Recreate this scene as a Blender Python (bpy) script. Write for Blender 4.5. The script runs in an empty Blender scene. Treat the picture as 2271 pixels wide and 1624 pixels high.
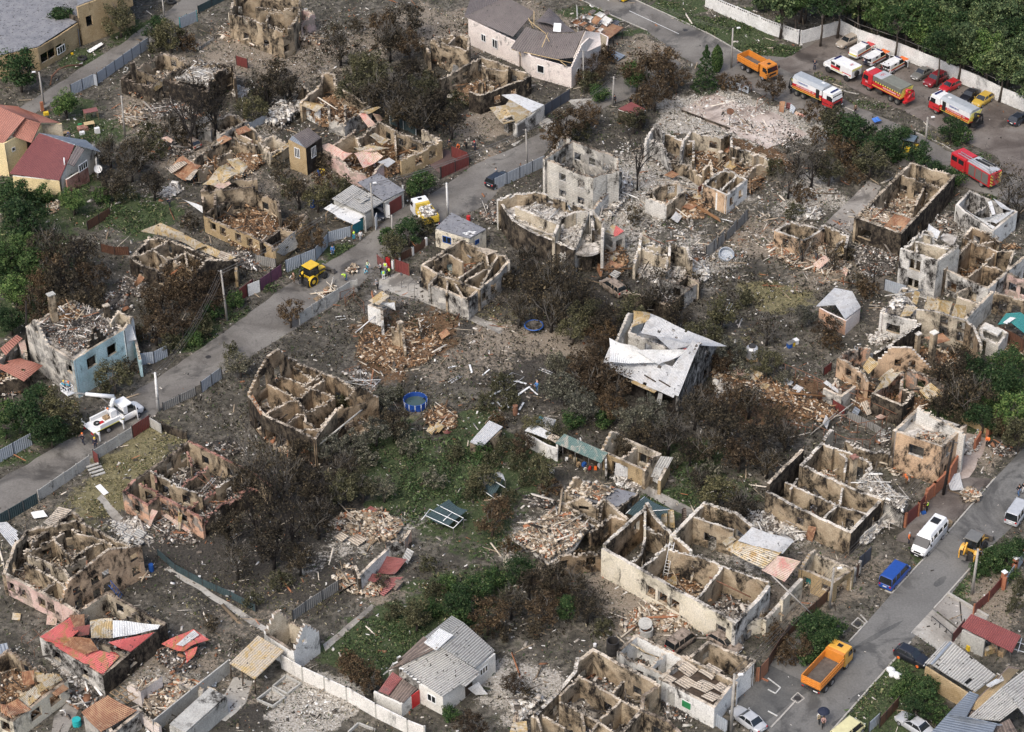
import bpy,math,random
from math import sin,cos,atan2,hypot
import numpy as np
import mathutils
Matrix,mnoise=mathutils.Matrix,mathutils.noise
Vec=getattr(mathutils,'Vec'+'tor')
ru=random.uniform;random.seed(7);rng=np.random.default_rng(7)
R=math.radians;PI=math.pi
def zv(z):return Vec((0,0,z))
def iv(o,k,v):o.inputs[k].default_value=v
S=bpy.context.scene;COL=S.collection
TH,FP,RO,CH=R(35.635),5211,R(-0.78),181.2
cam=bpy.data.cameras.new('camera');CAM=bpy.data.objects.new('camera',cam);COL.objects.link(CAM);S.camera=CAM
cF=Vec((0,cos(TH),-sin(TH)));_R=Vec((1,0,0));_U=_R.cross(cF)
cR=_R*cos(RO)+_U*sin(RO);cU=cR.cross(cF);cC=zv(CH)
CAM.matrix_world=Matrix(((cR.x,cU.x,-cF.x,0),(cR.y,cU.y,-cF.y,0),(cR.z,cU.z,-cF.z,CH),(0,0,0,1)))
cam.sensor_width=36;cam.lens=36*FP/2271;cam.clip_start=5;cam.clip_end=6000
W=bpy.data.worlds.new('World');S.world=W;W.use_nodes=True
sky=W.node_tree.nodes.new('ShaderNodeTexSky');sky.sky_type='NISHITA';sky.sun_disc=False
SE,SR=R(52),R(215)
sky.sun_elevation=SE;sky.sun_rotation=SR;sky.dust_density=4;sky.air_density=1;sky.ozone_density=0.6
bgn=W.node_tree.nodes['Background'];iv(bgn,1,0.15)
W.node_tree.links.new(sky.outputs[0],bgn.inputs[0])
sl=bpy.data.lights.new('sun','SUN');sl.energy=1.15;sl.angle=R(18);sl.color=(1,.98,.95)
so=bpy.data.objects.new('sun',sl);COL.objects.link(so)
sd=Vec((sin(SR)*cos(SE),cos(SR)*cos(SE),sin(SE)))
so.rotation_euler=sd.to_track_quat('Z','Y').to_euler();so.location=(0,0,300)
S.view_settings.view_transform='Standard';S.view_settings.look='None';S.view_settings.exposure=0.64;S.view_settings.gamma=1
S.render.engine='CYCLES'
OX=OY=0;OS=.25
def tl(i,j,s=.25):
 global OX,OY,OS
 OX=567.75*i;OY=405.85*j;OS=s
def gp(px,py,z=0):
 d=cR*(px-1135.5)-cU*(py-812)+cF*FP
 t=(z-CH)/d.z
 return Vec((d.x*t,d.y*t,z))
def q(x,y,z=0):return gp(OX+x*OS,OY+y*OS,z)
def pr(v):
 w=Vec(v)-cC;k=w.dot(cF);return(1135.5+FP*w.dot(cR)/k,812-FP*w.dot(cU)/k)
def ppm(v):return FP/((Vec(v)-cC).dot(cF))
M={};EXCL=[]
def nt(name):
 m=bpy.data.materials.new(name);m.use_nodes=True;n=m.node_tree
 return m,n,n.nodes['Principled BSDF']
def N(n,t,**k):
 o=n.nodes.new(t)
 for a,b in k.items():
  if a.startswith('i_'):o.inputs[int(a[2:])].default_value=b
  else:setattr(o,a,b)
 return o
def noi(n,scale,detail=4,rough=.6,vec=None,dist=0):
 o=N(n,'ShaderNodeTexNoise');iv(o,'Scale',scale);iv(o,'Detail',detail)
 iv(o,'Roughness',rough);iv(o,'Distortion',dist)
 if vec is not None:n.links.new(vec,o.inputs['Vector'])
 return o.outputs['Fac']
def ramp(n,fac,stops,interp='LINEAR'):
 o=N(n,'ShaderNodeValToRGB');o.color_ramp.interpolation=interp
 e=o.color_ramp.elements
 while len(e)<len(stops):e.new(.5)
 for i,(p,c)in enumerate(stops):
  e[i].position=p;c=c if hasattr(c,'__len__')else(c,c,c);e[i].color=(*c[:3],1)
 n.links.new(fac,o.inputs[0]);return o.outputs[0]
def mixc(n,f,a,b,mode='MIX'):
 o=N(n,'ShaderNodeMix');o.data_type='RGBA';o.blend_type=mode
 for v,i in((f,0),(a,6),(b,7)):
  if hasattr(v,'links'):n.links.new(v,o.inputs[i])
  elif i==0:iv(o,0,v)
  else:o.inputs[i].default_value=(*v[:3],1)
 return o.outputs[2]
def pos(n,sx=1,sy=1,sz=1):
 g=N(n,'ShaderNodeNewGeometry');m=N(n,'ShaderNodeVectorMath',operation='MULTIPLY')
 iv(m,1,(sx,sy,sz));n.links.new(g.outputs['Position'],m.inputs[0]);return m.outputs[0]
def bu(n,b,h,s,d=.05):
 o=N(n,'ShaderNodeBump');iv(o,'Strength',s);iv(o,'Distance',d)
 n.links.new(h,o.inputs['Height']);n.links.new(o.outputs[0],b.inputs['Normal'])
def wm(name,c1,c2,soot=.5,brick=0,bs=(.5,.25),pa=None,top=False):
 m,n,b=nt(name);L=n.links
 p=pos(n)
 a=noi(n,.7,5,.65,p);f=noi(n,6,4,.7,p)
 c=mixc(n,ramp(n,a,[(.35,0),(.62,1)]),c1,c2)
 if pa:
  pm=ramp(n,noi(n,.55,7,.6,pos(n,1,1,1.3),.4),[(.5,0),(.53,1)]);c=mixc(n,pm,c,pa)
 if brick:
  uv=N(n,'ShaderNodeUVMap');bt=N(n,'ShaderNodeTexBrick');L.new(uv.outputs[0],bt.inputs[0])
  iv(bt,'Color1',(1,1,1,1));iv(bt,'Color2',(.8,.78,.75,1));iv(bt,'Mortar',(.42,.4,.38,1))
  iv(bt,'Scale',1);iv(bt,'Mortar Size',.022);iv(bt,'Brick Width',bs[0]);iv(bt,'Row Height',bs[1])
  c=mixc(n,brick,c,bt.outputs[0],'MULTIPLY')
 c=mixc(n,.8,c,ramp(n,f,[(.25,.45),(.5,.95),(.75,1.25)]),'MULTIPLY')
 s1=ramp(n,noi(n,.36,7,.66,pos(n,1,1,.8),.6),[(.60-.3*soot,0),(.70-.3*soot,1)])
 s2=ramp(n,noi(n,1.5,6,.75,pos(n,1,1,.65)),[(.40,.15 if soot<.5 else .4),(.56,1)])
 sm=mixc(n,1,s1,s2,'MULTIPLY')
 c=mixc(n,sm,c,(.018,.015,.013))
 if soot:c=mixc(n,ramp(n,noi(n,2.8,5,.8,p),[(.60,0),(.72,.6*min(1,soot*1.6))]),c,(.05,.04,.03))
 at=N(n,'ShaderNodeAttribute',attribute_name='soot');c=mixc(n,mixc(n,1,at.outputs['Fac'],ramp(n,noi(n,1.4,5,.7,p),[(.3,.35),(.6,1)]),'MULTIPLY'),c,(.016,.014,.012))
 L.new(c,b.inputs['Base Color']);iv(b,'Roughness',.92);iv(b,'Specular IOR Level',.15)
 bu(n,b,noi(n,5,6,.75,p),.6,.08)
 M[name]=m;return m
def flat(name,c,rough=.7,metal=0,var=.25,sc=1.5,dirt=0,dcol=(.06,.045,.03),spec=.4):
 m,n,b=nt(name)
 p=pos(n);f=noi(n,sc,5,.65,p)
 col=mixc(n,1,c,ramp(n,f,[(.3,1-var),(.7,1+var*.6)]),'MULTIPLY')
 if dirt:col=mixc(n,ramp(n,noi(n,sc*.8,6,.7,pos(n,1.1,.9,1)),[(.62-.25*dirt,0),(.75-.2*dirt,1)]),col,dcol)
 n.links.new(col,b.inputs['Base Color']);iv(b,'Roughness',rough);iv(b,'Metallic',metal)
 iv(b,'Specular IOR Level',spec)
 M[name]=m;return m
def paint(name,c,rough=.28,coat=.5):
 m,n,b=nt(name)
 f=noi(n,2,5,.7,pos(n))
 n.links.new(mixc(n,1,c,ramp(n,f,[(.35,.86),(.65,1.04)]),'MULTIPLY'),b.inputs['Base Color'])
 n.links.new(ramp(n,f,[(.3,rough+.25),(.7,rough)]),b.inputs['Roughness']);iv(b,'Coat Weight',coat);iv(b,'Coat Roughness',.15)
 M[name]=m;return m
def shm(name,cols,corr=.0,rough=.5,metal=0,rust=None,spots=0,sc=1.2,cdir=0,cw=.3):
 m,n,b=nt(name);L=n.links;p=pos(n)
 f=noi(n,sc*.6,6,.65,p,.5)
 k=len(cols)
 c=ramp(n,f,[(.32+.36*i/max(1,k-1),cols[i])for i in range(k)])
 c=mixc(n,.7,c,ramp(n,noi(n,9,3,.7,p),[(.3,.6),(.6,1.1)]),'MULTIPLY')
 if rust:c=mixc(n,ramp(n,noi(n,.9,7,.7,pos(n,1.3,.8,1),.8),[(.5,0),(.6,1)]),c,rust)
 if spots:c=mixc(n,ramp(n,noi(n,2.6,3,.6,p),[(.66-.06*spots,0),(.69-.06*spots,1)]),c,(.03,.025,.02))
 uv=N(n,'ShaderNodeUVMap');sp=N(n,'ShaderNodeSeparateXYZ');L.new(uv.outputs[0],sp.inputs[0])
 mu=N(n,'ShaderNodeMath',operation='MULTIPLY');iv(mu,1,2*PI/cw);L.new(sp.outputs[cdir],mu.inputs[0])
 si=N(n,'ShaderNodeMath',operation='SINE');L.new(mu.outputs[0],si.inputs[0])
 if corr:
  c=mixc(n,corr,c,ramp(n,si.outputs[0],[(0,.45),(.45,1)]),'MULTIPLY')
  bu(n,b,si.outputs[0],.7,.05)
 L.new(c,b.inputs['Base Color']);iv(b,'Roughness',rough);iv(b,'Metallic',metal)
 M[name]=m;return m
def im(name,stops,rough=.9,objrand=False,spec=.15,trans=0,vary=.35):
 m,n,b=nt(name);L=n.links
 g=N(n,'ShaderNodeNewGeometry')
 c=ramp(n,g.outputs['Random Per Island'],stops,'LINEAR'if objrand else'CONSTANT')
 if objrand:
  oi=N(n,'ShaderNodeObjectInfo')
  c=mixc(n,1,c,ramp(n,oi.outputs['Random'],[(0,(1-vary,1-vary,1-vary)),(.5,(1,1,.95)),(1,(1+vary,1+vary*.8,1+vary*.3))]),'MULTIPLY')
 else:
  c=mixc(n,.6,c,ramp(n,noi(n,3,4,.7,pos(n)),[(.3,.6),(.65,1.2)]),'MULTIPLY')
 L.new(c,b.inputs['Base Color']);iv(b,'Roughness',rough);iv(b,'Specular IOR Level',spec)
 M[name]=m;return m
wm('tan',(.32,.245,.16),(.50,.41,.29),.5,.35,(.55,.26))
wm('brown',(.24,.17,.105),(.43,.33,.22),.5,.4,(.55,.26))
wm('crm',(.46,.39,.29),(.60,.53,.41),.42,.35,(.6,.3))
wm('wbl',(.55,.53,.48),(.70,.67,.60),.22,.75,(.62,.3))
wm('gpl',(.26,.25,.23),(.42,.40,.36),.45,0,pa=(.55,.52,.46))
wm('dark',(.10,.08,.06),(.22,.18,.13),.85,.3,(.55,.26))
wm('char_white',(.42,.41,.38),(.58,.56,.52),1,.5,(.62,.3))
wm('chw',(.035,.03,.026),(.09,.08,.07),.7,.3,(.6,.3))
wm('pink',(.58,.40,.35),(.66,.50,.44),.22,0,pa=(.42,.34,.28))
wm('peach',(.55,.33,.22),(.60,.38,.26),.45,0,pa=(.30,.26,.22))
wm('beige',(.62,.56,.43),(.70,.64,.52),.25,0)
wm('wpl',(.66,.65,.61),(.76,.75,.71),.2,0)
wm('wso',(.60,.58,.54),(.70,.68,.63),.5,.5,(.62,.3))
wm('apr',(.52,.36,.23),(.58,.42,.28),.45,0)
wm('turquoise',(.42,.60,.62),(.55,.70,.71),.15,0)
wm('brw',(.42,.31,.17),(.52,.40,.24),.05,.6,(.3,.16))
wm('clean_yellow',(.72,.58,.32),(.76,.62,.36),0,0)
wm('pal',(.62,.60,.54),(.70,.68,.62),.08,0)
wm('pkw',(.66,.58,.53),(.74,.67,.61),.06,0)
wm('rtp',(.28,.13,.10),(.46,.27,.21),.42,0)
wm('top',(.40,.33,.25),(.70,.61,.49),.48,0)
wm('tw',(.50,.45,.38),(.72,.67,.59),.42,0)
wm('td',(.22,.17,.13),(.52,.43,.33),.56,0)
wm('slab',(.30,.27,.23),(.50,.46,.40),.45,0,pa=(.62,.58,.52))
wm('rubble_tan',(.20,.155,.11),(.42,.35,.27),.5,0)
wm('rubble_rust',(.13,.075,.04),(.27,.175,.105),.5,0)
wm('rubble_white',(.34,.31,.27),(.58,.54,.48),.4,0)
wm('rubble_ash',(.09,.08,.07),(.26,.23,.19),.55,0)
wm('cnc',(.36,.35,.32),(.46,.45,.41),.12,0)
wm('cwh',(.58,.57,.54),(.72,.71,.68),.08,0)
wm('soot_white_fence',(.62,.60,.55),(.74,.71,.66),.18,0)
im('sh_tan',[(0,(.34,.27,.19)),(.2,(.52,.45,.35)),(.42,(.22,.165,.11)),(.6,(.62,.56,.47)),(.75,(.06,.05,.04)),(.88,(.33,.15,.08))])
im('sh_white',[(0,(.58,.55,.49)),(.3,(.42,.38,.33)),(.5,(.70,.68,.63)),(.68,(.28,.25,.21)),(.85,(.10,.085,.07))])
im('sh_rust',[(0,(.20,.11,.055)),(.22,(.33,.21,.12)),(.42,(.12,.075,.045)),(.6,(.46,.37,.26)),(.78,(.05,.042,.035)),(.92,(.62,.56,.47))])
im('sh_ash',[(0,(.05,.045,.04)),(.3,(.14,.12,.10)),(.55,(.30,.27,.23)),(.72,(.55,.51,.45)),(.85,(.24,.12,.07)),(.94,(.74,.72,.68))])
shm('gol',[(.55,.48,.36),(.50,.34,.13),(.62,.56,.45),(.40,.25,.09)],.45,spots=.6,metal=.2,cw=.19)
shm('sil',[(.42,.42,.42),(.66,.66,.65),(.52,.50,.47)],.5,spots=.1,metal=.15,cw=.19)
shm('rus',[(.33,.16,.08),(.46,.27,.15),(.28,.12,.06),(.55,.38,.24)],.35,metal=.2,cw=.19)
shm('m_red',[(.58,.10,.09),(.66,.16,.14),(.60,.12,.11)],.4,rust=(.35,.20,.07),spots=.3,cw=.19)
shm('m_redclean',[(.62,.12,.11),(.68,.17,.15)],.4,spots=.4,cw=.19)
shm('pkr',[(.62,.33,.28),(.68,.52,.42),(.60,.22,.18)],.4,rust=(.5,.38,.26),cw=.19)
shm('dkr',[(.22,.07,.06),(.30,.10,.09),(.17,.10,.09)],.35,metal=.1,cw=.19)
shm('mw',[(.72,.72,.70),(.78,.78,.76),(.58,.57,.54)],.35,spots=.15,cw=.19)
shm('slate',[(.34,.33,.31),(.44,.43,.40),(.38,.37,.34)],.75,rough=.85,spots=.5)
shm('slt',[(.40,.33,.25),(.56,.48,.38),(.28,.22,.16)],.75,rough=.9,spots=.7)
shm('sld',[(.12,.095,.08),(.22,.17,.14),(.09,.07,.06)],.6,rough=.9)
shm('tbr',[(.12,.10,.095),(.17,.145,.135)],.55,rough=.55,spots=.4,cw=.35)
shm('ter',[(.33,.13,.09),(.40,.17,.12)],.6,rough=.55)
shm('tile_maroon',[(.17,.045,.045),(.21,.06,.055)],.6,rough=.5,cw=.25)
shm('m_maroon',[(.23,.06,.05),(.27,.08,.07)],.5,rough=.5,cw=.25)
shm('m_green',[(.10,.17,.15),(.16,.23,.20)],.4,rough=.6,spots=0,rust=(.36,.34,.28),cw=.25)
shm('m_teal',[(.04,.22,.21),(.05,.26,.25)],.4,rough=.5,cw=.25)
shm('blg',[(.20,.23,.27),(.26,.29,.33)],.4,metal=.1,rough=.5,cw=.4)
shm('bit',[(.13,.135,.145),(.20,.20,.21),(.24,.24,.24)],0,rough=.85,spots=.9,cw=.19)
shm('m_yellowroof',[(.50,.33,.10),(.55,.48,.38),(.58,.40,.15)],.5,spots=.2)
shm('fgr',[(.40,.44,.49),(.48,.52,.56)],.3,metal=.1)
shm('fma',[(.16,.04,.035),(.20,.05,.045)],.3)
shm('fence_purple',[(.13,.05,.09),(.18,.07,.12)],.3)
shm('fence_teal',[(.02,.20,.26),(.03,.24,.30)],.3)
shm('fnv',[(.06,.075,.10),(.09,.10,.13)],.3)
shm('fbr',[(.10,.05,.035),(.16,.08,.05)],.3)
shm('fsl',[(.26,.25,.23),(.36,.35,.32)],.7,rough=.9)
shm('fence_orange',[(.30,.13,.07),(.36,.17,.10)],.3)
shm('net',[(.035,.06,.065),(.05,.085,.09)],.2,rough=.9)
shm('tarp_blue',[(.05,.16,.5),(.07,.2,.58)],.1,cw=.5)
im('lgr',[(0,(.012,.028,.010)),(.35,(.035,.070,.022)),(.7,(.075,.125,.04)),(1,(.13,.17,.065))],objrand=True)
im('ldk',[(0,(.008,.018,.008)),(.5,(.022,.048,.018)),(.85,(.05,.085,.032)),(1,(.10,.12,.06))],objrand=True)
im('l_forest',[(0,(.010,.022,.010)),(.45,(.042,.068,.032)),(.8,(.10,.138,.065)),(1,(.17,.20,.095))],objrand=True)
im('l_brown',[(0,(.016,.011,.007)),(.4,(.042,.029,.018)),(.75,(.076,.053,.032)),(1,(.135,.10,.065))],objrand=True)
im('l_dark',[(0,(.009,.008,.0065)),(.4,(.026,.022,.016)),(.75,(.055,.045,.031)),(1,(.11,.09,.062))],objrand=True)
im('l_olive',[(0,(.016,.017,.008)),(.4,(.045,.045,.024)),(.75,(.090,.086,.048)),(1,(.16,.15,.09))],objrand=True)
im('l_grey',[(0,(.022,.023,.018)),(.4,(.055,.055,.042)),(.75,(.105,.105,.08)),(1,(.22,.21,.17))],objrand=True)
im('l_weed',[(0,(.018,.017,.012)),(.25,(.045,.048,.028)),(.5,(.075,.07,.046)),(.68,(.045,.07,.028)),(.82,(.17,.155,.10)),(.95,(.34,.30,.2))])
im('l_weedg',[(0,(.018,.03,.013)),(.3,(.045,.078,.03)),(.6,(.09,.13,.055)),(.85,(.12,.15,.06)),(.95,(.2,.2,.1))])
im('l_weedy',[(0,(.10,.09,.045)),(.3,(.20,.18,.09)),(.6,(.30,.26,.14)),(.85,(.10,.11,.045)),(.95,(.4,.35,.22))])
flat('bark',(.075,.06,.048),.95,var=.4,sc=3);flat('char',(.022,.018,.016),.95,var=.4,sc=3);flat('ashbark',(.16,.145,.125),.95,var=.4,sc=3)
flat('wood',(.33,.23,.13),.85,var=.3,sc=3,dirt=.4);flat('nwd',(.50,.37,.20),.8,var=.25,sc=3);flat('bwd',(.07,.05,.035),.9,var=.5,sc=3)
flat('post',(.33,.31,.28),.9,var=.2,sc=2);flat('wpt',(.75,.75,.73),.5,var=.1);flat('white_mark',(.55,.55,.52),.7,var=.3,sc=3)
flat('steel',(.16,.15,.14),.6,.3);flat('dst',(.045,.042,.04),.6,.2);flat('rst',(.20,.10,.06),.8,var=.4,sc=3);flat('alu',(.6,.6,.6),.35,.4)
flat('rubber',(.02,.02,.02),.85);flat('black',(.015,.015,.016),.5);flat('rimgrey',(.32,.32,.33),.4,.5)
flat('brr',(.33,.13,.07),.85,var=.3,sc=4);flat('kerb',(.38,.36,.32),.9,var=.25,sc=2);flat('blue',(.02,.09,.32),.5);flat('yellow',(.62,.42,.03),.5)
flat('red',(.5,.03,.03),.5);flat('bor',(.75,.16,.03),.5);flat('pwh',(.7,.7,.68),.5,var=.1);flat('teal',(.02,.35,.35),.5);flat('lime',(.55,.8,.08),.7)
flat('green',(.03,.22,.08),.5)
def glass(name,c):
 m,n,b=nt(name);iv(b,'Base Color',(*c,1));iv(b,'Roughness',.08);iv(b,'Specular IOR Level',.8);M[name]=m
glass('glass',(.015,.018,.02));glass('glass_light',(.10,.13,.15));glass('lrd',(.4,.01,.01));glass('lcl',(.6,.6,.58));glass('water',(.05,.08,.07));glass('lightbar',(.01,.015,.09))
flat('charredvan',(.30,.24,.19),.8,.1,var=.4,sc=2,dirt=.6)
def wloc(o):
 v=zv(0)
 while o is not None:v=v+o.location;o=o.parent
 return v
class MB:
 def __init__(s,local=False):s.local=local;s.v=[];s.f=[];s.m=[];s.uv=[];s.sm=[]
 def face(s,pts,mi=0,uv=None,smooth=False):
  k=len(s.v);s.v+=[tuple(p)for p in pts];s.f.append(tuple(range(k,k+len(pts))));s.m.append(mi);s.sm.append(smooth)
  s.uv+=(uv if uv else[(p[0]+p[1],p[2])for p in pts])
 def raw(s,vs,fs,mi=0,smooth=False):
  k=len(s.v);s.v+=[tuple(p)for p in vs]
  for f in fs:
   s.f.append(tuple(i+k for i in f));s.m.append(mi);s.sm.append(smooth)
   s.uv+=[(vs[i][0]+vs[i][1],vs[i][2])for i in f]
  return s
 def box(s,c,d,rz=0,mi=0,rx=0,ry=0,taper=0):
  mt=Matrix.Translation(c)@Matrix.Rotation(rz,4,'Z')@Matrix.Rotation(ry,4,'Y')@Matrix.Rotation(rx,4,'X')
  a,b,h=d[0]/2,d[1]/2,d[2]/2;t=1-taper
  vs=[mt@Vec(p)for p in((-a,-b,-h),(a,-b,-h),(a,b,-h),(-a,b,-h),(-a*t,-b*t,h),(a*t,-b*t,h),(a*t,b*t,h),(-a*t,b*t,h))]
  return s.raw(vs,[(0,3,2,1),(4,5,6,7),(0,1,5,4),(1,2,6,5),(2,3,7,6),(3,0,4,7)],mi)
 def tube(s,pts,r,n=6,mi=0,cap=True):
  pts=[Vec(p)for p in pts];rs=r if hasattr(r,'__len__')else[r]*len(pts);vs=[]
  for i,p in enumerate(pts):
   d=(pts[min(i+1,len(pts)-1)]-pts[max(i-1,0)])
   if d.length<1e-6:d=zv(1)
   d.normalize();a=d.orthogonal().normalized()if abs(d.z)<.95 else Vec((1,0,0));a=(a-d*a.dot(d)).normalized();b=d.cross(a)
   for k in range(n):an=2*PI*k/n;vs.append(p+(a*cos(an)+b*sin(an))*rs[i])
  fs=[(i*n+k,i*n+(k+1)%n,(i+1)*n+(k+1)%n,(i+1)*n+k)for i in range(len(pts)-1)for k in range(n)]
  if cap:fs+=[tuple(range(n-1,-1,-1)),tuple((len(pts)-1)*n+k for k in range(n))]
  return s.raw(vs,fs,mi,True)
 def lathe(s,pf,c=(0,0,0),n=16,axis='Z',mi=0):
  vs=[]
  for r,z in pf:
   for k in range(n):
    an=2*PI*k/n;x,y=r*cos(an),r*sin(an)
    vs.append(Vec(c)+(Vec((x,y,z))if axis=='Z'else Vec((x,z,y))))
  fs=[(i*n+k,i*n+(k+1)%n,(i+1)*n+(k+1)%n,(i+1)*n+k)for i in range(len(pf)-1)for k in range(n)]
  return s.raw(vs,fs,mi)
 def prs(s,poly,z0,z1,mi=0):
  n=len(poly);vs=[(p[0],p[1],z0)for p in poly]+[(p[0],p[1],z1)for p in poly]
  return s.raw(vs,[tuple(range(n-1,-1,-1)),tuple(range(n,2*n))]+[(i,(i+1)%n,(i+1)%n+n,i+n)for i in range(n)],mi)
 def yp(s,poly,y0,y1,mi=0):
  n=len(poly);vs=[(p[0],y0,p[1])for p in poly]+[(p[0],y1,p[1])for p in poly]
  return s.raw(vs,[tuple(range(n)),tuple(range(2*n-1,n-1,-1))]+[((i+1)%n,i,i+n,(i+1)%n+n)for i in range(n)],mi)
 def sh(s,c4,nu=8,nv=8,amp=0,curl=0,th=.03,mi=0,seed=None,holes=0,sag=0):
  c4=[Vec(p)for p in c4];sd=seed if seed is not None else random.random()*100
  nrm=(c4[1]-c4[0]).cross(c4[3]-c4[0]).normalized()
  if nrm.z<0:nrm=-nrm
  LU=(c4[1]-c4[0]).length;LV=(c4[3]-c4[0]).length;P=[]
  for j in range(nv+1):
   for i in range(nu+1):
    u,v=i/nu,j/nv;p=(c4[0]*(1-u)+c4[1]*u)*(1-v)+(c4[3]*(1-u)+c4[2]*u)*v
    if amp:p=p+nrm*amp*(mnoise.noise(Vec((u*LU*.35,v*LV*.35,sd)))*2)
    if curl:p=p+nrm*curl*(2*v-1)**2
    if sag:p=p-zv(1)*sag*4*u*(1-u)
    P.append(p)
  g=lambda i,j:P[j*(nu+1)+i]
  for j in range(nv):
   for i in range(nu):
    if holes and mnoise.noise(Vec((i*.45,j*.45,sd+5)))>.5-holes:continue
    a,b,c,d=g(i,j),g(i+1,j),g(i+1,j+1),g(i,j+1);o=nrm*th
    uv=[(i/nu*LU,j/nv*LV),((i+1)/nu*LU,j/nv*LV),((i+1)/nu*LU,(j+1)/nv*LV),(i/nu*LU,(j+1)/nv*LV)]
    s.face([a+o,b+o,c+o,d+o],mi,uv);s.face([d,c,b,a],mi,uv[::-1])
  for j in range(nv):
   for i0,fl in((0,0),(nu,1)):
    a,d=g(i0,j),g(i0,j+1);s.face([a,d,d+nrm*th,a+nrm*th],mi)
  for i in range(nu):
   for j0 in(0,nv):
    a,b=g(i,j0),g(i+1,j0);s.face([a,b,b+nrm*th,a+nrm*th],mi)
  return s
 def mk(s,name,mats,parent=None,origin=None,bevel=0,smooth=None):
  me=bpy.data.meshes.new(name);o3=Vec(origin)if origin else zv(0)
  me.from_pydata([(p[0]-o3.x,p[1]-o3.y,p[2]-o3.z)for p in s.v]if origin else s.v,[],s.f)
  for m_ in(mats if isinstance(mats,(list,tuple))else[mats]):me.materials.append(M[m_])
  me.polygons.foreach_set('material_index',s.m)
  me.polygons.foreach_set('use_smooth',[True]*len(s.f)if smooth else s.sm)
  uvl=me.uv_layers.new(name='UVMap');uvl.data.foreach_set('uv',[c for p in s.uv for c in p])
  me.update();o=bpy.data.objects.new(name,me);COL.objects.link(o)
  if origin:o.location=o3
  if parent is not None:
   o.parent=parent
   if not s.local:o.location=Vec(o.location)-wloc(parent)
  if bevel:
   b=o.modifiers.new('bevel','BEVEL');b.width=bevel;b.segments=2;b.limit_method='ANGLE'
  return o
def LM():return MB(True)
def PS(s):
 return[tuple(float(v)for v in t.split(','))for t in s.split()]if isinstance(s,str)else s
def tag(o,label=None,cat=None,group=None,kind=None):
 for k,v in(('label',label),('category',cat),('group',group),('kind',kind)):
  if v:o[k]=v
 return o
def empty(name,loc,rz=0,label=None,cat=None,group=None):
 o=bpy.data.objects.new(name,None);COL.objects.link(o);o.location=loc;o.rotation_euler=(0,0,rz);o.empty_display_size=.3
 return tag(o,label,cat,group)
def npm(name,V,F,mat,parent=None,mi=None,smooth=False):
 V=np.asarray(V,np.float32);F=np.asarray(F,np.int32);k=F.shape[1]
 me=bpy.data.meshes.new(name);me.vertices.add(len(V));me.vertices.foreach_set('co',V.ravel())
 me.loops.add(F.size);me.loops.foreach_set('vertex_index',F.ravel());me.polygons.add(len(F))
 me.polygons.foreach_set('loop_start',np.arange(0,F.size,k,dtype=np.int32));me.polygons.foreach_set('loop_total',np.full(len(F),k,np.int32))
 if smooth:me.polygons.foreach_set('use_smooth',np.ones(len(F),bool))
 for m_ in(mat if isinstance(mat,(list,tuple))else[mat]):me.materials.append(M[m_])
 if mi is not None:me.polygons.foreach_set('material_index',np.asarray(mi,np.int32))
 me.update();me.validate();o=bpy.data.objects.new(name,me);COL.objects.link(o)
 if parent is not None:o.parent=parent
 return o
def inpoly(X,Y,poly):
 ins=np.zeros(X.shape,bool);n=len(poly)
 for i in range(n):
  x1,y1=poly[i][0],poly[i][1];x2,y2=poly[(i+1)%n][0],poly[(i+1)%n][1]
  if y1==y2:continue
  c=((y1>Y)!=(y2>Y))&(X<(x2-x1)*(Y-y1)/(y2-y1)+x1);ins^=c
 return ins
def parea(p):return abs(sum(p[i][0]*p[(i+1)%len(p)][1]-p[(i+1)%len(p)][0]*p[i][1]for i in range(len(p))))/2
def sca(poly,n):
 P=np.array([(p[0],p[1])for p in poly]);lo,hi=P.min(0),P.max(0);out=np.zeros((0,2))
 if n<=0:return out
 for _ in range(40):
  c=rng.uniform(lo,hi,(max(8,n*2),2));c=c[inpoly(c[:,0],c[:,1],P)];out=np.vstack([out,c])
  if len(out)>=n:break
 return out[:n]
def shd(XY,Z,size,flat_=.35,long_=2.2):
 n=len(XY);s=size*np.exp(rng.normal(0,.45,n));L=s*rng.uniform(.8,long_,n);w=s*rng.uniform(.5,1.1,n);h=s*rng.uniform(.15,flat_*2,n)
 az=rng.uniform(0,2*PI,n);tl=rng.normal(0,.35,n);t2=rng.normal(0,.3,n)
 base=np.array([(-1,-1,-1),(1,-1,-1),(1,1,-1),(-1,1,-1),(-1,-1,1),(1,-1,1),(1,1,1),(-1,1,1)],float)/2
 B=base[None]*np.stack([L,w,h],1)[:,None,:]*(1+rng.uniform(-.25,.25,(n,8,3)))
 ca,sa=np.cos(az)[:,None],np.sin(az)[:,None];ct,st=np.cos(tl)[:,None],np.sin(tl)[:,None];c2,s2=np.cos(t2)[:,None],np.sin(t2)[:,None]
 x,y,z=B[...,0],B[...,1],B[...,2]
 x,z=x*ct-z*st,x*st+z*ct;y,z=y*c2-z*s2,y*s2+z*c2;x,y=x*ca-y*sa,x*sa+y*ca
 V=np.stack([x+XY[:,0:1],y+XY[:,1:2],z+Z[:,None]],2).reshape(-1,3)
 f=np.array([(4,5,6,7),(0,1,5,4),(1,2,6,5),(2,3,7,6),(3,0,4,7)]);F=(f[None]+8*np.arange(n)[:,None,None]).reshape(-1,4)
 return V,F
def nz(x,y,s=1,k=0):return mnoise.noise(Vec((x*s,y*s,k)))
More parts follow.
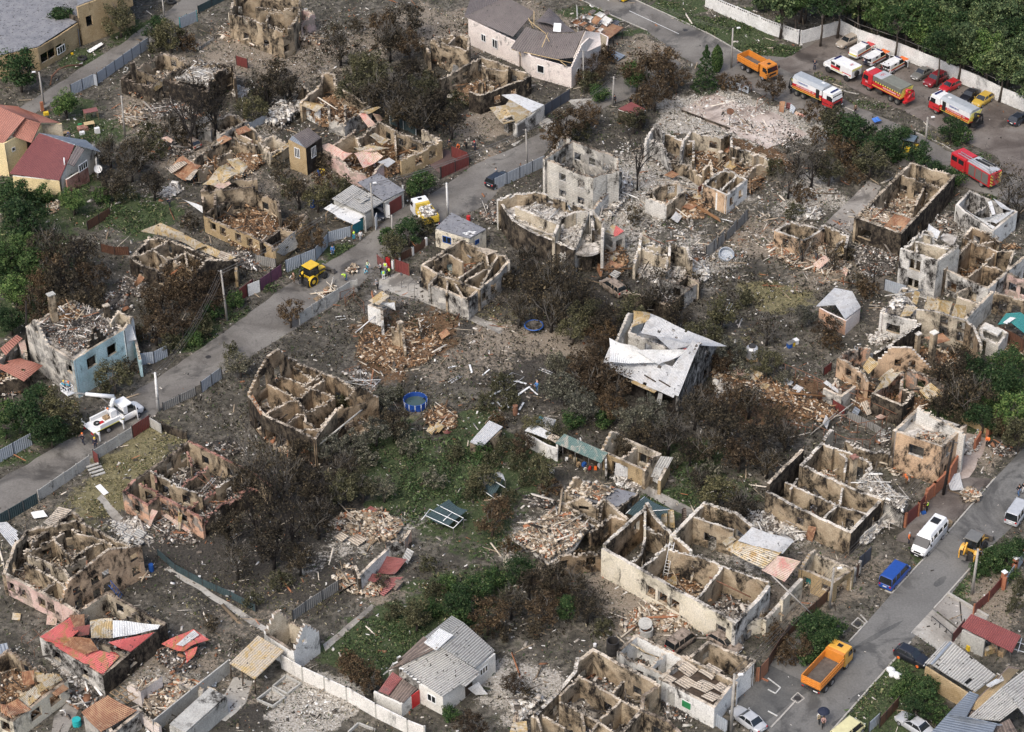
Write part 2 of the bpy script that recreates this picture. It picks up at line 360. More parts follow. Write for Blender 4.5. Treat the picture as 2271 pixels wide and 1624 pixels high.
def wme(pts,tops,t,z0,ops,jg,cen,top_i=2,step=.36,seed=0,pt=False):
 mb=MB();n=len(pts);segs=[];S0=0
 for i in range(n-1):
  L=(Vec(pts[i+1][:2])-Vec(pts[i][:2])).length;segs.append((S0,L));S0+=L
 tot=S0
 def off(i,side):
  p=Vec(pts[i][:2]);ds=[]
  if i>0:ds.append((p-Vec(pts[i-1][:2])).normalized())
  if i<n-1:ds.append((Vec(pts[i+1][:2])-p).normalized())
  ns=[Vec((-d.y,d.x))for d in ds];m_=sum(ns,Vec((0,0)));m_=m_.normalized()if m_.length>.2 else ns[0]
  k=t/2/max(.45,m_.dot(ns[0]));q_=p+m_*k*side
  if i==0:q_=q_-ds[0]*(t/2-.013)
  if i==n-1:q_=q_+ds[-1]*(t/2-.013)
  return q_
 for i in range(n-1):
  s0,L=segs[i]
  if L<.05:continue
  a,b=off(i,1),off(i,-1);c,d=off(i+1,1),off(i+1,-1)
  cuts={0,1};k=max(1,int(L/step))
  for j in range(1,k):cuts.add(j/k+ru(-.25,.25)/k)
  for(o0,o1,za,zb)in ops:
   for o in(o0,o1):
    u=(o-s0)/L
    if .01<u<.99:cuts.add(u)
  cuts=sorted(cuts)
  dr=Vec(pts[i+1][:2])-Vec(pts[i][:2]);nl=Vec((-dr.y,dr.x));mid=(Vec(pts[i][:2])+Vec(pts[i+1][:2]))/2
  ol=(nl.dot(mid-cen)>0)
  li,ri=(0,1)if ol else(1,0)
  if pt:li=ri=1
  for u0,u1 in zip(cuts[:-1],cuts[1:]):
   if u1-u0<.002:continue
   sm=s0+L*(u0+u1)/2;h=tops(sm,tot)
   x=a.lerp(c,(u0+u1)/2)
   jn=mnoise.noise(Vec((x.x*.5,x.y*.5,seed)))*.5+mnoise.noise(Vec((x.x*1.7,x.y*1.7,seed+9)))*.6
   h-=jg*max(0,jn+.22)*2.2+random.random()*(.05+.35*min(jg,.5))*random.random()
   if h<z0+.15:h=z0+.15
   sp=[(z0,h)]
   for(o0,o1,za,zb)in ops:
    if o0<=sm<=o1:
     ns=[]
     for(lo,hi)in sp:
      if za>lo:ns.append((lo,min(za,hi)))
      if zb<hi-.12:ns.append((zb,hi))
     sp=ns
   A,B,C,D=a.lerp(c,u0),b.lerp(d,u0),b.lerp(d,u1),a.lerp(c,u1)
   ua,ub=s0+L*u0,s0+L*u1
   for lo,hi in sp:
    if hi-lo<.03:continue
    v=lambda P,z:(P.x,P.y,z)
    mb.face([v(D,lo),v(A,lo),v(A,hi),v(D,hi)],li,[(ub,lo),(ua,lo),(ua,hi),(ub,hi)])
    mb.face([v(B,lo),v(C,lo),v(C,hi),v(B,hi)],ri,[(ua,lo),(ub,lo),(ub,hi),(ua,hi)])
    mb.face([v(A,hi),v(B,hi),v(C,hi),v(D,hi)],top_i if hi>=h-.01 else 1,[(ua,0),(ua,t),(ub,t),(ub,0)])
    mb.face([v(A,lo),v(B,lo),v(B,hi),v(A,hi)],0,[(0,lo),(t,lo),(t,hi),(0,hi)])
    mb.face([v(C,lo),v(D,lo),v(D,hi),v(C,hi)],0,[(0,lo),(t,lo),(t,hi),(0,hi)])
    if lo>z0:mb.face([v(D,lo),v(C,lo),v(B,lo),v(A,lo)],1)
 return mb
class Ruin:
 def __init__(s,name,label,cat,c,h=3,o='tan',i='tan',t='top',jg=.35,th=.36,group=None):
  s.h=h;s.o=o;s.i=i;s.t=t;s.jag=jg;s.th=th
  s.c=q(c[0],c[1],h*.8);loc=Vec((s.c.x,s.c.y,0));s.e=empty(name,loc,0,label,cat,group);s.k=random.random()*50
 def w(s,pts,h=None,win=0,pt=False,pf=None,z0=0,jg=None,o=None,i=None,t=None,ww=1.15,door=None,th=None,name='wall',zw=None,rows=None,lab=None):
  h=h or s.h;pts=PS(pts);wp=[q(p[0],p[1],p[2]if len(p)>2 else h)for p in pts]
  ds=[(wp[k+1]-wp[k]).to_2d().length for k in range(len(wp)-1)];tot=sum(ds)
  cum=[0]
  for d in ds:cum.append(cum[-1]+d)
  hs=[p[2]if len(p)>2 else h for p in pts]
  def tops(sv,_):
   if pf:
    u=sv/max(tot,1e-6)
    for(u0,h0),(u1,h1)in zip(pf[:-1],pf[1:]):
     if u<=u1+1e-6:return h0+(h1-h0)*(u-u0)/max(1e-6,u1-u0)
    return pf[-1][1]
   for k in range(len(ds)):
    if sv<=cum[k+1]+1e-6:return hs[k]+(hs[k+1]-hs[k])*(sv-cum[k])/max(ds[k],1e-6)
   return hs[-1]
  op=[]
  if win:
   wl=win if isinstance(win,(list,tuple))else[((k+.5)/win)for k in range(win)]
   rws=rows or([(.95,2.3)]if h<4.6 else[(.95,2.3),(3.75,5.1)])
   for u in wl:
    for(za,zb)in rws:
     if zb<tops(u*tot,0)-.1:op.append((u*tot-ww/2,u*tot+ww/2,za+z0,zb+z0))
  if door is not None:
   for u in(door if isinstance(door,(list,tuple))else[door]):op.append((u*tot-.5,u*tot+.5,z0,z0+2.1))
  mb=wme(wp,tops,th or(s.th if not pt else .26),z0,op,s.jag if jg is None else jg,s.c.to_2d(),seed=s.k,pt=pt)
  if(s.jag if jg is None else jg)>.05:
   for k in range(len(ds)):
    for _ in range(int(ds[k]*3.2)):
     u=random.random();p_=wp[k].lerp(wp[k+1],u);z_=tops(cum[k]+u*ds[k],0)-random.random()*.12;w_=ru(.08,.26)
     mb.box((p_.x+ru(-.14,.14),p_.y+ru(-.14,.14),z_+.03),(w_,w_*.7,ru(.05,.2)),random.random()*3,2,ru(-.4,.4))
  ob=mb.mk(name if not pt else'partition',[o or s.o,i or s.i,t or s.t],s.e)
  if lab:ob['label']=lab
  pt=[]
  for o0,o1,za,zb in op:
   sm=(o0+o1)/2
   for k in range(len(ds)):
    if sm<=cum[k+1]:c_=wp[k].lerp(wp[k+1],(sm-cum[k])/ds[k]);pt.append((c_.x,c_.y,zb,ru(.1,.85)));break
  if pt:
   at=ob.data.attributes.new('soot','FLOAT','POINT')
   for k,v_ in enumerate(ob.data.vertices):
    at.data[k].value=min(1,max(a*math.exp(-((v_.co.x-x)**2+(v_.co.y-y)**2)*.9)*(v_.co.z>zb-.8)*math.exp(-max(0,v_.co.z-zb)*.35)for x,y,zb,a in pt))
  return s
 def p(s,pts,**k):pts=PS(pts);k.setdefault('door',.5 if len(pts)==2 and random.random()<.7 else None);return s.w(pts,pt=True,**k)
 def rub(s,pts,mat='tan',z=0,hh=.7,dens=4,size=.28,hz=None,name='rubble'):
  hz=s.h if hz is None else hz
  poly=[q(a,b,hz)for a,b in PS(pts)];heap(poly,mat,z,hh,dens,size,s.e,name);return s
 def shw(s,c4,mat,amp=.15,curl=0,nu=8,nv=8,name='roof_sheet',holes=0,sag=0,lab=None):
  mb=MB();mb.sh(c4,nu,nv,amp,curl,holes=holes,sag=sag);o=mb.mk(name,mat,s.e)
  if lab:o['label']=lab
  return s
 def slab(s,pts,z,th=.25,mat='slab',name='floor_slab'):
  poly=[q(a,b,z)for a,b in PS(pts)];mb=MB();mb.prs([(p.x,p.y)for p in poly],z-th,z-.02);mb.mk(name,mat,s.e);return s
 def sh(s,c4,mat,amp=.15,curl=0,nu=8,nv=8,name='roof_sheet',holes=0,sag=0,lab=None,th=.03):
  mb=MB();mb.sh([q(*p)for p in PS(c4)],nu,nv,amp,curl,holes=holes,sag=sag,th=th);o=mb.mk(name,mat,s.e)
  if lab:o['label']=lab
  return s
 def beam(s,a,b,r=.09,mat='bwd',name='beam'):
  mb=MB();mb.tube([q(*a),q(*b)],r,4);mb.mk(name,mat,s.e);return s
 def chim(s,x,y,h=5.5,w=.7,mat='tan',z0=0,cap=None):
  mb=MB();p=q(x,y,h);mb.box((p.x,p.y,(h+z0)/2),(w,w*.8,h-z0),R(35));mb.box((p.x,p.y,h+.06),(w+.18,w*.8+.18,.14),R(35),1)
  mb.mk('chimney',[mat,cap or s.t],s.e);return s
RC={'tan':('rubble_tan','sh_tan'),'rust':('rubble_rust','sh_rust'),'white':('rubble_white','sh_white'),'ash':('rubble_ash','sh_ash')}
def heap(poly,mat='tan',z=0,hh=.7,dens=4,size=.28,parent=None,name='rubble'):
 size=size*.52;dens=dens*3.2;xs=[p[0]for p in poly];ys=[p[1]for p in poly];st=.33
 gx=np.arange(min(xs)-st,max(xs)+st,st);gy=np.arange(min(ys)-st,max(ys)+st,st)
 X,Y=np.meshgrid(gx,gy);ins=inpoly(X,Y,poly);k=random.random()*90
 Hh=np.zeros(X.shape)
 for a in range(X.shape[0]):
  for b in range(X.shape[1]):
   x,y=X[a,b],Y[a,b]
   v=.55+.7*nz(x,y,.35,k)+.35*nz(x,y,1.1,k)+.2*nz(x,y,3,k)
   Hh[a,b]=z+.05+hh*max(0.02,v)
 er=ins.copy();er[1:-1,1:-1]&=ins[:-2,1:-1]&ins[2:,1:-1]&ins[1:-1,:-2]&ins[1:-1,2:]
 er[0]=er[-1]=False;er[:,0]=er[:,-1]=False
 Hh=np.where(er,Hh,z+.01)
 V=np.stack([X+rng.uniform(-.12,.12,X.shape),Y+rng.uniform(-.12,.12,X.shape),Hh],2).reshape(-1,3)
 nxx=X.shape[1];F=[]
 for a in range(X.shape[0]-1):
  for b in range(nxx-1):
   if ins[a,b]and ins[a+1,b]and ins[a,b+1]and ins[a+1,b+1]:
    i0=a*nxx+b;F.append((i0,i0+1,i0+nxx+1,i0+nxx))
 if not F:return
 n=int(parea(poly)*dens);XY=sca(poly,n)
 Zs=np.array([z+.08+hh*max(0.02,.55+.7*nz(x,y,.35,k)+.35*nz(x,y,1.1,k)+.2*nz(x,y,3,k))for x,y in XY])
 V2,F2=shd(XY,Zs,size)if n else(np.zeros((0,3)),np.zeros((0,4),int))
 EXCL.append(([(p[0],p[1])for p in poly],'heap'))
 if n>8:
  m_=max(2,n//14);V3,F3=shd(sca(poly,m_),z+.15+hh*rng.uniform(.4,1.3,len(sca(poly,0))+m_)[:m_],.09,.5,26)if len(sca(poly,m_))==m_ else(V2[:0],F2[:0])
  F3=F3+len(V2);V2=np.vstack([V2,V3]);F2=np.vstack([F2,F3])
 loc=parent.location if parent is not None else Vec((np.mean(xs),np.mean(ys),0))
 VV=np.vstack([V,V2])-np.array(loc);FF=np.vstack([np.array(F),F2+len(V)])
 mi=[0]*len(F)+[1]*len(F2)
 o=npm(name,VV,FF,list(RC[mat]),parent,mi);o['kind']='stuff'
 if parent is None:o.location=loc
 return o
def build_ground():
 xs=np.concatenate([[-3000,-900,-300,-140],np.arange(-100,100.1,.6),[140,300,900,3000]])
 ys=np.concatenate([[-500,20,120],np.arange(165,400.1,.6),[430,520,900,3500]])
 X,Y=np.meshgrid(xs,ys)
 lay={k:np.zeros(X.shape)for k in'gywradc'}
 def blob(k,cx,cy,rx,ry,a=1,soft=.7,jg=.6):
  p=gp(cx,cy);s=ppm(p);ax=rx/s;ay=ry/s/.58
  m=(abs(X-p.x)<ax*1.8)&(abs(Y-p.y)<ay*1.8)
  for(i,j)in zip(*np.nonzero(m)):
   d=hypot((X[i,j]-p.x)/ax,(Y[i,j]-p.y)/ay)+jg*1.3*nz(X[i,j],Y[i,j],.16,cx)+jg*.7*nz(X[i,j],Y[i,j],.6,cy)
   v=a*min(1,max(0,(1-d)/soft+.5))
   if v>lay[k][i,j]:lay[k][i,j]=v
 for b in GROUND:blob(*b)
 V=np.stack([X,Y,np.zeros(X.shape)],2).reshape(-1,3)
 nx=X.shape[1];idx=np.arange(X.size).reshape(X.shape)
 F=np.stack([idx[:-1,:-1],idx[:-1,1:],idx[1:,1:],idx[1:,:-1]],2).reshape(-1,4)
 m,n,b=nt('ground');L=n.links;M['ground']=m;p=pos(n)
 n1=noi(n,.25,6,.65,p);n2=noi(n,1.3,6,.72,p);n3=noi(n,6,4,.75,p)
 c=ramp(n,n1,[(.32,(.06,.055,.045)),(.47,(.11,.10,.08)),(.57,(.19,.17,.14)),(.7,(.09,.092,.06))])
 c=mixc(n,ramp(n,n2,[(.42,0),(.62,1)]),c,(.05,.046,.038))
 def add(att,c,cols,edge=.5,sc=1.6):
  a=N(n,'ShaderNodeAttribute',attribute_name=att);ad=N(n,'ShaderNodeMath',operation='ADD')
  L.new(a.outputs['Fac'],ad.inputs[0])
  nn=N(n,'ShaderNodeMapRange');L.new(noi(n,sc,6,.75,p),nn.inputs[0]);iv(nn,1,.25);iv(nn,2,.75);iv(nn,3,-.55);iv(nn,4,.55)
  L.new(nn.outputs[0],ad.inputs[1]);f=ramp(n,ad.outputs[0],[(.35,0),(.62,1)])
  z=mixc(n,1,f,ramp(n,a.outputs['Fac'],[(0,0),(.25,1)]),'MULTIPLY')
  return mixc(n,z,c,ramp(n,noi(n,sc*2.2,5,.7,p),[(.3,cols[0]),(.5,cols[1]),(.7,cols[2])]))
 c=add('d',c,[(.035,.032,.028),(.055,.05,.043),(.09,.08,.067)])
 c=add('c',c,[(.16,.135,.10),(.24,.20,.155),(.33,.29,.23)])
 c=add('g',c,[(.028,.038,.018),(.055,.075,.034),(.10,.11,.06)],sc=1.1)
 c=add('y',c,[(.10,.09,.045),(.175,.155,.085),(.25,.22,.13)],sc=.9)
 c=add('r',c,[(.055,.035,.022),(.125,.075,.042),(.25,.175,.11)])
 c=add('w',c,[(.12,.105,.085),(.36,.33,.28),(.60,.57,.52)],sc=1.5)
 c=add('a',c,[(.10,.09,.08),(.15,.14,.125),(.19,.18,.165)],sc=.6)
 c=mixc(n,.75,c,ramp(n,n3,[(.28,.5),(.5,.95),(.72,1.35)]),'MULTIPLY')
 L.new(c,b.inputs['Base Color']);iv(b,'Roughness',.95);iv(b,'Specular IOR Level',.1)
 bu(n,b,noi(n,3.5,6,.8,p),.9,.12)
 o=npm('ground',V,F,'ground');o['kind']='structure'
 for k in lay:
  at=o.data.attributes.new(k,'FLOAT','POINT');at.data.foreach_set('value',lay[k].astype(np.float32).ravel())
GROUND=[(l[0],)+tuple(float(v)for v in l.split()[1:])for l in'd 900 300 650 300 .55 1.2;d 1250 720 420 200 .7 1.2;d 560 1180 360 200 .7 1;d 1450 980 500 150 .4 1;d 700 800 500 120 .4;c 600 120 200 60 .8;c 740 110 160 60 .6;c 1050 60 260 70 .7;c 1450 130 90 50 .8;c 1330 90 60 30 .6;w 1600 255 150 55 1 .3 .3;w 1720 280 120 45 .9 .3;w 1500 235 60 25 .7;r 1600 340 130 50 1;r 1550 390 120 60 .8;w 1500 400 160 80 .75;w 1340 440 90 80 .9;w 1420 500 90 50 .5;r 880 755 110 70 1;w 690 1240 60 40 .4;r 1750 890 120 50 .9;w 1550 580 80 60 .6;w 1800 430 80 60 .7;c 1700 530 120 50 .7;c 1850 590 120 60 .6;w 1400 560 120 50 .5;c 330 260 90 60 .6;c 470 300 120 40 .5;c 640 400 140 50 .5;c 420 330 100 60 .6;w 560 300 60 30 .5;w 320 420 60 30 .3;c 1080 280 60 50 .9;c 1120 360 60 30 .7;g 200 290 70 40 .8;g 170 240 60 30 .7;g 60 560 90 200 1;g 100 430 120 60 1;g 330 470 90 50 .9;g 240 480 70 40 .9;g 280 70 50 30 .8;g 190 130 60 30 .8;g 1480 300 20 10 .5;g 1600 70 140 45 1 .4;g 1500 25 110 30 1 .4;g 1700 120 90 30 1;g 1330 30 80 30 .9;g 1000 1050 170 110 1 .5;g 880 1010 90 70 .9;g 1090 1150 60 40 .8;g 830 1420 90 70 1 .3;g 930 1400 90 60 1 .3;g 1000 1330 120 60 .7;g 1540 1040 60 70 1 .5;g 1490 1110 70 40 .9;g 1650 1070 50 50 .6;g 1060 1200 80 40 .5;y 1720 650 80 35 .8;y 1600 780 90 50 .35;y 1680 760 80 50 .3;y 270 1060 90 50 1 .4;y 330 1000 60 40 .9;y 200 1110 60 40 .9;y 180 1170 60 25 .6;y 1100 700 90 30 .35;y 1250 620 60 40 .3;y 930 900 60 30 .3;a 860 650 90 60 .6 .5;c 1150 750 110 40 .7;c 1230 760 70 40 .8;c 1000 800 120 50 .5;c 1000 640 140 40 .6;c 1800 1310 130 60 .6;c 2130 1000 80 30 1;w 2100 1030 60 25 .5;c 1880 1260 110 50 .5;d 1850 1300 60 30 .7;g 2100 1310 80 60 .8;g 2040 1340 50 40 .6;c 2080 1290 60 50 .6;g 1960 1480 90 80 1 .4;g 1900 1560 70 50 1;g 2010 1530 70 60 .8;c 2200 1330 80 60 .8;g 2180 1230 60 60 .7;c 2060 1600 60 30 .4;g 2100 880 150 110 .8;g 2260 200 80 60 .4;d 1950 700 80 60 .6;w 680 1560 110 60 1 .3;w 1160 1530 90 50 .9;w 360 1520 80 60 .5;c 400 1490 150 60 .6;c 520 1400 90 50 .4;d 560 1590 80 50 .8;w 1640 1200 60 60 .6;w 1720 1190 90 30 .9;c 1430 1350 130 70 .8;c 1250 1260 80 40 .5;w 1190 1200 90 40 .5;c 1450 1050 80 20 .5;w 330 1180 90 30 .4;c 60 1130 60 40 .5;w 820 1180 100 40 .6;c 840 1300 80 30 .7;c 560 560 140 70 .3;w 2150 500 90 60 .5;c 2150 640 120 80 .5;c 1050 440 60 40 .3;c 1480 1530 200 80 .4;a 1750 1480 60 60 .5;c 1300 560 90 40 .5;w 1480 640 60 40 .5;c 2020 760 150 80 .4;g 540 700 60 30 .5;g 450 740 60 30 .8;g 770 560 60 25 1;g 690 600 60 20 .9;g 430 760 50 25 .7;g 0 1010 80 20 .7;g 100 970 120 20 .7;c 700 200 200 40 .4;w 720 80 90 20 .4'.split(';')]
build_ground()
def asp(name,c1,c2,c3,cr=.5):
 m,n,b=nt(name);L=n.links;M[name]=m;p=pos(n)
 c=ramp(n,noi(n,.18,6,.6,p,.6),[(.35,c1),(.5,c2),(.66,c3)])
 c=mixc(n,.8,c,ramp(n,noi(n,4,5,.75,p),[(.3,.7),(.6,1.1)]),'MULTIPLY')
 v=N(n,'ShaderNodeTexVoronoi',feature='DISTANCE_TO_EDGE');iv(v,'Scale',.35)
 ad=N(n,'ShaderNodeVectorMath',operation='ADD');L.new(p,ad.inputs[0]);no=N(n,'ShaderNodeTexNoise');iv(no,'Scale',.8);iv(no,'Detail',6)
 L.new(p,no.inputs['Vector']);sc=N(n,'ShaderNodeVectorMath',operation='SCALE');iv(sc,'Scale',2.2);L.new(no.outputs['Color'],sc.inputs[0]);L.new(sc.outputs[0],ad.inputs[1]);L.new(ad.outputs[0],v.inputs['Vector'])
 ck=ramp(n,v.outputs['Distance'],[(0,1),(.022,0)]);ck=mixc(n,1,ck,ramp(n,noi(n,.3,3,.5,p),[(.5,0),(.6,cr)]),'MULTIPLY')
 c=mixc(n,ck,c,(.04,.035,.03))
 st=ramp(n,noi(n,.12,6,.7,p,1),[(.53,0),(.62,.7)])
 c=mixc(n,st,c,(c1[0]*.35,c1[1]*.35,c1[2]*.35))
 L.new(c,b.inputs['Base Color']);L.new(ramp(n,st,[(0,.9),(1,.45)]),b.inputs['Roughness']);iv(b,'Specular IOR Level',.3)
 bu(n,b,noi(n,8,4,.7,p),.2,.03)
asp('asphalt',(.115,.105,.092),(.16,.148,.132),(.20,.187,.165));asp('asphalt_new',(.135,.131,.122),(.155,.151,.141),(.175,.17,.158),.15)
asp('asphalt_old',(.085,.07,.06),(.135,.115,.10),(.19,.17,.15),.9);asp('paving',(.20,.18,.16),(.27,.25,.22),(.33,.31,.28),.2);asp('yard_dark',(.07,.07,.068),(.10,.10,.095),(.14,.135,.125),.3)
asp('cya',(.24,.22,.19),(.34,.32,.28),(.42,.40,.36),.5);asp('maroon_yard',(.09,.06,.055),(.12,.08,.072),(.15,.11,.10),.2);asp('gravel',(.30,.24,.20),(.42,.35,.30),(.55,.48,.43),.2)
def jagline(pts,step=1.2,amp=.12,k=0):
 out=[]
 for a,b in zip(pts,pts[1:]+pts[:1]):
  n=max(1,int((b-a).length/step))
  for i in range(n):
   p=a.lerp(b,i/n);out.append(Vec((p.x+amp*nz(p.x,p.y,.5,k),p.y+amp*nz(p.x,p.y,.5,k+7),p.z)))
 return out
def pa(name,pts,mat,z=.004,amp=.15,kind='structure'):
 P=[gp(x,y)for x,y in PS(pts)];P=jagline(P,1.2,amp,len(pts));EXCL.append(([(p.x,p.y)for p in P],name))
 mb=MB();mb.face([(p.x,p.y,z)for p in P],0,[(p.x,p.y)for p in P])
 me=mb.mk(name,mat);me['kind']=kind;return me
def kerb(pts,h=.12,w=.18,name='kerb',mat='kerb'):
 P=[gp(x,y)for x,y in PS(pts)];mb=MB()
 for a,b in zip(P[:-1],P[1:]):
  L=(b-a).length;n=max(1,int(L/3));d=(b-a).normalized();rz=atan2(d.y,d.x)
  for i in range(n):
   c=a.lerp(b,(i+.5)/n);mb.box((c.x,c.y,h/2-.02+ru(-.015,.015)),(L/n-.03,w,h),rz)
 o=mb.mk(name,mat);o['kind']='structure';return o
pa('road_behind_the_yellow_houses','-20,285 50,236 110,197 185,147 262,102 310,65 370,27 415,-12 485,-12 405,50 332,92 215,164 160,199 77,252 20,300','asphalt',amp=.4)
pa('main_lane','-25,1085 0,1064 100,1005 175,962 312,862 437,779 525,716 568,683 640,630 718,588 788,545 855,490 888,463 925,450 993,408 1043,370 1135,330 1210,288 1283,242 1328,200 1360,182 1410,150 1470,112 1510,140 1440,200 1410,212 1343,237 1290,275 1240,300 1200,352 1135,396 1068,460 993,490 930,520 868,560 838,590 818,610 783,650 668,722 475,839 375,887 332,935 292,962 197,1020 85,1094 -25,1175','asphalt',amp=.3)
pa('top_road','1270,-12 1360,38 1435,70 1508,125 1600,170 1700,215 1760,240 1850,260 1900,275 1960,300 2010,330 2060,380 2130,412 2220,440 2300,470 2300,400 2220,372 2150,352 2100,335 2030,292 1960,262 1900,236 1850,210 1800,180 1840,90 1795,60 1770,120 1745,128 1650,120 1575,78 1510,48 1388,-12','asphalt',.006,.3)
pa('parking_lot','1703,138 1745,130 1806,94 1860,72 2300,262 2300,405 2220,372 2215,350 2010,250 1909,205 1820,160 1760,165','asphalt_old',.010,.3)
pa('right_road','2300,965 2271,994 2208,1059 2073,1214 1978,1316 1923,1380 1883,1426 1800,1400 1745,1440 1700,1470 1650,1560 1720,1640 1830,1640 1844,1622 1879,1582 1985,1462 2086,1347 2191,1217 2201,1210 2271,1144 2300,1120','asphalt_new',.004,.05)
pa('dark_car_park','1655,1500 1700,1472 1780,1510 1800,1530 1769,1548 1700,1600 1640,1600 1600,1570','yard_dark',.009,.1)
pa('brick_forecourt','2071,1350 2102,1318 2192,1370 2148,1410','paving',.012,0)
pa('concrete_forecourt','2021,1402 2068,1352 2145,1412 2110,1440 2090,1450','cya',.012,.05)
pa('paved_drive','1833,493 1926,402 1955,414 1900,500 1885,522','paving',.006,.1)
pa('paved_apron','2140,960 2195,975 2150,1060 2120,1065 2090,1040 2108,1010','gravel',.007,.4)
pa('concrete_apron','2085,1085 2120,1055 2200,1062 2150,1120 2070,1210 1985,1200 2040,1130','asphalt_old',.005,.4)
pa('garage_apron','820,500 850,490 905,455 870,450 838,470','cya',.008,.1)
pa('maroon_courtyard','945,360 985,330 1035,350 1040,372 985,392','maroon_yard',.006,.1)
pa('concrete_path','840,620 900,600 935,640 1010,680 1120,730 1110,740 1000,695 925,665 870,650 840,640','cya',.006,.3)
pa('garden_path','1400,1065 1440,1080 1520,1120 1570,1150 1560,1160 1500,1135 1420,1090','cya',.006,.1)
pa('garden_path','375,1255 600,1395 590,1405 365,1262','cya',.005,.2)
pa('garden_path','716,1430 825,1340 832,1346 722,1445','cya',.005,.1)
pa('garden_path','120,1590 200,1500 215,1490 150,1624 110,1640','paving',.005,.2)
pa('driveway_slab','1187,268 1215,262 1236,275 1210,290','cya',.011,.05)
pa('driveway_slab','1135,320 1160,308 1140,325','cya',.011,.05)
pa('yard_slab','560,1510 520,1500 470,1590 500,1600 545,1560','cya',.005,.2)
pa('front_path','215,1105 225,1095 275,1150 260,1165','cya',.006,.2)
pa('concrete_slab','1255,222 1340,215 1300,240 1290,245','cya',.003,.3)
pa('foundation_floor','1510,243 1575,207 1730,255 1790,300 1700,330 1600,285','gravel',.006,.5)
kerb('1282,-4 1360,36 1435,68');kerb('1400,-4 1510,46 1575,77 1648,119');kerb('2208,1059 2073,1214 1978,1316');kerb('1978,1316 1962,1310')
kerb('1923,1380 1883,1424');kerb('1908,1364 1923,1380');kerb('1844,1622 1879,1582 1985,1462 2020,1424');kerb('2071,1350 2086,1334 2191,1217 2201,1210');kerb('2102,1318 2192,1370',.3,.3)
kerb('1710,1614 1765,1555');kerb('1840,222 1878,240 1900,250');kerb('2020,290 2090,320 2130,345 2215,368');kerb('1806,176 1880,205 1905,210')
kerb('1270,244 1340,205',.1,.15)
def mark(pts,w=.12,name='road_marking',mat='white_mark'):
 P=[gp(x,y)for x,y in PS(pts)];mb=MB()
 for a,b in zip(P[:-1],P[1:]):
  d=(b-a).normalized();k=Vec((-d.y,d.x,0))*w/2;z=zv(.016)
  mb.face([a-k+z,b-k+z,b+k+z,a+k+z])
 o=mb.mk(name,mat);o['kind']='structure'
tl(2,0)
mark([(1135.5+1040/4,97/4),(1135.5+1480/4,302/4)],.15);mark([(1135.5+830/4,-10/4),(1135.5+862/4,10/4)],.15)
kerb('1703,1505 1731,1526',.12,.12,mat='white_mark');kerb('1703,1530 1720,1539 1731,1526',.12,.12,mat='white_mark');kerb('1703,1578 1724,1589',.12,.12,mat='white_mark');kerb('1630,1478 1704,1512',.15,.2,mat='brr')
def manhole(px,py,r=.38,sq=True):
 p=gp(px,py);mb=MB();mb.lathe([(0,.022),(r,.022),(r+.02,.012)],(p.x,p.y,0),18)
 o=mb.mk('manhole_cover','dst');return o
for a,l in(((1903,1383),'round manhole cover in the square kerb frame by the dark green bush'),((1769,1549),'round manhole cover beside the orange tipper truck tail'),((1956,1290),'brown manhole cover behind the blue van'),((1520,67),'round manhole cover on the grey top road'),((311,88),'manhole cover on the lane beside the pale fence'),((462,792),'dark round manhole cover on the lane near the olive bush')):
 tag(manhole(*a),l,'manhole cover')
for(x,y)in((1903,1383),(1769,1549)):
 kerb([(x-15,y+2),(x,y-13),(x+15,y),(x,y+11),(x-15,y+2)],.05,.12)
for(x,y,rx,ry)in((1905,1545,22,8),(1885,1575,9,5),(1990,1450,18,7),(1960,1445,6,4),(1862,1600,16,8),(2085,1290,14,9),(1845,1498,9,5),(1945,1410,60,6)):
 P=[gp(x+rx*cos(t)*(1+.3*nz(x,t,1)),y+ry*sin(t)*(1+.3*nz(y,t,1))-rx*.7*cos(t)*(.8 if rx>13 else 0))for t in np.linspace(0,2*PI,20)[:-1]]
 mb=MB();mb.face([(p.x,p.y,.0075)for p in P]);o=mb.mk('wet_patch','yard_dark');o['kind']='structure'
def lfc(n,lobes,lr,size,seed,flat_=.8,hollow=.25,outer=.95):
 g=np.random.default_rng(seed);C=[]
 while len(C)<lobes:
  c=g.uniform(-1.25,1.25,3);d=np.linalg.norm(c);lim=.80+.5*nz(c[0]/max(d,.01)*1.3,c[1]/max(d,.01)*1.3,1,seed)
  if hollow<d<lim:C.append(c*np.array([1,1,flat_]))
 C=np.array(C);k=g.integers(0,lobes,n);rr=lr*g.uniform(.6,1.3,lobes)
 d=g.normal(0,1,(n,3));d/=np.linalg.norm(d,axis=1)[:,None]
 P=C[k]+d*(rr[k]*g.uniform(.35,1.05,n)**.6)[:,None]
 nn=d+g.normal(0,.7,(n,3))+np.array([0,0,.4]);nn/=np.linalg.norm(nn,axis=1)[:,None]
 a=np.cross(nn,g.normal(0,1,(n,3)));a/=np.linalg.norm(a,axis=1)[:,None];b=np.cross(nn,a)
 s=size*np.exp(g.normal(0,.35,n))[:,None]
 V=np.stack([P-a*s-b*s*.5,P+a*s-b*s*.6,P+a*s*.8+b*s*.6,P-a*s*.9+b*s*.5],1).reshape(-1,3)
 return V,np.arange(4*n).reshape(-1,4)
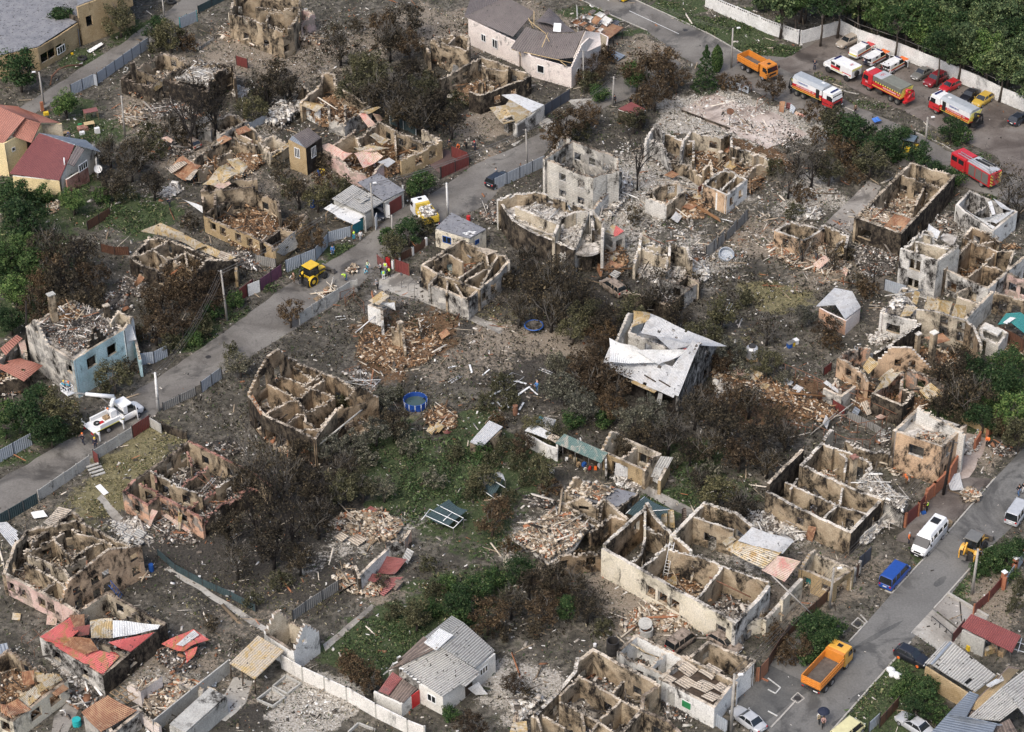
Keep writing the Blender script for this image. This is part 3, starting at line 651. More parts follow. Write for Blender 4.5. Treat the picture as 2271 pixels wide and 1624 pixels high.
def brs(seed,depth=4,spread=.6,r0=.03,n0=5,h0=-.9,up=.5):
 g=random.Random(seed);mb=LM()
 def rec(p,d,L,r,k):
  pts=[p];q_=p
  for _ in range(3):
   d=(d+Vec((g.uniform(-.25,.25),g.uniform(-.25,.25),g.uniform(-.1,.2)))).normalized();q_=q_+d*L/3;pts.append(q_)
  mb.tube(pts,[r,r*.85,r*.7,r*.5],4,cap=False)
  if k>0:
   for _ in range(g.choice((2,3,3))):
    nd=(d+Vec((g.uniform(-1,1),g.uniform(-1,1),g.uniform(-.3,.8)))*spread).normalized();rec(pts[g.choice((2,3))],nd,L*g.uniform(.62,.85),r*.55,k-1)
 for i in range(n0):
  a=i/n0*2*PI+g.random();rec(zv(h0),Vec((cos(a)*up,sin(a)*up,1)).normalized(),g.uniform(.55,.8),r0,depth-1)
 return mb
LEAF={}
def proto(kind):
 spec={'green':('lgr',5200,40,.28,.030),'dkgreen':('ldk',5200,40,.28,.030),'forest':('l_forest',5200,60,.20,.032),'brown':('l_brown',3600,46,.21,.026),'dark':('l_dark',3100,50,.20,.024),'olive':('l_olive',4000,44,.22,.026),'grey':('l_grey',4200,44,.20,.024),'thin':('l_dark',1300,60,.17,.020)}[kind]
 mat,n,lo,lr,sz=spec;out=[]
 for v in range(3):
  V,F=lfc(n,lo,lr,sz,sum(map(ord,kind))+v*17)
  me=bpy.data.meshes.new('crown');o=npm('crown',V,F,mat);m=o.data;bpy.data.objects.remove(o);out.append(m)
 br=[]
 for v in range(2):
  mb=brs(sum(map(ord,kind))+v,4 if kind in('thin','dark')else 3);o=mb.mk('branches','ashbark'if v else'char');br.append(o.data);bpy.data.objects.remove(o)
 LEAF[kind]=(out,br)
tcount={}
def tree(px,py,r,kind='brown',label=None,aspect=1,name=None,group=None,h=None,cat='tree',trunk=True):
 if kind not in LEAF:proto(kind)
 s0=ppm(gp(px,py,2));rm=r/s0*{'dark':1.22,'brown':1.12,'olive':1.15,'grey':1.1,'thin':1.2}.get(kind,1.05);low=rm<1.6
 cz=h if h else(rm*.75*aspect if low else rm*1.15*aspect+.3)
 c=gp(px,py,cz);nm=name or('bush'if low else'tree')
 root=empty(nm,(c.x,c.y,0),0)
 lab=label or aul(kind,nm,px,py);tag(root,lab[0]if isinstance(lab,tuple)else lab,'bush'if low and cat=='tree'else cat,group or(lab[1]if isinstance(lab,tuple)else None))
 cr,br=LEAF[kind];i=random.randrange(3)
 o=bpy.data.objects.new('crown',cr[i]);COL.objects.link(o);o.parent=root;o.location=(0,0,cz);o.scale=(rm*ru(.92,1.08),rm*ru(.92,1.08),rm*aspect*ru(.85,1.05));o.rotation_euler=(ru(-.15,.15),ru(-.15,.15),ru(0,6.3))
 b=bpy.data.objects.new('branches',br[random.randrange(2)]);COL.objects.link(b);b.parent=root;b.location=(0,0,cz);b.scale=(rm*.95,rm*.95,rm*aspect);b.rotation_euler=(0,0,ru(0,6.3))
 if not low and trunk:
  mb=LM();mb.tube([(0,0,-.1),(.05*rm,0,cz*.35),(0,.03*rm,cz*.8)],[.09+.045*rm,.07+.03*rm,.05],7);t=mb.mk('trunk','char'if kind in('thin','dark')else'bark');t.parent=root;t.location=(0,0,0)
 return root
NEAR=[]
def near(px,py,used=None):
 d=sorted((hypot((x-px),(y-py)*1.3),t,x,y)for x,y,t in NEAR)
 return d
LABU=set()
def aul(kind,nm,px,py):
 adj={'green':'green leafy','dkgreen':'dark green','forest':'tall green','brown':'scorched brown','dark':'charred dark','olive':'dull olive','grey':'ash grey','thin':'bare burnt','cedar':'dark conifer'}[kind]
 for d,t,x,y in near(px,py):
  dx,dy=px-x,py-y
  if d<28:w='beside'
  elif abs(dx)>abs(dy)*1.2:w='right of'if dx>0 else'left of'
  else:w='in front of'if dy>0 else'behind'
  for z in(w,{'beside':'close by'}.get(w,'a little '+w),):
   l=f'{adj} {nm} {z} the {t}'
   if l not in LABU and len(l.split())<=16:LABU.add(l);return l
 return f'{adj} {nm}'
def bb(px,py,hm,label,mat='char',spread=.8,name='burnt_tree',n0=4,depth=5,r0=.028):
 p=q(px,py);mb=brs(int(px*7+py),depth,spread,r0,n0,0,.35);s=hm/1.9
 root=empty(name,p,0,label,'tree');o=mb.mk('branches',mat);o.parent=root;o.location=(0,0,hm*.25);o.scale=(s,s,s)
 t=LM();t.tube([(0,0,0),(.05,.02,hm*.28)],[.16,.12],7);t=t.mk('trunk',mat);t.parent=root;return root
def con(px,py,hm,rm,label,mat='ldk',name='conifer_tree',full=False):
 p=q(px,py);g=np.random.default_rng(int(px));n=5000
 z=g.uniform(0,1,n)**(1.3 if not full else 1);a=g.uniform(0,2*PI,n);pf=(1-z)**.8 if not full else np.sin(np.clip(z*1.1+.25,0,PI*.999/1)*1)**.6*(1-z**3)
 lay=1+.3*np.sin(z*40+np.sin(a*3))if not full else 1+.12*np.sin(a*5+z*9)
 rr=rm*pf*lay*g.uniform(.5,1,n)**.5;P=np.stack([rr*np.cos(a),rr*np.sin(a),.25+z*hm*.97],1)
 d=g.normal(0,1,(n,3));d/=np.linalg.norm(d,axis=1)[:,None];e=np.cross(d,g.normal(0,1,(n,3)));e/=np.linalg.norm(e,axis=1)[:,None];s=.09
 V=np.stack([P-d*s-e*s*.5,P+d*s-e*s*.5,P+d*s+e*s*.5,P-d*s+e*s*.5],1).reshape(-1,3)
 root=empty(name,p,0,label,'tree');o=npm('crown',V,np.arange(4*n).reshape(-1,4),mat,root)
 t=LM();t.tube([(0,0,0),(0,0,hm*.9)],[.16,.03],6);t=t.mk('trunk','bark');t.parent=root
def weeds(name,zones,mat,size=.13,hmax=.45):
 Vs=[];k=0
 for poly,dens,hm in zones:
  P=[gp(x,y)for x,y in poly];XY=sca([(p.x,p.y)for p in P],int(parea([(p.x,p.y)for p in P])*dens))
  if not len(XY):continue
  keep=np.array([nz(x,y,.35,3)+.35*nz(x,y,1.4,5)+rng.uniform(-.35,.35)>-.12 for x,y in XY]);XY=XY[keep];n=len(XY)
  cl=np.array([max(.15,.6+.9*nz(x,y,.5,11))for x,y in XY])
  z=rng.uniform(.02,1,n)*hm*cl;s=size*np.exp(rng.normal(0,.4,n))
  d=rng.normal(0,1,(n,3))+np.array([0,0,.5]);d/=np.linalg.norm(d,axis=1)[:,None];e=np.cross(d,rng.normal(0,1,(n,3)));e/=np.linalg.norm(e,axis=1)[:,None]
  Pn=np.column_stack([XY,z]);s=s[:,None];d2=np.cross(e,d)
  Vs.append(np.stack([Pn-e*s-d2*s*.45,Pn+e*s-d2*s*.3,Pn+e*s*.9+d2*s*.45,Pn-e*s+d2*s*.35],1).reshape(-1,3))
 V=np.vstack(Vs);o=npm(name,V,np.arange(len(V)).reshape(-1,4),mat);o['kind']='stuff';return o
def db(name,zones,mat,size=.2):
 Vs=[];Fs=[];k=0
 for poly,dens in zones:
  P=[gp(x,y)for x,y in poly];XY=sca([(p.x,p.y)for p in P],int(parea([(p.x,p.y)for p in P])*dens))
  if not len(XY):continue
  keep=np.array([nz(x,y,.3,33)+rng.uniform(-.3,.3)>-.1 for x,y in XY])
  for po,nm in EXCL:
   if'ro'in nm or'lane'in nm or'lot'in nm:keep&=~(inpoly(XY[:,0],XY[:,1],po)&(rng.random(len(XY))<.93))
  XY=XY[keep]
  V,F=shd(XY,np.full(len(XY),.05),size,.25,22. if'pl'in name else 3);Vs.append(V);Fs.append(F+k);k+=len(V)
 o=npm(name,np.vstack(Vs),np.vstack(Fs),mat);o['kind']='stuff';return o
def RU(label,c,h=3,**k):return Ruin(k.pop('name','burnt_house'),label,k.pop('cat','house'),c,h,**k)
tl(0,0)
r=RU('roofless tan burnt house inside the pale grey metal fence by the top left lane',(1600,690),3.4,o='dark',t='td')
r.w('1330,765 1080,685 1445,462 1660,545',2.9,win=[.3,.62,.85],o='dark')
r.w('1330,765 1430,700 1840,800',3.2,win=[.3,.7],o='dark');r.w('1660,545 2040,575 2075,640',3.4,win=[.5]);r.w('1840,800 1870,660 2070,560 2085,690',4.4,win=[.35,.6],ww=1.3,o='dark',rows=[(1,2.3),(3.1,4.3)])
r.p('1420,690 1660,560',win=[.3,.6]);r.p('1200,605 1425,700',win=[.5]);r.p('1640,560 1700,640')
r.rub('1110,690 1440,480 1650,560 1420,700 1330,750','tan',0,.9,4);r.slab('1560,700 1700,600 1960,575 2040,640 1850,770',2.3)
r.rub('1560,700 1720,590 1940,575 2030,640 1850,780','white',2.3,.6,9,.2,hz=2.4)
r.chim(1175,560,5.2,.6,'dark');r.sh('1350,770,3 1440,700,3.3 1440,760,2.3 1380,810,2','gol',.15)
r=RU('low burnt outbuilding shell with grey render left of the terrace ruins',(1990,1120),2.4,o='gpl',name='burnt_shed',cat='shed')
r.w('1820,1120 2040,1000 2190,1070 1960,1170 1820,1120',win=[.12,.35],door=.9);r.rub('1850,1120 2040,1020 2160,1070 1960,1150','ash',0,.4,4)
r.sh('1710,1090,1.2 1860,1010,1.6 1890,1060,.8 1760,1120,.6','slate',.1)
tl(1,0)
r=RU('two storey roofless sand coloured house ruin at the top edge left of centre',(60,110),5,o='tan')
r.w('-230,110 -180,-90 160,-60 390,-10 380,120 320,220 235,265 -230,100',5.2,win=[.12,.2,.3,.5,.6,.72,.82,.92],jg=.5)
r.p('0,60 210,90',h=5,win=[.3]);r.p('90,170 120,110 250,110',h=4.6);r.p('250,80 370,60',h=5.6);r.w('380,75 510,110 400,190 320,215',3.4,win=[.3,.7],o='pink',i='pink')
r.rub('-200,100 -160,-40 330,20 240,220','tan',0,1.3,4);r.w('-235,110 -100,150 20,310',2.4,win=[.4],o='beige')
heap([q(a,b)for a,b in((-120,330),(60,280),(330,300),(600,340),(560,420),(300,400),(100,470),(-60,420))],'tan',0,1,4,.3,None,'rubble_heap')
tag(bpy.data.objects['rubble_heap'],kind='stuff')
r=RU('tall thin tan wall fragments with iron stair rail at top centre by the white house',(1700,480),4.4,o='tan')
r.w('1560,330 1700,400 1880,440',4.6,win=[.4],jg=.6);r.w('1880,440 1890,330 1820,300',4.4,win=[.5]);r.w('1560,330 1680,320 1820,300',4,jg=.8);r.w('1480,340 1540,470',3,jg=.8)
r.p('1700,400 1760,330',h=4);r.rub('1560,350 1700,420 1860,440 1800,320','tan',0,1.2,4);r.sh('1750,570,3 1800,590,3.2 1790,700,.3 1720,680,.3','slate',.15)
tl(2,0)
r=RU('long roofless brick ruin behind the white roofed garages',(-70,640),3.4,o='dark',t='top')
tl(1,0)
r.w([(1640,700),(2000,500),(2271+160,660),(2271+110,700),(1990,840),(1900,815)],3.4,win=[.1,.18,.3,.42,.52,.64,.74,.84],ww=1.3,jg=.2)
r.p('2010,560 2050,600 2230,620',win=[.5]);r.p('1980,730 2110,770',h=2.2);r.p('1980,730 2060,690',h=2.4);r.rub('1680,710 2000,530 2400,680 1990,820','rust',0,.7,3)
r=RU('burnt ruin with tall chimney corner and heaped brown debris left of the little brick tower',(700,850),3,o='gpl')
r.w('400,900 580,740 590,640 690,650 700,750 960,900',3.6,jg=.25,o='tan');r.w('960,900 1010,930 790,1080 790,930',3.2,win=[.25],o='gpl');r.w('790,1080 650,1040 640,930',2.6,jg=.6,win=[.5]);r.w('370,760 420,740 480,830',3.4,jg=.7,o='dark')
r.w('560,980 400,900',2.6,win=[.4],jg=.6,o='wpl');r.rub('430,900 590,760 700,770 960,900 780,1000 560,1000','rust',.3,1.6,5,.3);r.sh('380,920,2.8 560,990,2.8 640,920,3.4 430,890,3.6','gol',.5,.4)
tl(1,0)
o=heap([q(a,b)for a,b in((200,950),(330,910),(420,960),(400,1010),(330,1090),(240,1150),(90,1110),(120,1050))],'white',0,1.6,7,.42,None,'slate_heap')
r=RU('roofless brick ruin draped with scorched red and white roof sheets behind the maroon gate',(1150,1300),3,o='tan')
r.w('900,1230 1090,1080 1240,1160 1500,1260 1640,1240',3.2,win=[.45,.6,.75],jg=.3);r.w('1640,1240 1500,1160 1480,1150',3,o='crm',i='crm');r.w('1640,1240 1400,1360 1290,1400',3.2,win=[.25,.6],ww=1.6,o='brw');r.w('600,1310 880,1200',3,o='pink',jg=.15,pf=[(0,2.2),(1,4)])
r.w('600,1320 780,1440 840,1500 1020,1540 1120,1450',2.6,o='pink',i='pink',win=[.75]);r.p('880,1200 930,1320');r.p('1230,1160 1240,1320')
r.rub('640,1310 900,1220 1090,1100 1500,1260 1290,1390 1000,1480','rust',0,1,4)
r.sh('575,1310,2.6 650,1290,2.8 860,1370,3.2 780,1440,2.4','pkr',.5,.3);r.sh('860,1320,3.4 1000,1290,3.2 1220,1340,3.4 1010,1380,2.8','gol',.5,.2);r.sh('870,1360,3 1020,1320,3.4 1130,1390,2.8 950,1490,2.4','pkr',.4)
r.sh('1000,1210,3.5 1060,1170,3.6 1180,1240,2.6 1110,1300,2.2','gol',.7);r.sh('910,1010,3 970,1000,3.2 1070,1110,1.6 1000,1135,1.4','pkr',.3);r.sh('1030,1010,3 1090,1020,3.2 1130,1070,1.8 1070,1090,1.6','pkr',.3);r.sh('910,1000,3.4 1080,940,3.6 1110,960,3.2 1000,1010,3.2','gol',.3)
r.sh('1080,1440,2.4 1180,1400,2.4 1240,1430,2 1170,1480,1.8','sil',.2)
r=RU('small open room ruin with pale walls left of the little brick tower',(140,1290),2.4,o='crm',i='crm',name='burnt_shed',cat='shed')
r.w('30,1260 150,1200 280,1270 130,1370 30,1260',win=[.2,.5]);r.rub('60,1260 150,1215 250,1270 130,1340','tan',0,.7)
r.sh('120,1360,2.3 280,1270,2.6 290,1300,2.2 150,1400,1.9','gol',.15)
tl(0,0)
r=RU('jumbled terrace ruin with brown scorched sheets left of the gabled tan ruin',(2150,1310),2.6,o='tan')
r.w('1660,1450 1900,1270 2060,1210 2271,1290',2.6,win=[.3,.7],jg=.5);r.w('2090,1160 2200,1100 2300,1200 2390,1330',2.6,jg=.5,win=[.5]);r.p('1760,1500 2050,1330',h=2.4,jg=.5);r.p('2100,1180 2230,1240',h=2.4,o='rtp')
r.rub('1700,1450 1900,1290 2200,1250 2350,1330 2100,1500','rust',0,1,5);r.sh('1480,1500,2 1620,1400,2.6 1790,1490,2.4 1640,1590,1.6','rus',.5);r.sh('1480,1500,2.2 1610,1405,2.9 1660,1450,2.7 1520,1540,2','slt',.3)
r.sh('1920,1240,2.6 1990,1200,2.8 2060,1230,2.6 1960,1280,2.3','rus',.15);r.sh('2090,1150,2.8 2180,1120,2.9 2230,1160,2.6 2110,1200,2.5','rus',.3);r.sh('1430,1230,1.6 1480,1210,1.8 1535,1240,1.8 1520,1275,1.3','pkr',.15)
r.sh('1640,1590,2 1730,1500,2.6 1760,1510,2.6 1690,1600,2','slt',.2)
tl(0,1)
r=RU('large gabled brick ruin with curled roof sheets and collapsed interior behind the teal fence',(2271,200),3.4,o='dark',t='td')
r.w('1790,70 1850,-20 2271,-40',4.4,o='dark',i='tan',jg=.2);r.w('1790,70 1905,60 2251,15',4.8,win=[.6],jg=.3,o='crm');r.w('1905,60 1905,180',4.4,o='dark')
r.w('1790,70 1800,150',4,o='dark');r.w('1830,260 2060,120',3.2,win=[.3,.6],jg=.5);r.w([(1820,290),(1990,370),(2271,480),(2271+140,560),(2271+160,600)],2.8,win=[.12,.25,.45,.6,.8],jg=.25,o='brw')
tl(1,1)
r.w('150,600 340,435 440,300 445,265',2.8,jg=.6,o='brw',win=[.2]);r.w('-20,60 190,145 210,250',3.6,jg=.3,win=[.3,.75]);r.w('45,520 200,420',3,jg=.3,i='crm');r.p('200,380 330,430',h=2.6,jg=.4);r.p('250,380 430,270',h=2.4,jg=.4,o='brown')
r.rub('-400,230 -100,60 180,150 400,290 190,420 40,500 -250,380','rust',0,1.2,5,.28)
r.sh('150,600,2.8 345,430,3.2 380,560,1.2 250,650,.8','slate',.2,holes=.12)
tl(0,1)
r.sh('1790,10,4.8 1900,-70,5.6 2080,-50,5 1940,30,4.6','gol',.5);r.sh('1850,-40,5.3 2010,-170,6.2 2150,-100,5.6 1990,0,4.8','gol',.6,.3);r.sh('2010,-200,6 2110,-230,6 2200,-140,5.2 2140,-60,5','gol',.4);r.sh('1900,30,4.9 2000,-60,5 2050,10,4.6 1960,60,4.5','pkr',.3)
r.sh('1610,140,2.2 1640,155,2.2 1800,270,1.9 1800,210,2.4','mw',.2)
r=RU('roofless ruin under peeling golden roof sheets above the scorched roadside trees',(1650,600),3.1,o='dark',t='top')
r.w('1160,665 1320,480 1470,490 1900,670',3.2,win=[.2,.5,.8],jg=.2);r.w('1160,665 1300,740 1480,810 1670,880',3,win=[.2,.55,.8],o='dark',jg=.3);r.w('1670,880 2100,700',3,pf=[(0,3),(.4,5.4),(1,3.2)],jg=.15,o='dark');r.w('2100,680 2090,760',3,o='brw')
r.p('1180,650 1350,590 1480,510',h=3.2,win=[.6]);r.p('1350,590 1500,690 1420,740',h=3);r.p('1500,690 1640,600 1800,690',h=3.1,win=[.3]);r.p('1540,690 1700,750 1720,820',h=2.9,win=[.4]);r.p('1640,600 1660,720',h=3)
r.rub('1190,660 1330,500 1480,520 1850,680 1670,850 1400,760','tan',0,.6,4)
r.sh('1250,430,3.3 1430,355,4.6 1640,450,4.4 1500,480,3.2','gol',.3,.2);r.sh('1500,480,3.2 1640,450,4.3 1830,560,3.9 1760,590,3','gol',.4,.2);r.sh('1760,590,3 1830,550,3.7 2110,670,3.3 2010,700,2.9','gol',.35,.1);r.sh('1930,650,3.6 1960,600,3.8 2060,630,3.6 2010,690,3.2','slt',.1)
r.sh('1190,900,1.5 1240,810,2.2 1280,840,2 1210,920,.8','rus',.3)
r=RU('pale turquoise two storey house with burnt attic floor and triangular gable fragments',(640,1350),6,o='turquoise',i='crm',t='top')
r.w('240,1270 420,1430 650,1570',6,o='gpl',jg=.03,win=[.9],rows=[(3.6,4.9)]);r.w('650,1570 770,1490 1090,1300',6,o='turquoise',jg=.03,win=[.33,.72],ww=1.6,rows=[(3.3,4.9)]);r.w('1090,1300 1170,1190 1040,1130',6,o='wpl',i='crm',jg=.15);r.w('240,1270 640,1040 870,1120 1090,1300',6,jg=.25,o='dark')
r.slab('250,1290 640,1060 870,1140 1080,1300 650,1560',5.75);r.rub('300,1290 640,1070 860,1150 1050,1300 650,1530','ash',5.75,.4,10,.2,hz=6);r.rub('480,1190 640,1080 760,1180 600,1260','rust',5.9,.7,6,.25,hz=6)
r.w('250,1290,6 430,1440,6',6,pf=[(0,6.05),(.45,8.6),(.55,8.6),(1,6.05)],jg=0,o='gpl',win=[.5],rows=[(6.7,7.6)],ww=.6,th=.25,name='gable');r.w('780,1470 930,1370',6,pf=[(0,6.05),(.5,8.8),(1,6.05)],jg=0,o='dark',i='crm',win=[.5],rows=[(6.7,7.7)],ww=.6,th=.25,name='gable')
r.chim(450,990,10.2,.85,'tan',6,'cnc');r.chim(940,1090,7.6,.7,'dark',5.8);r.w('980,1230 1050,1140 1150,1190',7,z0=5.9,o='crm',i='crm',jg=.1,th=.2)
r.w('1100,1450 1200,1380 1240,1560',2.8,o='turquoise',i='turquoise',jg=.1,door=.5);r.sh('1100,1290,5.4 1160,1240,5.4 1210,1390,3.6 1120,1410,3.6','mw',.12)
o=q(230,1050,9);pb=q(240,1560,0);mb=MB();mb.tube([pb,o],[.17,.12],8);tag(mb.mk('burnt_pole','char'),'black charred pole at the left corner of the turquoise house','pole')
r=RU('low house with collapsed orange tile roof at the left edge by the turquoise house',(90,1520),3,o='dark',i='gpl')
r.w('-80,1620 40,1500 150,1350 230,1500 230,1700 -80,1760',2.8,jg=.4,win=[.3,.7]);r.sh('0,1470,3.6 150,1350,4.4 200,1380,4 50,1530,3','ter',.15,lab='fallen orange tiled roof slope');r.sh('160,1420,3.6 220,1390,3.6 235,1480,2.6 190,1530,2.4','pkr',.2)
r.sh([(-60,1620,3.4),(190,1560,4.2),(380,1620+0,3),(210,1760,2.6)],'ter',.35,holes=.05);r.rub('-60,1600 60,1500 220,1500 220,1700 0,1740','rust',0,1.2,4)
tl(1,2)
r=RU('big roofless brown brick house with two gables and many rooms left of the blue pool',(380,330),5.4,o='brown',i='brown',t='top')
r.w('-60,240 349,-30',4.6,pf=[(0,4.6),(.22,6.8),(.45,8.4),(.66,8.4),(.85,6),(1,4.8)],win=[.3,.6],rows=[(1,2.3),(3.6,6)],ww=1.3,jg=.1,o='brown',name='gable_wall')
r.w('-60,260 75,430 525,640',4.6,win=[.2,.42,.62,.84],ww=1.9,rows=[(.3,2.4)],jg=.15,o='dark');r.w('525,640 710,380',4.6,win=[.4],jg=.1,o='brown');r.w('710,385 1070,270',4.6,pf=[(0,4.4),(.12,4.7),(.5,6.9),(.62,6.9),(1,4.4)],win=[.3,.62],rows=[(1,2.4),(4.2,5.6)],ww=1.3,jg=.08,o='brown',name='gable_wall')
r.w('349,-30 720,100 870,200 1070,270',4.6,win=[.2,.5,.75],jg=.15)
for a in([(75,430),(220,340),(360,290),(500,190),(600,120)],[(110,160),(330,270),(350,300)],[(200,70),(480,190),(690,270)],[(210,80),(340,-30)],[(270,510),(360,430),(500,380),(690,280)],[(350,560),(560,560),(650,440)],[(430,490),(550,550)],[(360,290),(430,390),(440,480)],[(430,160),(600,60)],[(330,0),(500,110)]):r.p(a,h=4.4,win=[.5]if len(a)>2 else 0,rows=[(0,2.1)],jg=.3,o='brown',i='brown')
r.rub('-30,260 120,-150 420,-80 1020,280 700,380 525,620 80,420','tan',0,1,4,.26);r.sh('-50,280,4.5 -30,250,4.6 60,420,4.5 40,440,4.4','rus',.1)
r.beam((560,700,3.2),(1060,290,3.4),.12,'cnc','ledge');r.beam((210,470,4.4),(280,430,4.4));r.beam((270,510,4.4),(350,440,4.4))
tl(0,2)
r=RU('roofless ruin with red tiled wall tops and orange render behind the concrete roadside fence',(1700,1000),3.4,o='dark',i='tan',t='rtp')
r.w('1680,665 2271,960 2400,1060',3.4,win=[.2,.5,.8],jg=.08,t='rtp');r.w('1680,665 1190,1010',3.2,win=[.15,.4,.65,.88],jg=.2,t='td');r.w('1190,1010 1100,1110 1310,1230 1410,1140 1790,1345',3.2,win=[.28,.6,.8],jg=.06,t='rtp',o='peach');r.w('1790,1345 2100,1140 2271,1060',2.8,jg=.7,win=[.3])
r.p('1340,930 1560,1050 1790,1140',win=[.3,.7],t='tw');r.p('1920,1060 2120,940',jg=.3,t='tw');r.p('1610,1040 1840,900',h=2.6,jg=.4);r.p('1240,1040 1400,1120',h=3,win=[.5]);r.p('1670,1260 1880,1110 1920,1060',h=2.2,jg=.5);r.p('1380,920 1380,1010');r.p('1660,760 1700,860',h=3)
r.rub('1240,1020 1680,700 2200,970 1790,1300 1400,1120','ash',0,.9,6,.24);r.sh('1310,1400,.1 1350,1270,2.6 1400,1290,2.6 1340,1430,.1','pkr',.15);r.sh('1440,1330,1 1480,1310,1.1 1720,1480,.1 1680,1490,.1','pkr',.1);r.sh('1580,1250,3 1620,1225,3.1 1590,1460,.3 1570,1440,.3','gol',.2)
for a,b,c in((1760,990,1900),(1800,960,1940)):r.beam((a,b,2.6),(c,1130-(b-960),.5),.05,'rst','ladder_rail')
r=RU('roofless ruin with pink outer wall and tall brown gable above the red roofed house',(600,1640),3.4,o='dark',i='tan',t='top')
tl(0,3)
r.w('35,210 130,-40 200,-110 230,-160',3.4,win=[.4],jg=.3,o='tan');r.w('35,210 545,470 700,560',3.2,win=[.1,.25,.5,.62],ww=1.1,jg=.12,o='pink',lab='pale pink rendered wall');r.w('545,470 1250,60',3.2,pf=[(0,3.2),(.12,5.6),(.62,6.8),(.97,4.8),(1,4.4)],win=[.2,.42,.55,.9],rows=[(1,2.3),(3.2,4.2)],jg=.04,o='apr',i='dark',name='gable_wall')
r.w('230,-160 700,-260 1000,-90 1240,-10',3.4,win=[.3,.5,.8],jg=.25);r.p('220,120 300,150 600,340',h=3.2,jg=.2);r.p('210,20 470,-90 560,-160',h=3.3,win=[.5]);r.p('250,40 560,170 610,240',h=3.2,jg=.35,i='crm',win=[.4]);r.p('470,-100 650,80',h=3.2,win=[.5]);r.p('640,80 820,-40 900,-60',h=3.2);r.p('370,370 480,290',h=3.1);r.p('640,-180 1030,-30',h=3.2,win=[.5]);r.p('560,170 750,60',h=3.2,i='crm')
r.rub('60,200 150,-30 560,-170 1000,-60 640,240 540,430','tan',0,.8,4);r.sh('815,140,3.4 900,120,3.5 1025,175,3.2 930,235,3','slate',.25);r.beam((770,100,4.8),(780,370,1.5),.13,'rst')
tl(0,2)
r.w('270,1560 640,1290 730,1350',3,win=[.2,.5,.8],o='tan',jg=.3);r.sh('380,1390,3.2 520,1250,3.2 640,1280,3.2 450,1430,2.8','slt',.2);r.sh('200,1520,2.6 330,1420,2.8 400,1440,2.8 250,1560,2.4','slt',.15)
mb=MB();mb.sh([q(-60,1400,2.8),q(60,1390,2.8),q(190,1490,2.6),q(120,1620,2.3)],6,8,.1,.1,holes=.02);P0=[q(-40,1420,0),q(60,1400,0),q(180,1500,0),q(110,1600,0)]
e=empty('lean_to_roof',q(80,1500,0),0,'grey sheet roofed lean-to at the left edge in front of the mesh fence','shed');mb.mk('roof_sheet','sil',e)
for k,(x,y)in enumerate(((60,1395),(185,1495),(115,1600),(-40,1480))):
 mb=MB();a=q(x,y,2.4);mb.tube([(a.x,a.y,0),a],.06,5);mb.mk('post','bwd',e)
tl(0,3)
r=RU('burnt house with buckled coral red metal roof, left side near the bottom',(900,750),3,o='wso',i='crm',t='td')
r.w('370,780 640,590 950,385 1460,660',3,win=[.62,.85],jg=.08,o='dark',i='crm');r.w('370,780 910,1115',3,win=[.25,.7],jg=.04,o='wso');r.w('910,1115 1110,950 1460,660',3,win=[.45],jg=.04,o='dark')
r.p('1080,640 1200,560',i='crm',o='crm',door=None);r.p('1200,560 1330,650',i='crm',o='crm');r.p('880,820 1100,930',i='crm',o='crm',h=2.9);r.p('780,590 700,700',o='crm',i='crm')
r.rub('420,780 950,410 1430,660 920,1080','ash',0,.6,4)
r.sh('355,785,3 620,600,3.5 700,740,3.9 560,850,3.4','m_red',.25,lab='coral red roof sheet');r.sh('380,800,3 540,800,3.6 1060,950,3.3 910,1115,3','m_red',.2,lab='coral red roof sheet');r.sh('620,600,3.6 750,575,4 760,720,3.8 660,700,3.9','rus',.4);r.sh('600,790,4 800,790,4.3 870,890,3.8 770,930,3.6','rus',.45);r.sh('560,850,3.6 650,800,4 780,920,3.6 760,940,3.4','rus',.3)
r.sh('800,650,4.2 1000,630,4.5 1000,800,3.8 810,800,4.2','gol',.3,.15);r.sh('1000,640,4.5 1420,680,3.6 1400,720,3.3 1000,800,3.8','mw',.2,.1);r.sh('960,830,3.7 1370,740,3.3 1160,910,3.1 1080,890,3.2','m_redclean',.08,lab='clean red roof sheet');r.sh('640,700,4.3 800,670,4.6 790,760,3.6 690,780,3.4','dkr',.2)
r.sh('990,890,2.6 1060,950,2.6 1050,960,2 965,940,2','m_redclean',.05)
r=RU('crushed ochre walled house under rippled copper coloured sheets in the bottom left corner',(300,1300),3,o='apr',i='brown',t='td')
r.w('80,890 560,1160',3.2,jg=.9,win=[.3,.6],i='tan');r.w('580,1165 110,1520',2.9,win=[.25,.6],ww=1.5,jg=.05,o='beige');r.w('110,1520 -60,1440',2.9,jg=.1,o='beige',win=[.4]);r.w('80,890 -60,960',3,jg=.3);r.rub('-40,980 90,920 540,1170 110,1480 -50,1400','rust',0,1.2,5)
r.sh('0,1400,3.2 160,1330,3.8 280,1420,3.4 120,1500,3','rus',.5,.2);r.sh('130,1340,3.9 330,1200,4.2 370,1290,3.3 240,1410,3.1','gol',.5);r.sh('300,1230,4 520,1110,3.9 560,1160,3.3 360,1270,3.3','gol',.4);r.sh('190,1090,3.9 300,1075,4.1 300,1200,2.8 200,1210,2.8','rus',.3);r.sh('310,1090,3.9 510,1110,3.9 480,1190,3.1 330,1180,2.8','gol',.3);r.sh('0,1370,3.6 60,1390,3.4 110,1510,3.1 10,1450,3.1','rus',.3);r.sh('460,1280,3 560,1200,3.2 610,1240,2.6 500,1310,2.6','rus',.2)
r.sh('-60,860,1.6 60,830,1.8 90,960,1.2 -20,1080,.9','blg',.4)
r=RU('low stone hut with curved rusty copper roof sheet at bottom left',(980,1480),2.4,o='gpl',name='shed',cat='shed')
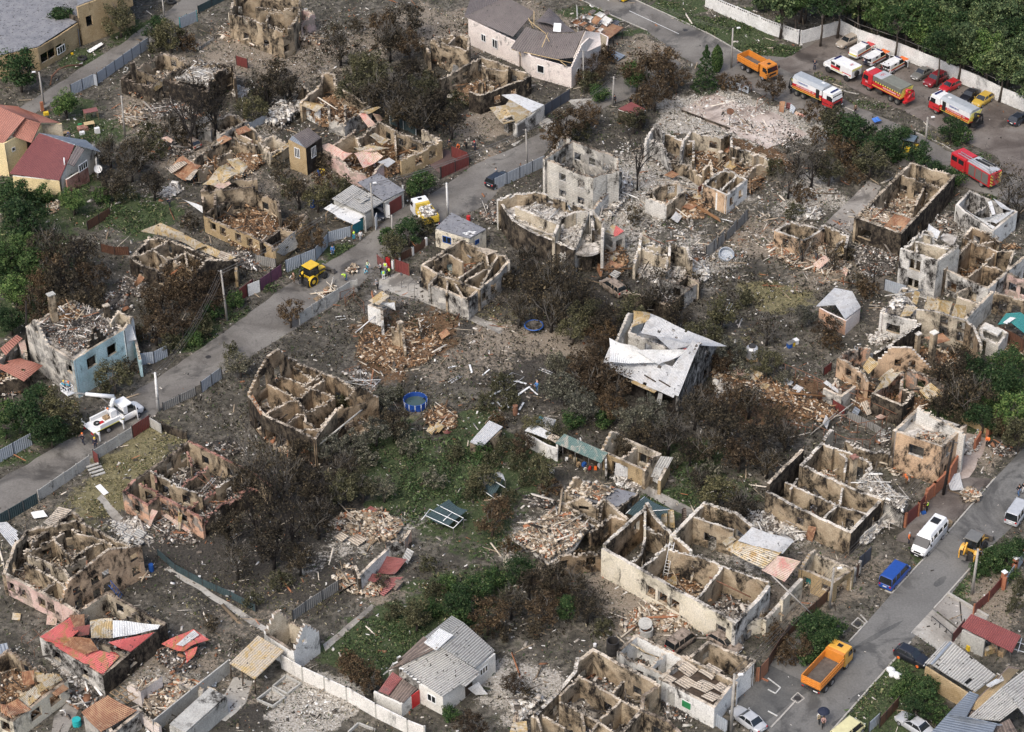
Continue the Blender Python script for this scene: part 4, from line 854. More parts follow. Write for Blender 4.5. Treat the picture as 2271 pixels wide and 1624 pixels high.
r.w('760,1480 960,1560 1000,1640',2.4,door=.5,jg=.05);r.w('1220,1450 960,1660',2.4,jg=.03);r.sh('725,1465,2.5 960,1310,3 1225,1445,2.6 900,1640,2.3','rus',.1,.25,lab='sagging rusty sheet roof')
r=RU('pink walled outbuilding fragment with broken stone heap by the rusty hut',(1280,1200),2.4,o='pkw',i='gpl',name='burnt_shed',cat='shed')
r.w('1245,1250 1415,1120',2.5,jg=.2,o='pkw',win=[.2],rows=[(.2,1.2)],ww=.5);r.w('1140,1190 1245,1250',2.4,jg=.4);r.rub('1140,1180 1300,1080 1400,1110 1250,1230','tan',0,1.6,5,.35);r.w('1600,1180 1790,1230',1.6,jg=.3)
r.w('1220,1400 1280,1470 1410,1570',1.6,jg=.3)
heap([q(a,b)for a,b in((1260,1360),(1420,1240),(1580,1170),(1790,1230),(1600,1420),(1440,1550),(1270,1450))],'tan',0,.9,7,.3,None,'stone_heap')
tl(2,0)
r=RU('tall two storey white block ruin on the corner of the central lane',(620,1420),6.6,o='wbl',i='wbl',t='td',th=.4)
r.w('290,1400 540,1245 940,1395',6.8,win=[.15,.3,.5,.68,.85],jg=.15,i='gpl',o='wbl');r.w('290,1400 430,1460 720,1570 820,1530',6.4,win=[.32,.62],ww=1.2,jg=.2,o='wbl');r.w('940,1395 940,1500 820,1520',6.4,jg=.5,win=[.5])
r.rub('320,1410 540,1270 920,1400 730,1530','white',0,1.4,4,.3);r.w('340,1330 470,1190 540,1245',4.2,jg=1)
tl(2,1)
r.w('730,200 960,10',2.4,pf=[(0,2),(1,4.5)],jg=.3,o='wso')
r=RU('wide stepped block house ruin with round balcony and black burnt front wall in the middle',(380,330),5,o='dark',i='tan',t='tw',th=.4)
r.w('-120,140 40,90 130,85',5.2,jg=.5,o='wbl',i='tan');r.w('230,75 700,240',5.2,win=[.25,.6],jg=.12,i='tan',o='dark');r.w('-120,140 10,330 180,430 545,580',4.4,jg=.15,o='dark',i='dark',win=[.2,.6],rows=[(.8,2.2)]);r.w('40,90 230,75',5.2,jg=.3)
r.w('40,210 400,360',5.2,pf=[(0,5.2),(1,5.2)],jg=.1,o='crm',i='tan');r.w('370,470 430,310 550,260',5.6,jg=.15,win=[.7],rows=[(3.2,4.6)],o='crm',i='crm');r.w('550,600,3.9 670,260,6.6',6.6,jg=.15,o='wbl',i='wbl',name='gable_wall');r.w('560,250 700,240 810,340 800,500',5.6,jg=.2,i='crm',o='wbl',win=[.3]);r.w('700,240 720,400',5.8,i='wbl')
r.slab('0,330 380,470 560,590 800,490 700,330 250,120 -80,150',3.2);P=[(545,590)]+[(655+150*cos(t),560+75*sin(t))for t in np.linspace(2.9,.1,9)]+[(800,500)]
r.slab(P,3.6,.35);r.rub('20,330 380,450 540,560 780,490 690,330 240,130','white',3.2,.5,5,.2,hz=3.4);
r.w([(a,b,2.8)for a,b in P[1:-1:2]],2.8,jg=.05,win=[.3,.7],rows=[(0.3,2.1)],o='dark',name='bay_wall')
r.w('440,600 545,620',3.4,o='gpl');r=RU('small block hut with red and gold crumpled roof by the round balcony ruin',(910,440),3,o='wbl',i='wbl',name='shed',cat='shed')
r.w('825,440 890,480 990,440',2.9,win=[.3],door=.75,jg=.05,o='wbl');r.w('825,440 900,380 990,440',2.9,jg=.05);r.sh('820,440,3.1 890,370,3.5 930,385,3.5 900,470,2.9','gol',.15);r.sh('895,460,3 920,380,3.6 990,430,3.2 910,485,2.7','m_redclean',.12)
tl(2,0)
r=RU('pale block wall fragments with curved soot stained edge right of the black tree',(1400,1250),3.4,o='wso',i='crm',t='tw')
r.w('1190,1230 1260,1120 1340,1170',4.2,jg=.5,o='wso',i='wbl');r.w('1190,1230 1330,1260 1420,1370',3.6,pf=[(0,3.8),(.6,3.2),(1,1)],jg=.15,o='wso');r.w('1300,1150 1420,1200 1520,1240 1590,1160',3.2,jg=.3,o='crm',i='tan');r.w('1520,1240 1500,1330',3.2);r.w('1560,1260 1610,1250 1610,1380',2.6,jg=.5,i='tan',o='tan')
r.w('1600,1160 1850,1220 1940,1160 1950,1290',3.2,jg=.3,win=[.3,.8],o='tan');r.w('1950,1290 2271,1400',2.2,jg=.4,o='tan');r.rub('1620,1180 1900,1230 2271,1420 2150,1560 1900,1480 1640,1400','rust',0,.8,5);r.rub('1220,1250 1300,1180 1500,1250 1420,1380','ash',0,.6,4)
tl(2,0)
r=RU('low broken wall stubs and posts across the brown debris field',(1950,1480),2.2,name='ruin_walls',cat='ruin')
for a in('1760,1420 1785,1570','1810,1590 1890,1530 2060,1560','2050,1560 2160,1470 2271,1440','1400,1410 1560,1460 1680,1540','1700,1500 1750,1440','2110,1330 2230,1390','1960,1400 2090,1420'):r.w(a,jg=.7)
for a in(1850,2000,2150):r.chim(a,1300+a%90,2.6,.5,'tan')
for k,(x,y,w_,h_,m_)in enumerate(((1920,1290,80,70,'dkr'),(1990,1320,80,60,'gol'),(1840,1380,120,70,'gol'),(1940,1470,130,80,'gol'),(2150,1450,110,70,'slt'),(1900,1340,60,50,'rus'),(1420,1550,140,70,'rus'),(1780,1300,70,40,'sld'),(2200,1380,130,60,'slt'))):
 mb=MB();mb.sh([q(x-w_/2,y+h_*.1,.6),q(x,y-h_/2,1.3),q(x+w_/2,y,1),q(x+w_*.1,y+h_/2,.4)],6,6,.35,.15)
 tag(mb.mk('bent_roof_sheet',m_),['crumpled dark maroon sheet under the notched wall right of the ash floor','bent golden sheet just right of the crumpled maroon sheets','flat golden sheet in the middle of the brown debris field','largest raised golden sheet in the brown debris field','folded tan slate piece at the right end of the debris field','small rust brown sheet between the golden sheets','rust red sheet pile in the rubble right of the black tree','short dark slate stack behind the golden sheets','pale slate piece topmost at the right of the debris field'][k],'roof sheet','loose sheets in the debris field')
r=RU('small open burnt block room in the middle right with scorched door openings',(1600,1700),2.8,o='wso',i='tan')
tl(2,1)
r.w('1200,95 1320,10 1470,-10 1540,65 1370,185 1200,120',2.8,win=[.3,.5],jg=.2,o='wso');r.p('1250,60 1260,130',h=2.8,jg=.2);r.rub('1230,100 1330,20 1500,60 1380,160','tan',0,.5,5)
r=RU('small burnt house with one clean white wall corner right of the open block room',(1880,60),3.2,o='wpl',i='tan',t='tw')
r.w('1700,10 1905,105',3.2,jg=.03,o='apr',win=0);r.w('1905,105 2075,-30',3.2,jg=.03,win=[.25,.7],o='wpl');r.w('2075,-30 1900,-130 1770,-60 1700,10',3.2,win=[.3,.7],jg=.3);r.p('1820,80 1990,-60',h=3,win=[.5]);r.rub('1740,10 1900,-100 2040,-30 1900,80','rust',0,.5,4)
r.sh('1650,40,3 1700,0,3.2 1720,60,1.6 1655,80,1.4','dkr',.1)
r=RU('thin walled ruin with pale inner walls below the small red roofed hut',(1330,600),3.2,o='crm',i='crm',t='tw')
r.w('1085,690 1130,560 1290,620',3,jg=.3,i='crm');r.w('1130,560 1150,430',3.8,jg=.8);r.w('1290,620 1390,650 1350,800',2.8,jg=.7,win=[.5]);r.w('1395,640 1400,520 1550,560 1590,660',3.6,jg=.35,o='tan',i='crm');r.w('1160,520 1390,560',2.6,jg=.8);r.rub('1100,650 1150,560 1400,560 1580,640 1400,780 1290,740','white',0,.9,5)
r.beam((1160,460,3.6),(1350,545,3.2),.07,'rst');r.sh('1130,500,3.4 1160,420,4 1210,520,2.6 1170,560,2.2','gol',.4)
r=RU('long low burnt ruin with black outer wall ending near the silver roofed house',(1420,900),2.8,o='dark',i='gpl',t='td')
r.w('1310,840 1550,930',2.8,win=[.6],ww=1.6,jg=.1,i='gpl',o='gpl');r.w('1550,930 1660,870 1400,1080',2.6,jg=.12,o='dark');r.w('1400,1080 1130,990 1000,960',2.4,jg=.3,o='dark');r.w('1450,890 1560,820 1660,880',2.8,jg=.2,i='crm');r.w('1310,840 1400,740',2.6,jg=.5,o='tan');r.rub('1150,970 1310,850 1560,840 1640,880 1400,1060','ash',0,.5,5)
r=RU('white block house under a torn silver metal tile roof at the centre',(1250,1480),5.4,o='dark',i='wbl',t='tw',th=.35)
Fr,Rr,L_=q(1455,1888,3.6),q(1650,1410,8),q(1030,1150,8);Bk=Rr*2-Fr;Bk.z=3.6;FL=Fr-Rr+L_;BL=Bk-Rr+L_
def px_(v):a,b=pr(v);return((a-OX)/OS,(b-OY)/OS,v.z)
ins=lambda a,b,t:a.lerp(b,t)
r.w([px_(FL.lerp(BL,.04)),px_(FL.lerp(BL,.96))],3.6,pf=[(0,3.7),(.5,7.9),(1,3.7)],jg=.04,o='wbl',i='wbl',name='gable_wall',win=[.35,.62],rows=[(4.4,5.3)],ww=.6)
r.w([px_(Fr.lerp(Bk,.04)),px_(Fr.lerp(Bk,.96))],3.6,pf=[(0,3.6),(.5,7.8),(1,3.6)],jg=.0,o='char_white',i='dark',win=[.16,.72],rows=[(.9,2.2),(3.7,5.2)],ww=1.3,name='gable_wall',lab='soot blackened gable wall')
f1,f2=FL.lerp(BL,.07),Fr.lerp(Bk,.07);b1,b2=FL.lerp(BL,.93),Fr.lerp(Bk,.93)
r.w([px_(f1),px_(f2)],3.5,jg=0,o='chw',i='dark',win=[.3,.6,.85],ww=1.5,rows=[(.9,2.2)]);r.w([px_(b1),px_(b2)],3.5,jg=0,o='wbl')
V=lambda u,v:(FL.lerp(Fr,u)).lerp(L_.lerp(Rr,u),v)
Bv=lambda u,v:(BL.lerp(Bk,u)).lerp(L_.lerp(Rr,u),v)
up=zv(1)
r.w([(1038,1320,6),(1440,1494,6)],6,jg=.1,i='wbl',o='wbl',pt=True,win=[.45],rows=[(3.9,5.4)]);r.w([(1038,1320,6),(1110,1180,6)],6,jg=.1,pt=True,i='wbl')
PP=[V(.02,.1),V(.98,.1),Bv(.98,.1),Bv(.02,.1)];mb=MB();mb.prs([(p.x,p.y)for p in PP],2.9,3.1);mb.mk('floor_slab','slab',r.e)
r.shw([V(-.05,-.05),V(1.03,-.05),V(1.03,.45),V(-.05,.36)],'sil',.06,nu=22,nv=9,holes=.05,lab='lower silver roof slope with torn holes')
r.shw([V(.80,.34),V(1.03,.40),V(1.03,1),V(.93,1)],'sil',.12,sag=.3);r.sh([(872,1390,5.9),(1120,1480,6.6),(1330,1610,5.6),(872,1605,4.9)],'mw',.25,.3,nu=14,lab='large bright folded back roof sheet');r.sh([(1100,1490,6.6),(1545,1485,6.9),(1480,1550,6.2),(1300,1620,5.6)],'mw',.2,.3,nu=12)
r.sh([(1090,1140,7.6),(1240,1160,8),(1190,1250,6.6),(1075,1290,6)],'gol',.3,.5,lab='curled back sheet');r.sh([(1224,1165,7.4),(1560,1314,7.4),(1500,1420,6.6),(1140,1330,6.2)],'sil',.15,.1,nu=14,holes=.03,lab='far silver roof slope');r.sh([(1560,1314,7.4),(1908,1452,6.4),(1660,1440,7.6),(1480,1410,6.6)],'sil',.15,.1,nu=12);r.sh([(1210,1300,6.4),(1500,1400,6.8),(1620,1440,7.2),(1400,1480,6.2)],'sil',.2);r.sh([(1440,1500,6.2),(1550,1460,6.6),(1560,1500,6.5),(1480,1520,6.2)],'m_redclean',.1)
for a_ in((.25,.30),(.52,.10),(.72,.12)):
 mb=MB();mb.tube([V(a_[0],a_[1])+up*.1,V(a_[0]+.17,a_[1]-.03)+up*.1],.09,4);mb.mk('loose_batten','bwd',r.e)
tl(2,2);r.sh('1275,340,.6 1300,240,2.8 1335,250,2.8 1320,350,.6','mw',.1);r.sh('1020,130,3.4 1090,130,3.5 1290,215,3.2 1260,240,3','gol',.12)
tl(3,0)
r=RU('long roofless burnt ruin with cream wall tops at the upper right below the fire engine',(1320,1650),4,o='dark',i='tan',t='top')
tl(3,1)
r.w('780,300 1270,-180 1650,-70',4.2,win=[.1,.25,.4,.6,.8],jg=.2,i='tan',o='tan');r.w('780,300 1000,380 1180,440',4,win=[.25],ww=2.2,rows=[(1,2.6)],jg=.1,o='dark');r.w('1180,440 1650,-70',4.2,win=[.15,.35],jg=.12,o='dark');r.p('880,190 1270,300',h=4,i='tan',t='tw',win=[.3]);r.p('1140,-90 1540,40',h=3.9,win=[.2,.65]);r.p('1310,190 1400,0',h=3.6,jg=.4)
r.rub('880,210 1200,-120 1600,-60 1290,280','tan',0,1,5,.28);r.slab('800,300 890,200 1270,310 1170,430',3.5);r.rub('810,300 890,210 1250,310 1160,420','tan',3.5,.4,7,.22,hz=3.7);r.sh('1020,390,4 1120,280,4.8 1270,320,4.2 1180,440,3.6','rus',.4)
r=RU('L shaped small burnt ruin with cream walls standing in white rubble, right of centre',(270,430),3,o='tan',i='tan',t='tw')
r.w('70,420 200,340 450,405 500,365 710,460',3,win=[.15,.6],jg=.25,o='tan');r.w('70,420 320,510 490,400',3,win=[.2,.7],jg=.08,o='apr',ww=.9);r.w('710,460 690,560',3,jg=.2,o='dark');r.w('600,560 660,500',2.2,jg=.5);r.rub('110,420 200,360 440,420 320,490','ash',0,.5,5)
r.sh('400,720,1.2 500,650,1.8 550,690,1.6 450,770,.7','pkr',.4);r.sh('580,600,1.4 650,560,1.6 700,640,.9 610,660,.7','gol',.4);r.sh('660,780,.6 680,750,1.1 720,770,1.1 700,830,.4','pkr',.2)
r=RU('low ruin with buckled white metal roof and grille window at the upper right edge',(1950,260),3.2,o='wpl',i='wso',t='tw')
r.w('1680,190 1790,70 2200,250',3.2,win=[.3,.55],jg=.05,i='wso',o='wpl');r.w('2200,250 1995,420',3.2,win=[.45],rows=[(1.9,2.5)],jg=.02,o='wpl');r.w('1995,420 1740,250 1680,190',3.2,win=[.4],jg=.05,o='wso');r.p('1850,250 1960,180',o='wpl',i='wso');r.p('1960,170 1980,260',i='wso')
r.sh('1995,140,3.6 2040,150,3.8 2200,250,3.4 2080,230,3.9','mw',.3);r.sh('1940,320,3.9 2190,250,3.5 2030,390,3.1 1870,330,3','mw',.3,.15);r.sh('1740,230,3.3 1770,250,3.3 2010,390,3.3 1990,410,3.1','mw',.1);r.sh('1950,170,3.6 1985,160,3.8 2020,280,3.4 1990,290,3.2','mw',.05)
r.rub('1720,180 1800,90 2150,250 1990,390','ash',0,.5,4)
r=RU('tall two storey pale tiled ruin with black scorched corner at the right side',(1400,620),6.4,o='wbl',i='crm',t='tw',th=.4)
r.w('1190,580 1500,685',6.6,win=[.42],ww=1.6,rows=[(1,2.5),(3.9,5.6)],jg=.06,o='wso',lab='soot streaked front wall');r.w('1500,685 1690,545',6.6,win=0,jg=.2,o='wbl',pf=[(0,6.6),(.9,6.6),(1,5.6)]);r.w('1190,580 1380,420 1440,430',6.6,jg=.4);r.w('1320,520 1640,590',6.4,jg=.15,o='crm');r.w('1320,520 1320,600',6.4,pt=True);r.w('1480,580 1600,590',6,pt=True)
r.slab('1210,590 1340,520 1640,590 1500,670',4.4,.2);r.w('1440,430 1520,560 1680,540',5.2,jg=.6,o='wso')
r.sh('1420,420,5 1440,350,5.4 1520,440,4.4 1500,500,4','mw',.4);r.slab('1520,490 1560,440 1680,470 1640,560',3.2)
r=RU('long burnt wing of dark stained rooms behind the tall pale ruin on the right',(1850,720),3.8,o='wso',i='brown',t='top')
r.w('1560,760 1900,910 1950,925',3.8,win=[.25,.7],ww=1.5,jg=.08,o='wso');r.w('1560,760 1800,510 2030,600',4.4,jg=.3,i='brown',win=[.8],o='dark');r.w('1950,925 2120,780 2271,650',3.8,jg=.15,i='brown',win=[.5]);r.p('1780,830 1910,720 2080,770',h=3.8,jg=.2,o='brown',i='brown',door=None);r.p('2030,600 1910,720',h=4,o='brown',i='brown');r.p('2030,600 2180,600 2120,780',h=3.6,jg=.4,i='tan')
r.rub('1600,760 1800,560 2020,620 1900,880','rust',0,1,4);r.w('1740,480 1810,390 2030,470 2045,500',3.4,jg=.5,win=[.5],o='tan');r.p('1740,480 1900,540 2040,480',h=3.2,jg=.5);r.rub('1760,480 1820,410 2020,480 1900,530','rust',0,.6,5)
r.w('2120,790 2271,850 2350,900',3.6,win=[.3,.7],o='dark',i='pink',jg=.15);r.w('1690,970 1820,910 1990,960 1880,1080 1690,1010',3,o='crm',i='gpl',win=[.35],jg=.12);r.rub('1760,960 1820,930 1950,970 1880,1050','ash',0,.4,4)
r.w('1990,960 2200,1020 2271,1040',3.4,win=[.4,.8],jg=.2,o='tan');r.w('1990,960 1740,1210 1880,1290',3.6,o='wbl',i='wso',jg=.1,pf=[(0,3.6),(.7,3.6),(1,2.2)])
r=RU('white plastered ruin with leaning golden corrugated sheets and block heap on the right',(1250,1130),3.8,o='wso',i='tan',t='tw')
r.w('1010,1140 1200,930',3.8,jg=.5,i='pkw');r.w('1010,1140 1120,1180 1310,1220',3.6,win=[.4],ww=1.8,jg=.1,o='wso');r.w('1200,930 1270,940',4.2);r.w('1330,1120 1480,1130 1760,1220 1830,1280 1890,1430',4.6,win=[.3,.5,.72],rows=[(1,2.6),(3,4.2)],jg=.12,i='brown',o='crm',lab='tall scorched wall with window openings')
r.slab('1040,1130 1220,980 1330,1120 1300,1200',3);r.sh('1170,1190,3.6 1230,1070,3.9 1330,1100,3.9 1260,1190,3.4','gol',.25)
for k,(x0,x1)in enumerate(((1290,1355),(1400,1490),(1470,1540),(1520,1640),(1640,1770))):
 y=950+(x0-1290)*.30+(18 if k else 0);r.sh([(x0+20,y,5.2),(x1,y+18,5.2),(x1-35,y+130,3.4),(x0-15,y+110,3.4)],'gol',.12,.1,name='leaning_sheet')
r.rub('1080,1110 1170,1010 1220,1000 1190,1120','white',3,1,9,.4,hz=3.4)
r.w('950,1500 1110,1410 1350,1240',3.8,jg=.25,o='dark',i='tan',win=[.6]);r.w('960,1600 1440,1640',2.2,pf=[(0,2.2),(.25,5),(.6,5.2),(1,2.2)],jg=.06,win=[.4,.65],rows=[(2.2,3.2)],ww=.8,o='apr',i='dark',name='gable_wall');r.rub('1100,1450 1330,1280 1800,1320 1850,1450 1480,1600 1300,1460','rust',0,1.2,4);r.chim(1475,1330,6.5,.8,'tan');r.chim(1335,1340,4.6,.6,'tan')
r.sh('1380,1370,3 1550,1330,3.4 1620,1400,2.6 1500,1430,2.4','rus',.3)
r=RU('stack of new white blocks forming a little store with brown door at the right edge',(2000,1330),2.6,o='wbl',i='wbl',t='tw',name='block_store',cat='shed',jg=.1)
r.w('1890,1290 1930,1245 2080,1300 2120,1330 2040,1430 1900,1360 1890,1290',2.5,door=.82);r.slab('1900,1290 1935,1250 2085,1300 2040,1350',2.6,.3,'wbl')
r=RU('ochre L shaped ruin with drooping golden sheets by the scorched hedge',(1100,150),3.4,o='peach',i='tan',t='top')
tl(3,2)
r.w('630,-80 720,-30 850,60 880,130',3.2,win=[.3,.6],jg=.3,o='apr');r.w('630,-80 720,-160 900,-180',3.2,jg=.4);r.w('935,240 1190,345',3.4,jg=.08,o='dark',i='crm');r.w('935,240 1100,90 1200,50',3.4,jg=.2,i='tan');r.w('1190,345 1290,230 1180,190',3,jg=.5,i='crm',o='dark');r.w('1200,50 1180,180',3.4,i='tan')
r.sh('940,235,3.5 1060,60,4.4 1190,50,4.6 1060,190,3.6','gol',.3,.2);r.sh('840,10,3.6 900,-80,4.4 980,-10,4.2 890,80,3','gol',.3);r.sh('970,120,4 1100,20,4.9 1120,40,4.7 1010,140,3.6','gol',.25);r.sh('1340,220,3.2 1440,150,3.8 1580,260,3 1440,320,2.4','gol',.3)
r.sh('820,330,1.6 880,300,2 920,420,.6 880,440,.4','slt',.25);r.w('505,200 650,265 765,180',2.2,jg=.05,o='gpl',i='crm');r.w('580,150 600,110 640,200',3,jg=.6);r.sh('490,150,2.6 520,130,2.8 660,240,2.2 630,250,2','sil',.08)
r.w('1250,20 1560,140',3.2,jg=.4,win=[.4],i='tan');r.rub('950,230 1190,60 1500,150 1300,330 1180,330','rust',0,.8,4);r.rub('650,-60 720,-130 1000,20 860,100','rust',0,.7,4)
r=RU('two storey apricot rendered ruin with blown out window and ragged block parapet, lower right',(1430,560),6,o='apr',i='gpl',t='top',th=.4)
r.w('1125,570 1540,710',6,win=[.5],ww=1.9,rows=[(3.3,4.9)],jg=.05,o='apr');r.w('1540,710 1750,520',6,win=[.3],rows=[(.8,2.4),(3.7,5.2)],jg=.05,o='apr');r.w('1125,570 1340,370',6.2,jg=.1,i='wso',o='dark',win=[.6],rows=[(3.4,5.6)]);r.w('1340,370 1440,400 1600,460 1750,520',7.4,pf=[(0,7.8),(.3,7),(.6,6.8),(1,6.2)],jg=.35,i='wso',o='wbl')
r.slab('1140,580 1340,400 1730,530 1540,700',5);r.rub('1300,620 1360,560 1600,640 1540,690','tan',5,.8,7,.25,hz=5.6)
r.w('1620,900 1730,720 1640,690',2.6,o='brr',i='brr',t='brr',jg=0,th=.25,name='gate_wall')
r=RU('large roofless white block and tan brick ruin with chimney by the paved apron, lower right',(560,1080),3.6,o='tan',i='tan',t='tw',th=.42)
r.w('10,1030 300,740',4.4,jg=.1,o='dark',i='dark',t='top');r.w('300,870 480,680 570,720',4,jg=.2,i='tan');r.w('0,1110 200,1220 450,1340 730,1470',3.6,win=[.42],jg=.08,o='tan',t='tw');r.w('730,1470 1010,1180',3.6,win=[.75],jg=.08,o='dark',i='crm');r.w('0,1110 10,1030',3.6);r.w('300,870 700,1060 1010,1180',3.8,jg=.15,t='tw',i='tan',o='tan')
for a in([(160,1030),(330,1110),(620,1230),(500,1340)],[(620,1230),(860,1310)],[(570,720),(750,780),(900,850),(920,900),(800,1040)],[(640,770),(700,820),(680,940)],[(200,1090),(260,1000)],[(660,1080),(640,1210)]):r.p(a,h=3.6,t='tw',jg=.15,win=[.4]if len(a)>2 else 0,rows=[(0,2.2)])
r.w('900,900 830,1000',3.6,t='tw',pt=True);r.rub('320,880 480,720 880,900 780,1040','tan',0,.9,5);r.rub('30,1100 290,900 980,1190 730,1440','ash',0,.9,5,.28)
r.slab('790,1070 900,960 1240,1200 1200,1290 1010,1180',3.4);r.rub('800,1060 920,950 1120,1110 1240,1190 1190,1290 1010,1170','white',3.4,.8,12,.3,hz=3.8);r.chim(765,810,7,.75,'tan',0,'rtp')
r.w('1000,1190 1030,1200 1200,1280',2.6,o='gpl',i='gpl',jg=.1);r.rub('980,1390 1110,1290 1210,1290 880,1600 740,1600 760,1500','white',0,.7,9,.36,hz=0);r.w('570,540 500,640',3,jg=.4,i='crm');r.w('700,660 930,770 1080,740 1090,790',2.4,jg=.3);
r.sh('330,1530,.2 360,1420,2.4 430,1430,2.5 390,1565,.2','rus',.03,name='door',lab='brown wooden door leaf on the wall')
r.rub('0,1330 260,1480 340,1560 0,1640 -120,1480 -200,1300','white',0,.8,8,.4,hz=0)
tl(2,2)
r=RU('small roofless tan brick house with fallen pale sheets by the green roofed shed',(1050,770),3.2,o='brw',i='crm',t='top')
r.w('955,620 1310,780',3.2,win=[.3,.6,.8],rows=[(0.6,2.2)],jg=.04,i='crm');r.w('800,750 1175,920',2.8,win=0,jg=.03,o='brw',door=[.35,.55]);r.w('1175,920 1310,790',3,pf=[(0,2.8),(.55,3.9),(1,2.8)],jg=.03,o='tan');r.p('980,815 1105,715',h=3,i='crm',o='crm',door=None);r.w('800,750 955,620',2.9,pf=[(0,2.9),(.5,4.8),(1,3)],jg=.05,i='crm',o='tan',win=[.5],rows=[(2.8,3.7)],ww=.5)
r.rub('830,750 890,620 1280,790 1170,890','ash',0,.4,4);r.sh('1320,800,3.1 1430,810,3.2 1330,1000,1.2 1210,980,1.2','slate',.1,lab='grey lean-to roof');r.sh('1265,900,2.6 1330,920,2.6 1290,1045,.2 1220,1010,.2','mw',.1);r.sh('920,860,2.2 1030,880,2.2 1030,1000,.1 910,980,.1','mw',.1);r.w('1390,850 1310,1010',2.2,o='brw',jg=.02)
r=RU('ruin strewn with broken pale slate and a flat bitumen roof corner, centre bottom',(720,1150),3,o='tan',i='tan',t='top')
r.w('480,1120 650,1040',3,pf=[(0,3),(.5,4.8),(1,3)],jg=.1);r.w('480,1120 620,1190 730,1240',2.8,jg=.2,win=[.6]);r.slab('500,1110 620,1010 1110,1130 950,1250 740,1210',2.7,.2,'bit','flat_roof');r.w('1110,1130 940,1260',2.7,win=[.4],jg=.02,o='tan')
r.rub('490,1110 600,1040 760,1060 930,1100 800,1200 720,1190','tan',2.7,.7,9,.34,hz=2.8)
r.w('310,1310 450,1210',3.4,jg=.15);r.w('450,1230 760,1270',3.2,pf=[(0,3.2),(.6,4.8),(1,3.2)],jg=.1,i='tan',win=[.6],rows=[(2.8,3.5)]);r.w('740,1250 810,1170 1020,1350',3.6,jg=.12,win=[.6]);r.w('450,1230 770,1380',3.2,jg=.15,i='tan',door=.6);r.w('770,1380 810,1180',3.2,pt=True,win=[.5]);r.w('700,1470 880,1320 1010,1360',3.4,jg=.4,win=[.5],o='brown')
r=RU('collapsed ruin covered with shattered pale slates left of the long ladder ruin',(300,1560),3,o='beige',i='tan',t='top')
r.slab('0,1530 310,1330 440,1290 780,1380 640,1490 560,1620 330,1760',2.5,.3);r.rub('-10,1530 310,1330 430,1300 700,1430 560,1600 330,1740','tan',2.5,.8,9,.34,hz=2.7)
tl(2,3)
r.w('0,100 90,150',2.6,o='beige',jg=.05);r.w('90,150 310,190 330,20',2.6,jg=.5,win=[.4],o='brown');r.w('330,190 420,60 760,20 820,30',3,jg=.5,win=[.4,.8],o='brown');r.w('-60,10 0,100',2.6,o='beige')
r=RU('very long ruin with white extension ladder, yellow rendered front and golden roof sheet',(1300,200),4.2,o='beige',i='tan',t='tw',th=.45)
r.w('815,-5 1980,640',4.2,win=[.38,.47,.56,.9],ww=1.4,rows=[(1,2.6)],jg=.12,o='beige',lab='pale yellow front wall with soot streaks');r.w('1980,640 2180,450 2271,330',4.4,win=[.4,.75],jg=.1,o='wso',i='tan')
tl(2,2)
r.w('830,1570 1200,1240',4.6,jg=.15,i='brown',win=[.7],rows=[(2.2,3.8)]);r.w('1200,1240 1340,1400 1580,1600',4.6,pf=[(0,5.2),(.2,4.4),(1,4.2)],jg=.25,i='brown');r.w('1420,1500 1710,1210',4.2,jg=.12,i='tan');r.w('1710,1210 1990,1300 2120,1410',4.4,jg=.15,win=[.35,.75],ww=1.6,i='tan');r.p('1190,1430 1390,1510',h=3.4);r.p('1620,1340 1960,1450',h=4,jg=.1,win=[.4]);r.p('1180,1240 1180,1430',h=4.6,door=None)
tl(2,3)
r.p('1150,170 1400,-60',h=4.2,door=None);r.p('1400,0 1650,60',h=4.2,jg=.2,i='tan',door=None);r.p('1640,440 1860,170 1820,130',h=4.2,jg=.2,t='tw');r.p('1650,60 1820,130 2271,290',h=4.2,jg=.12,door=None);r.p('1040,120 1140,50 1180,-100',h=3.6,win=[.5]);r.p('1600,160 1660,60',h=2.6,jg=.6)
r.rub('1170,170 1400,0 1640,80 1830,170 1640,430 1320,320','rust',0,.9,6,.3);r.rub('1660,440 1880,180 2230,300 1980,600','ash',0,.8,5,.28)
r.beam((1750,250,3.6),(2120,430,2.6),.09,'rst')
r.sh('1900,10,4.6 2010,-80,5.2 2400,30,4.6 2230,190,4.2','gol',.25,.2,nu=12,nv=8,lab='large sagging golden roof sheet');r.sh('2000,-60,5.2 2130,-190,5.6 2500,-60,5 2400,40,4.7','sil',.2,nu=10,lab='scorched silver roof sheet');r.sh('2210,190,4.3 2330,60,4.6 2560,110,4.4 2420,290,3.6','pkr',.12,lab='pink corrugated porch roof');r.sh('1870,-50,4.4 1910,0,4.9 2000,-70,5.3 1960,-110,5','gol',.3)
r.w('2050,650 2270,600',2.2,o='beige',i='beige',jg=.05,th=.3);r.w('2250,620 2400,460',2.4,o='beige',jg=.02);r.w('2400,440 2560,270',3.2,o='beige',win=[.5],jg=.02)
r.sh('1370,290,1.6 1450,230,2.4 1470,320,1.2 1400,350,.6','gol',.2)
tl(3,3,.4398)
r=RU('small roofless brick garage shell with teal door by the leaning street lamp',(280,90),3,o='brw',i='crm',t='top')
r.w('165,95 235,15',3.2,pf=[(0,3),(.6,3.9),(1,3.4)],jg=.08);r.w('235,20 425,100',3.2,jg=.12,i='crm');r.w('165,95 330,165',3,win=[.8],rows=[(1.3,2.2)],jg=.06,door=.25,o='brw');r.w('330,165 425,100',3,door=[.35,.5,.65],jg=.06,o='brw')
r.rub('185,95 240,35 405,100 320,150','tan',0,.7,6)
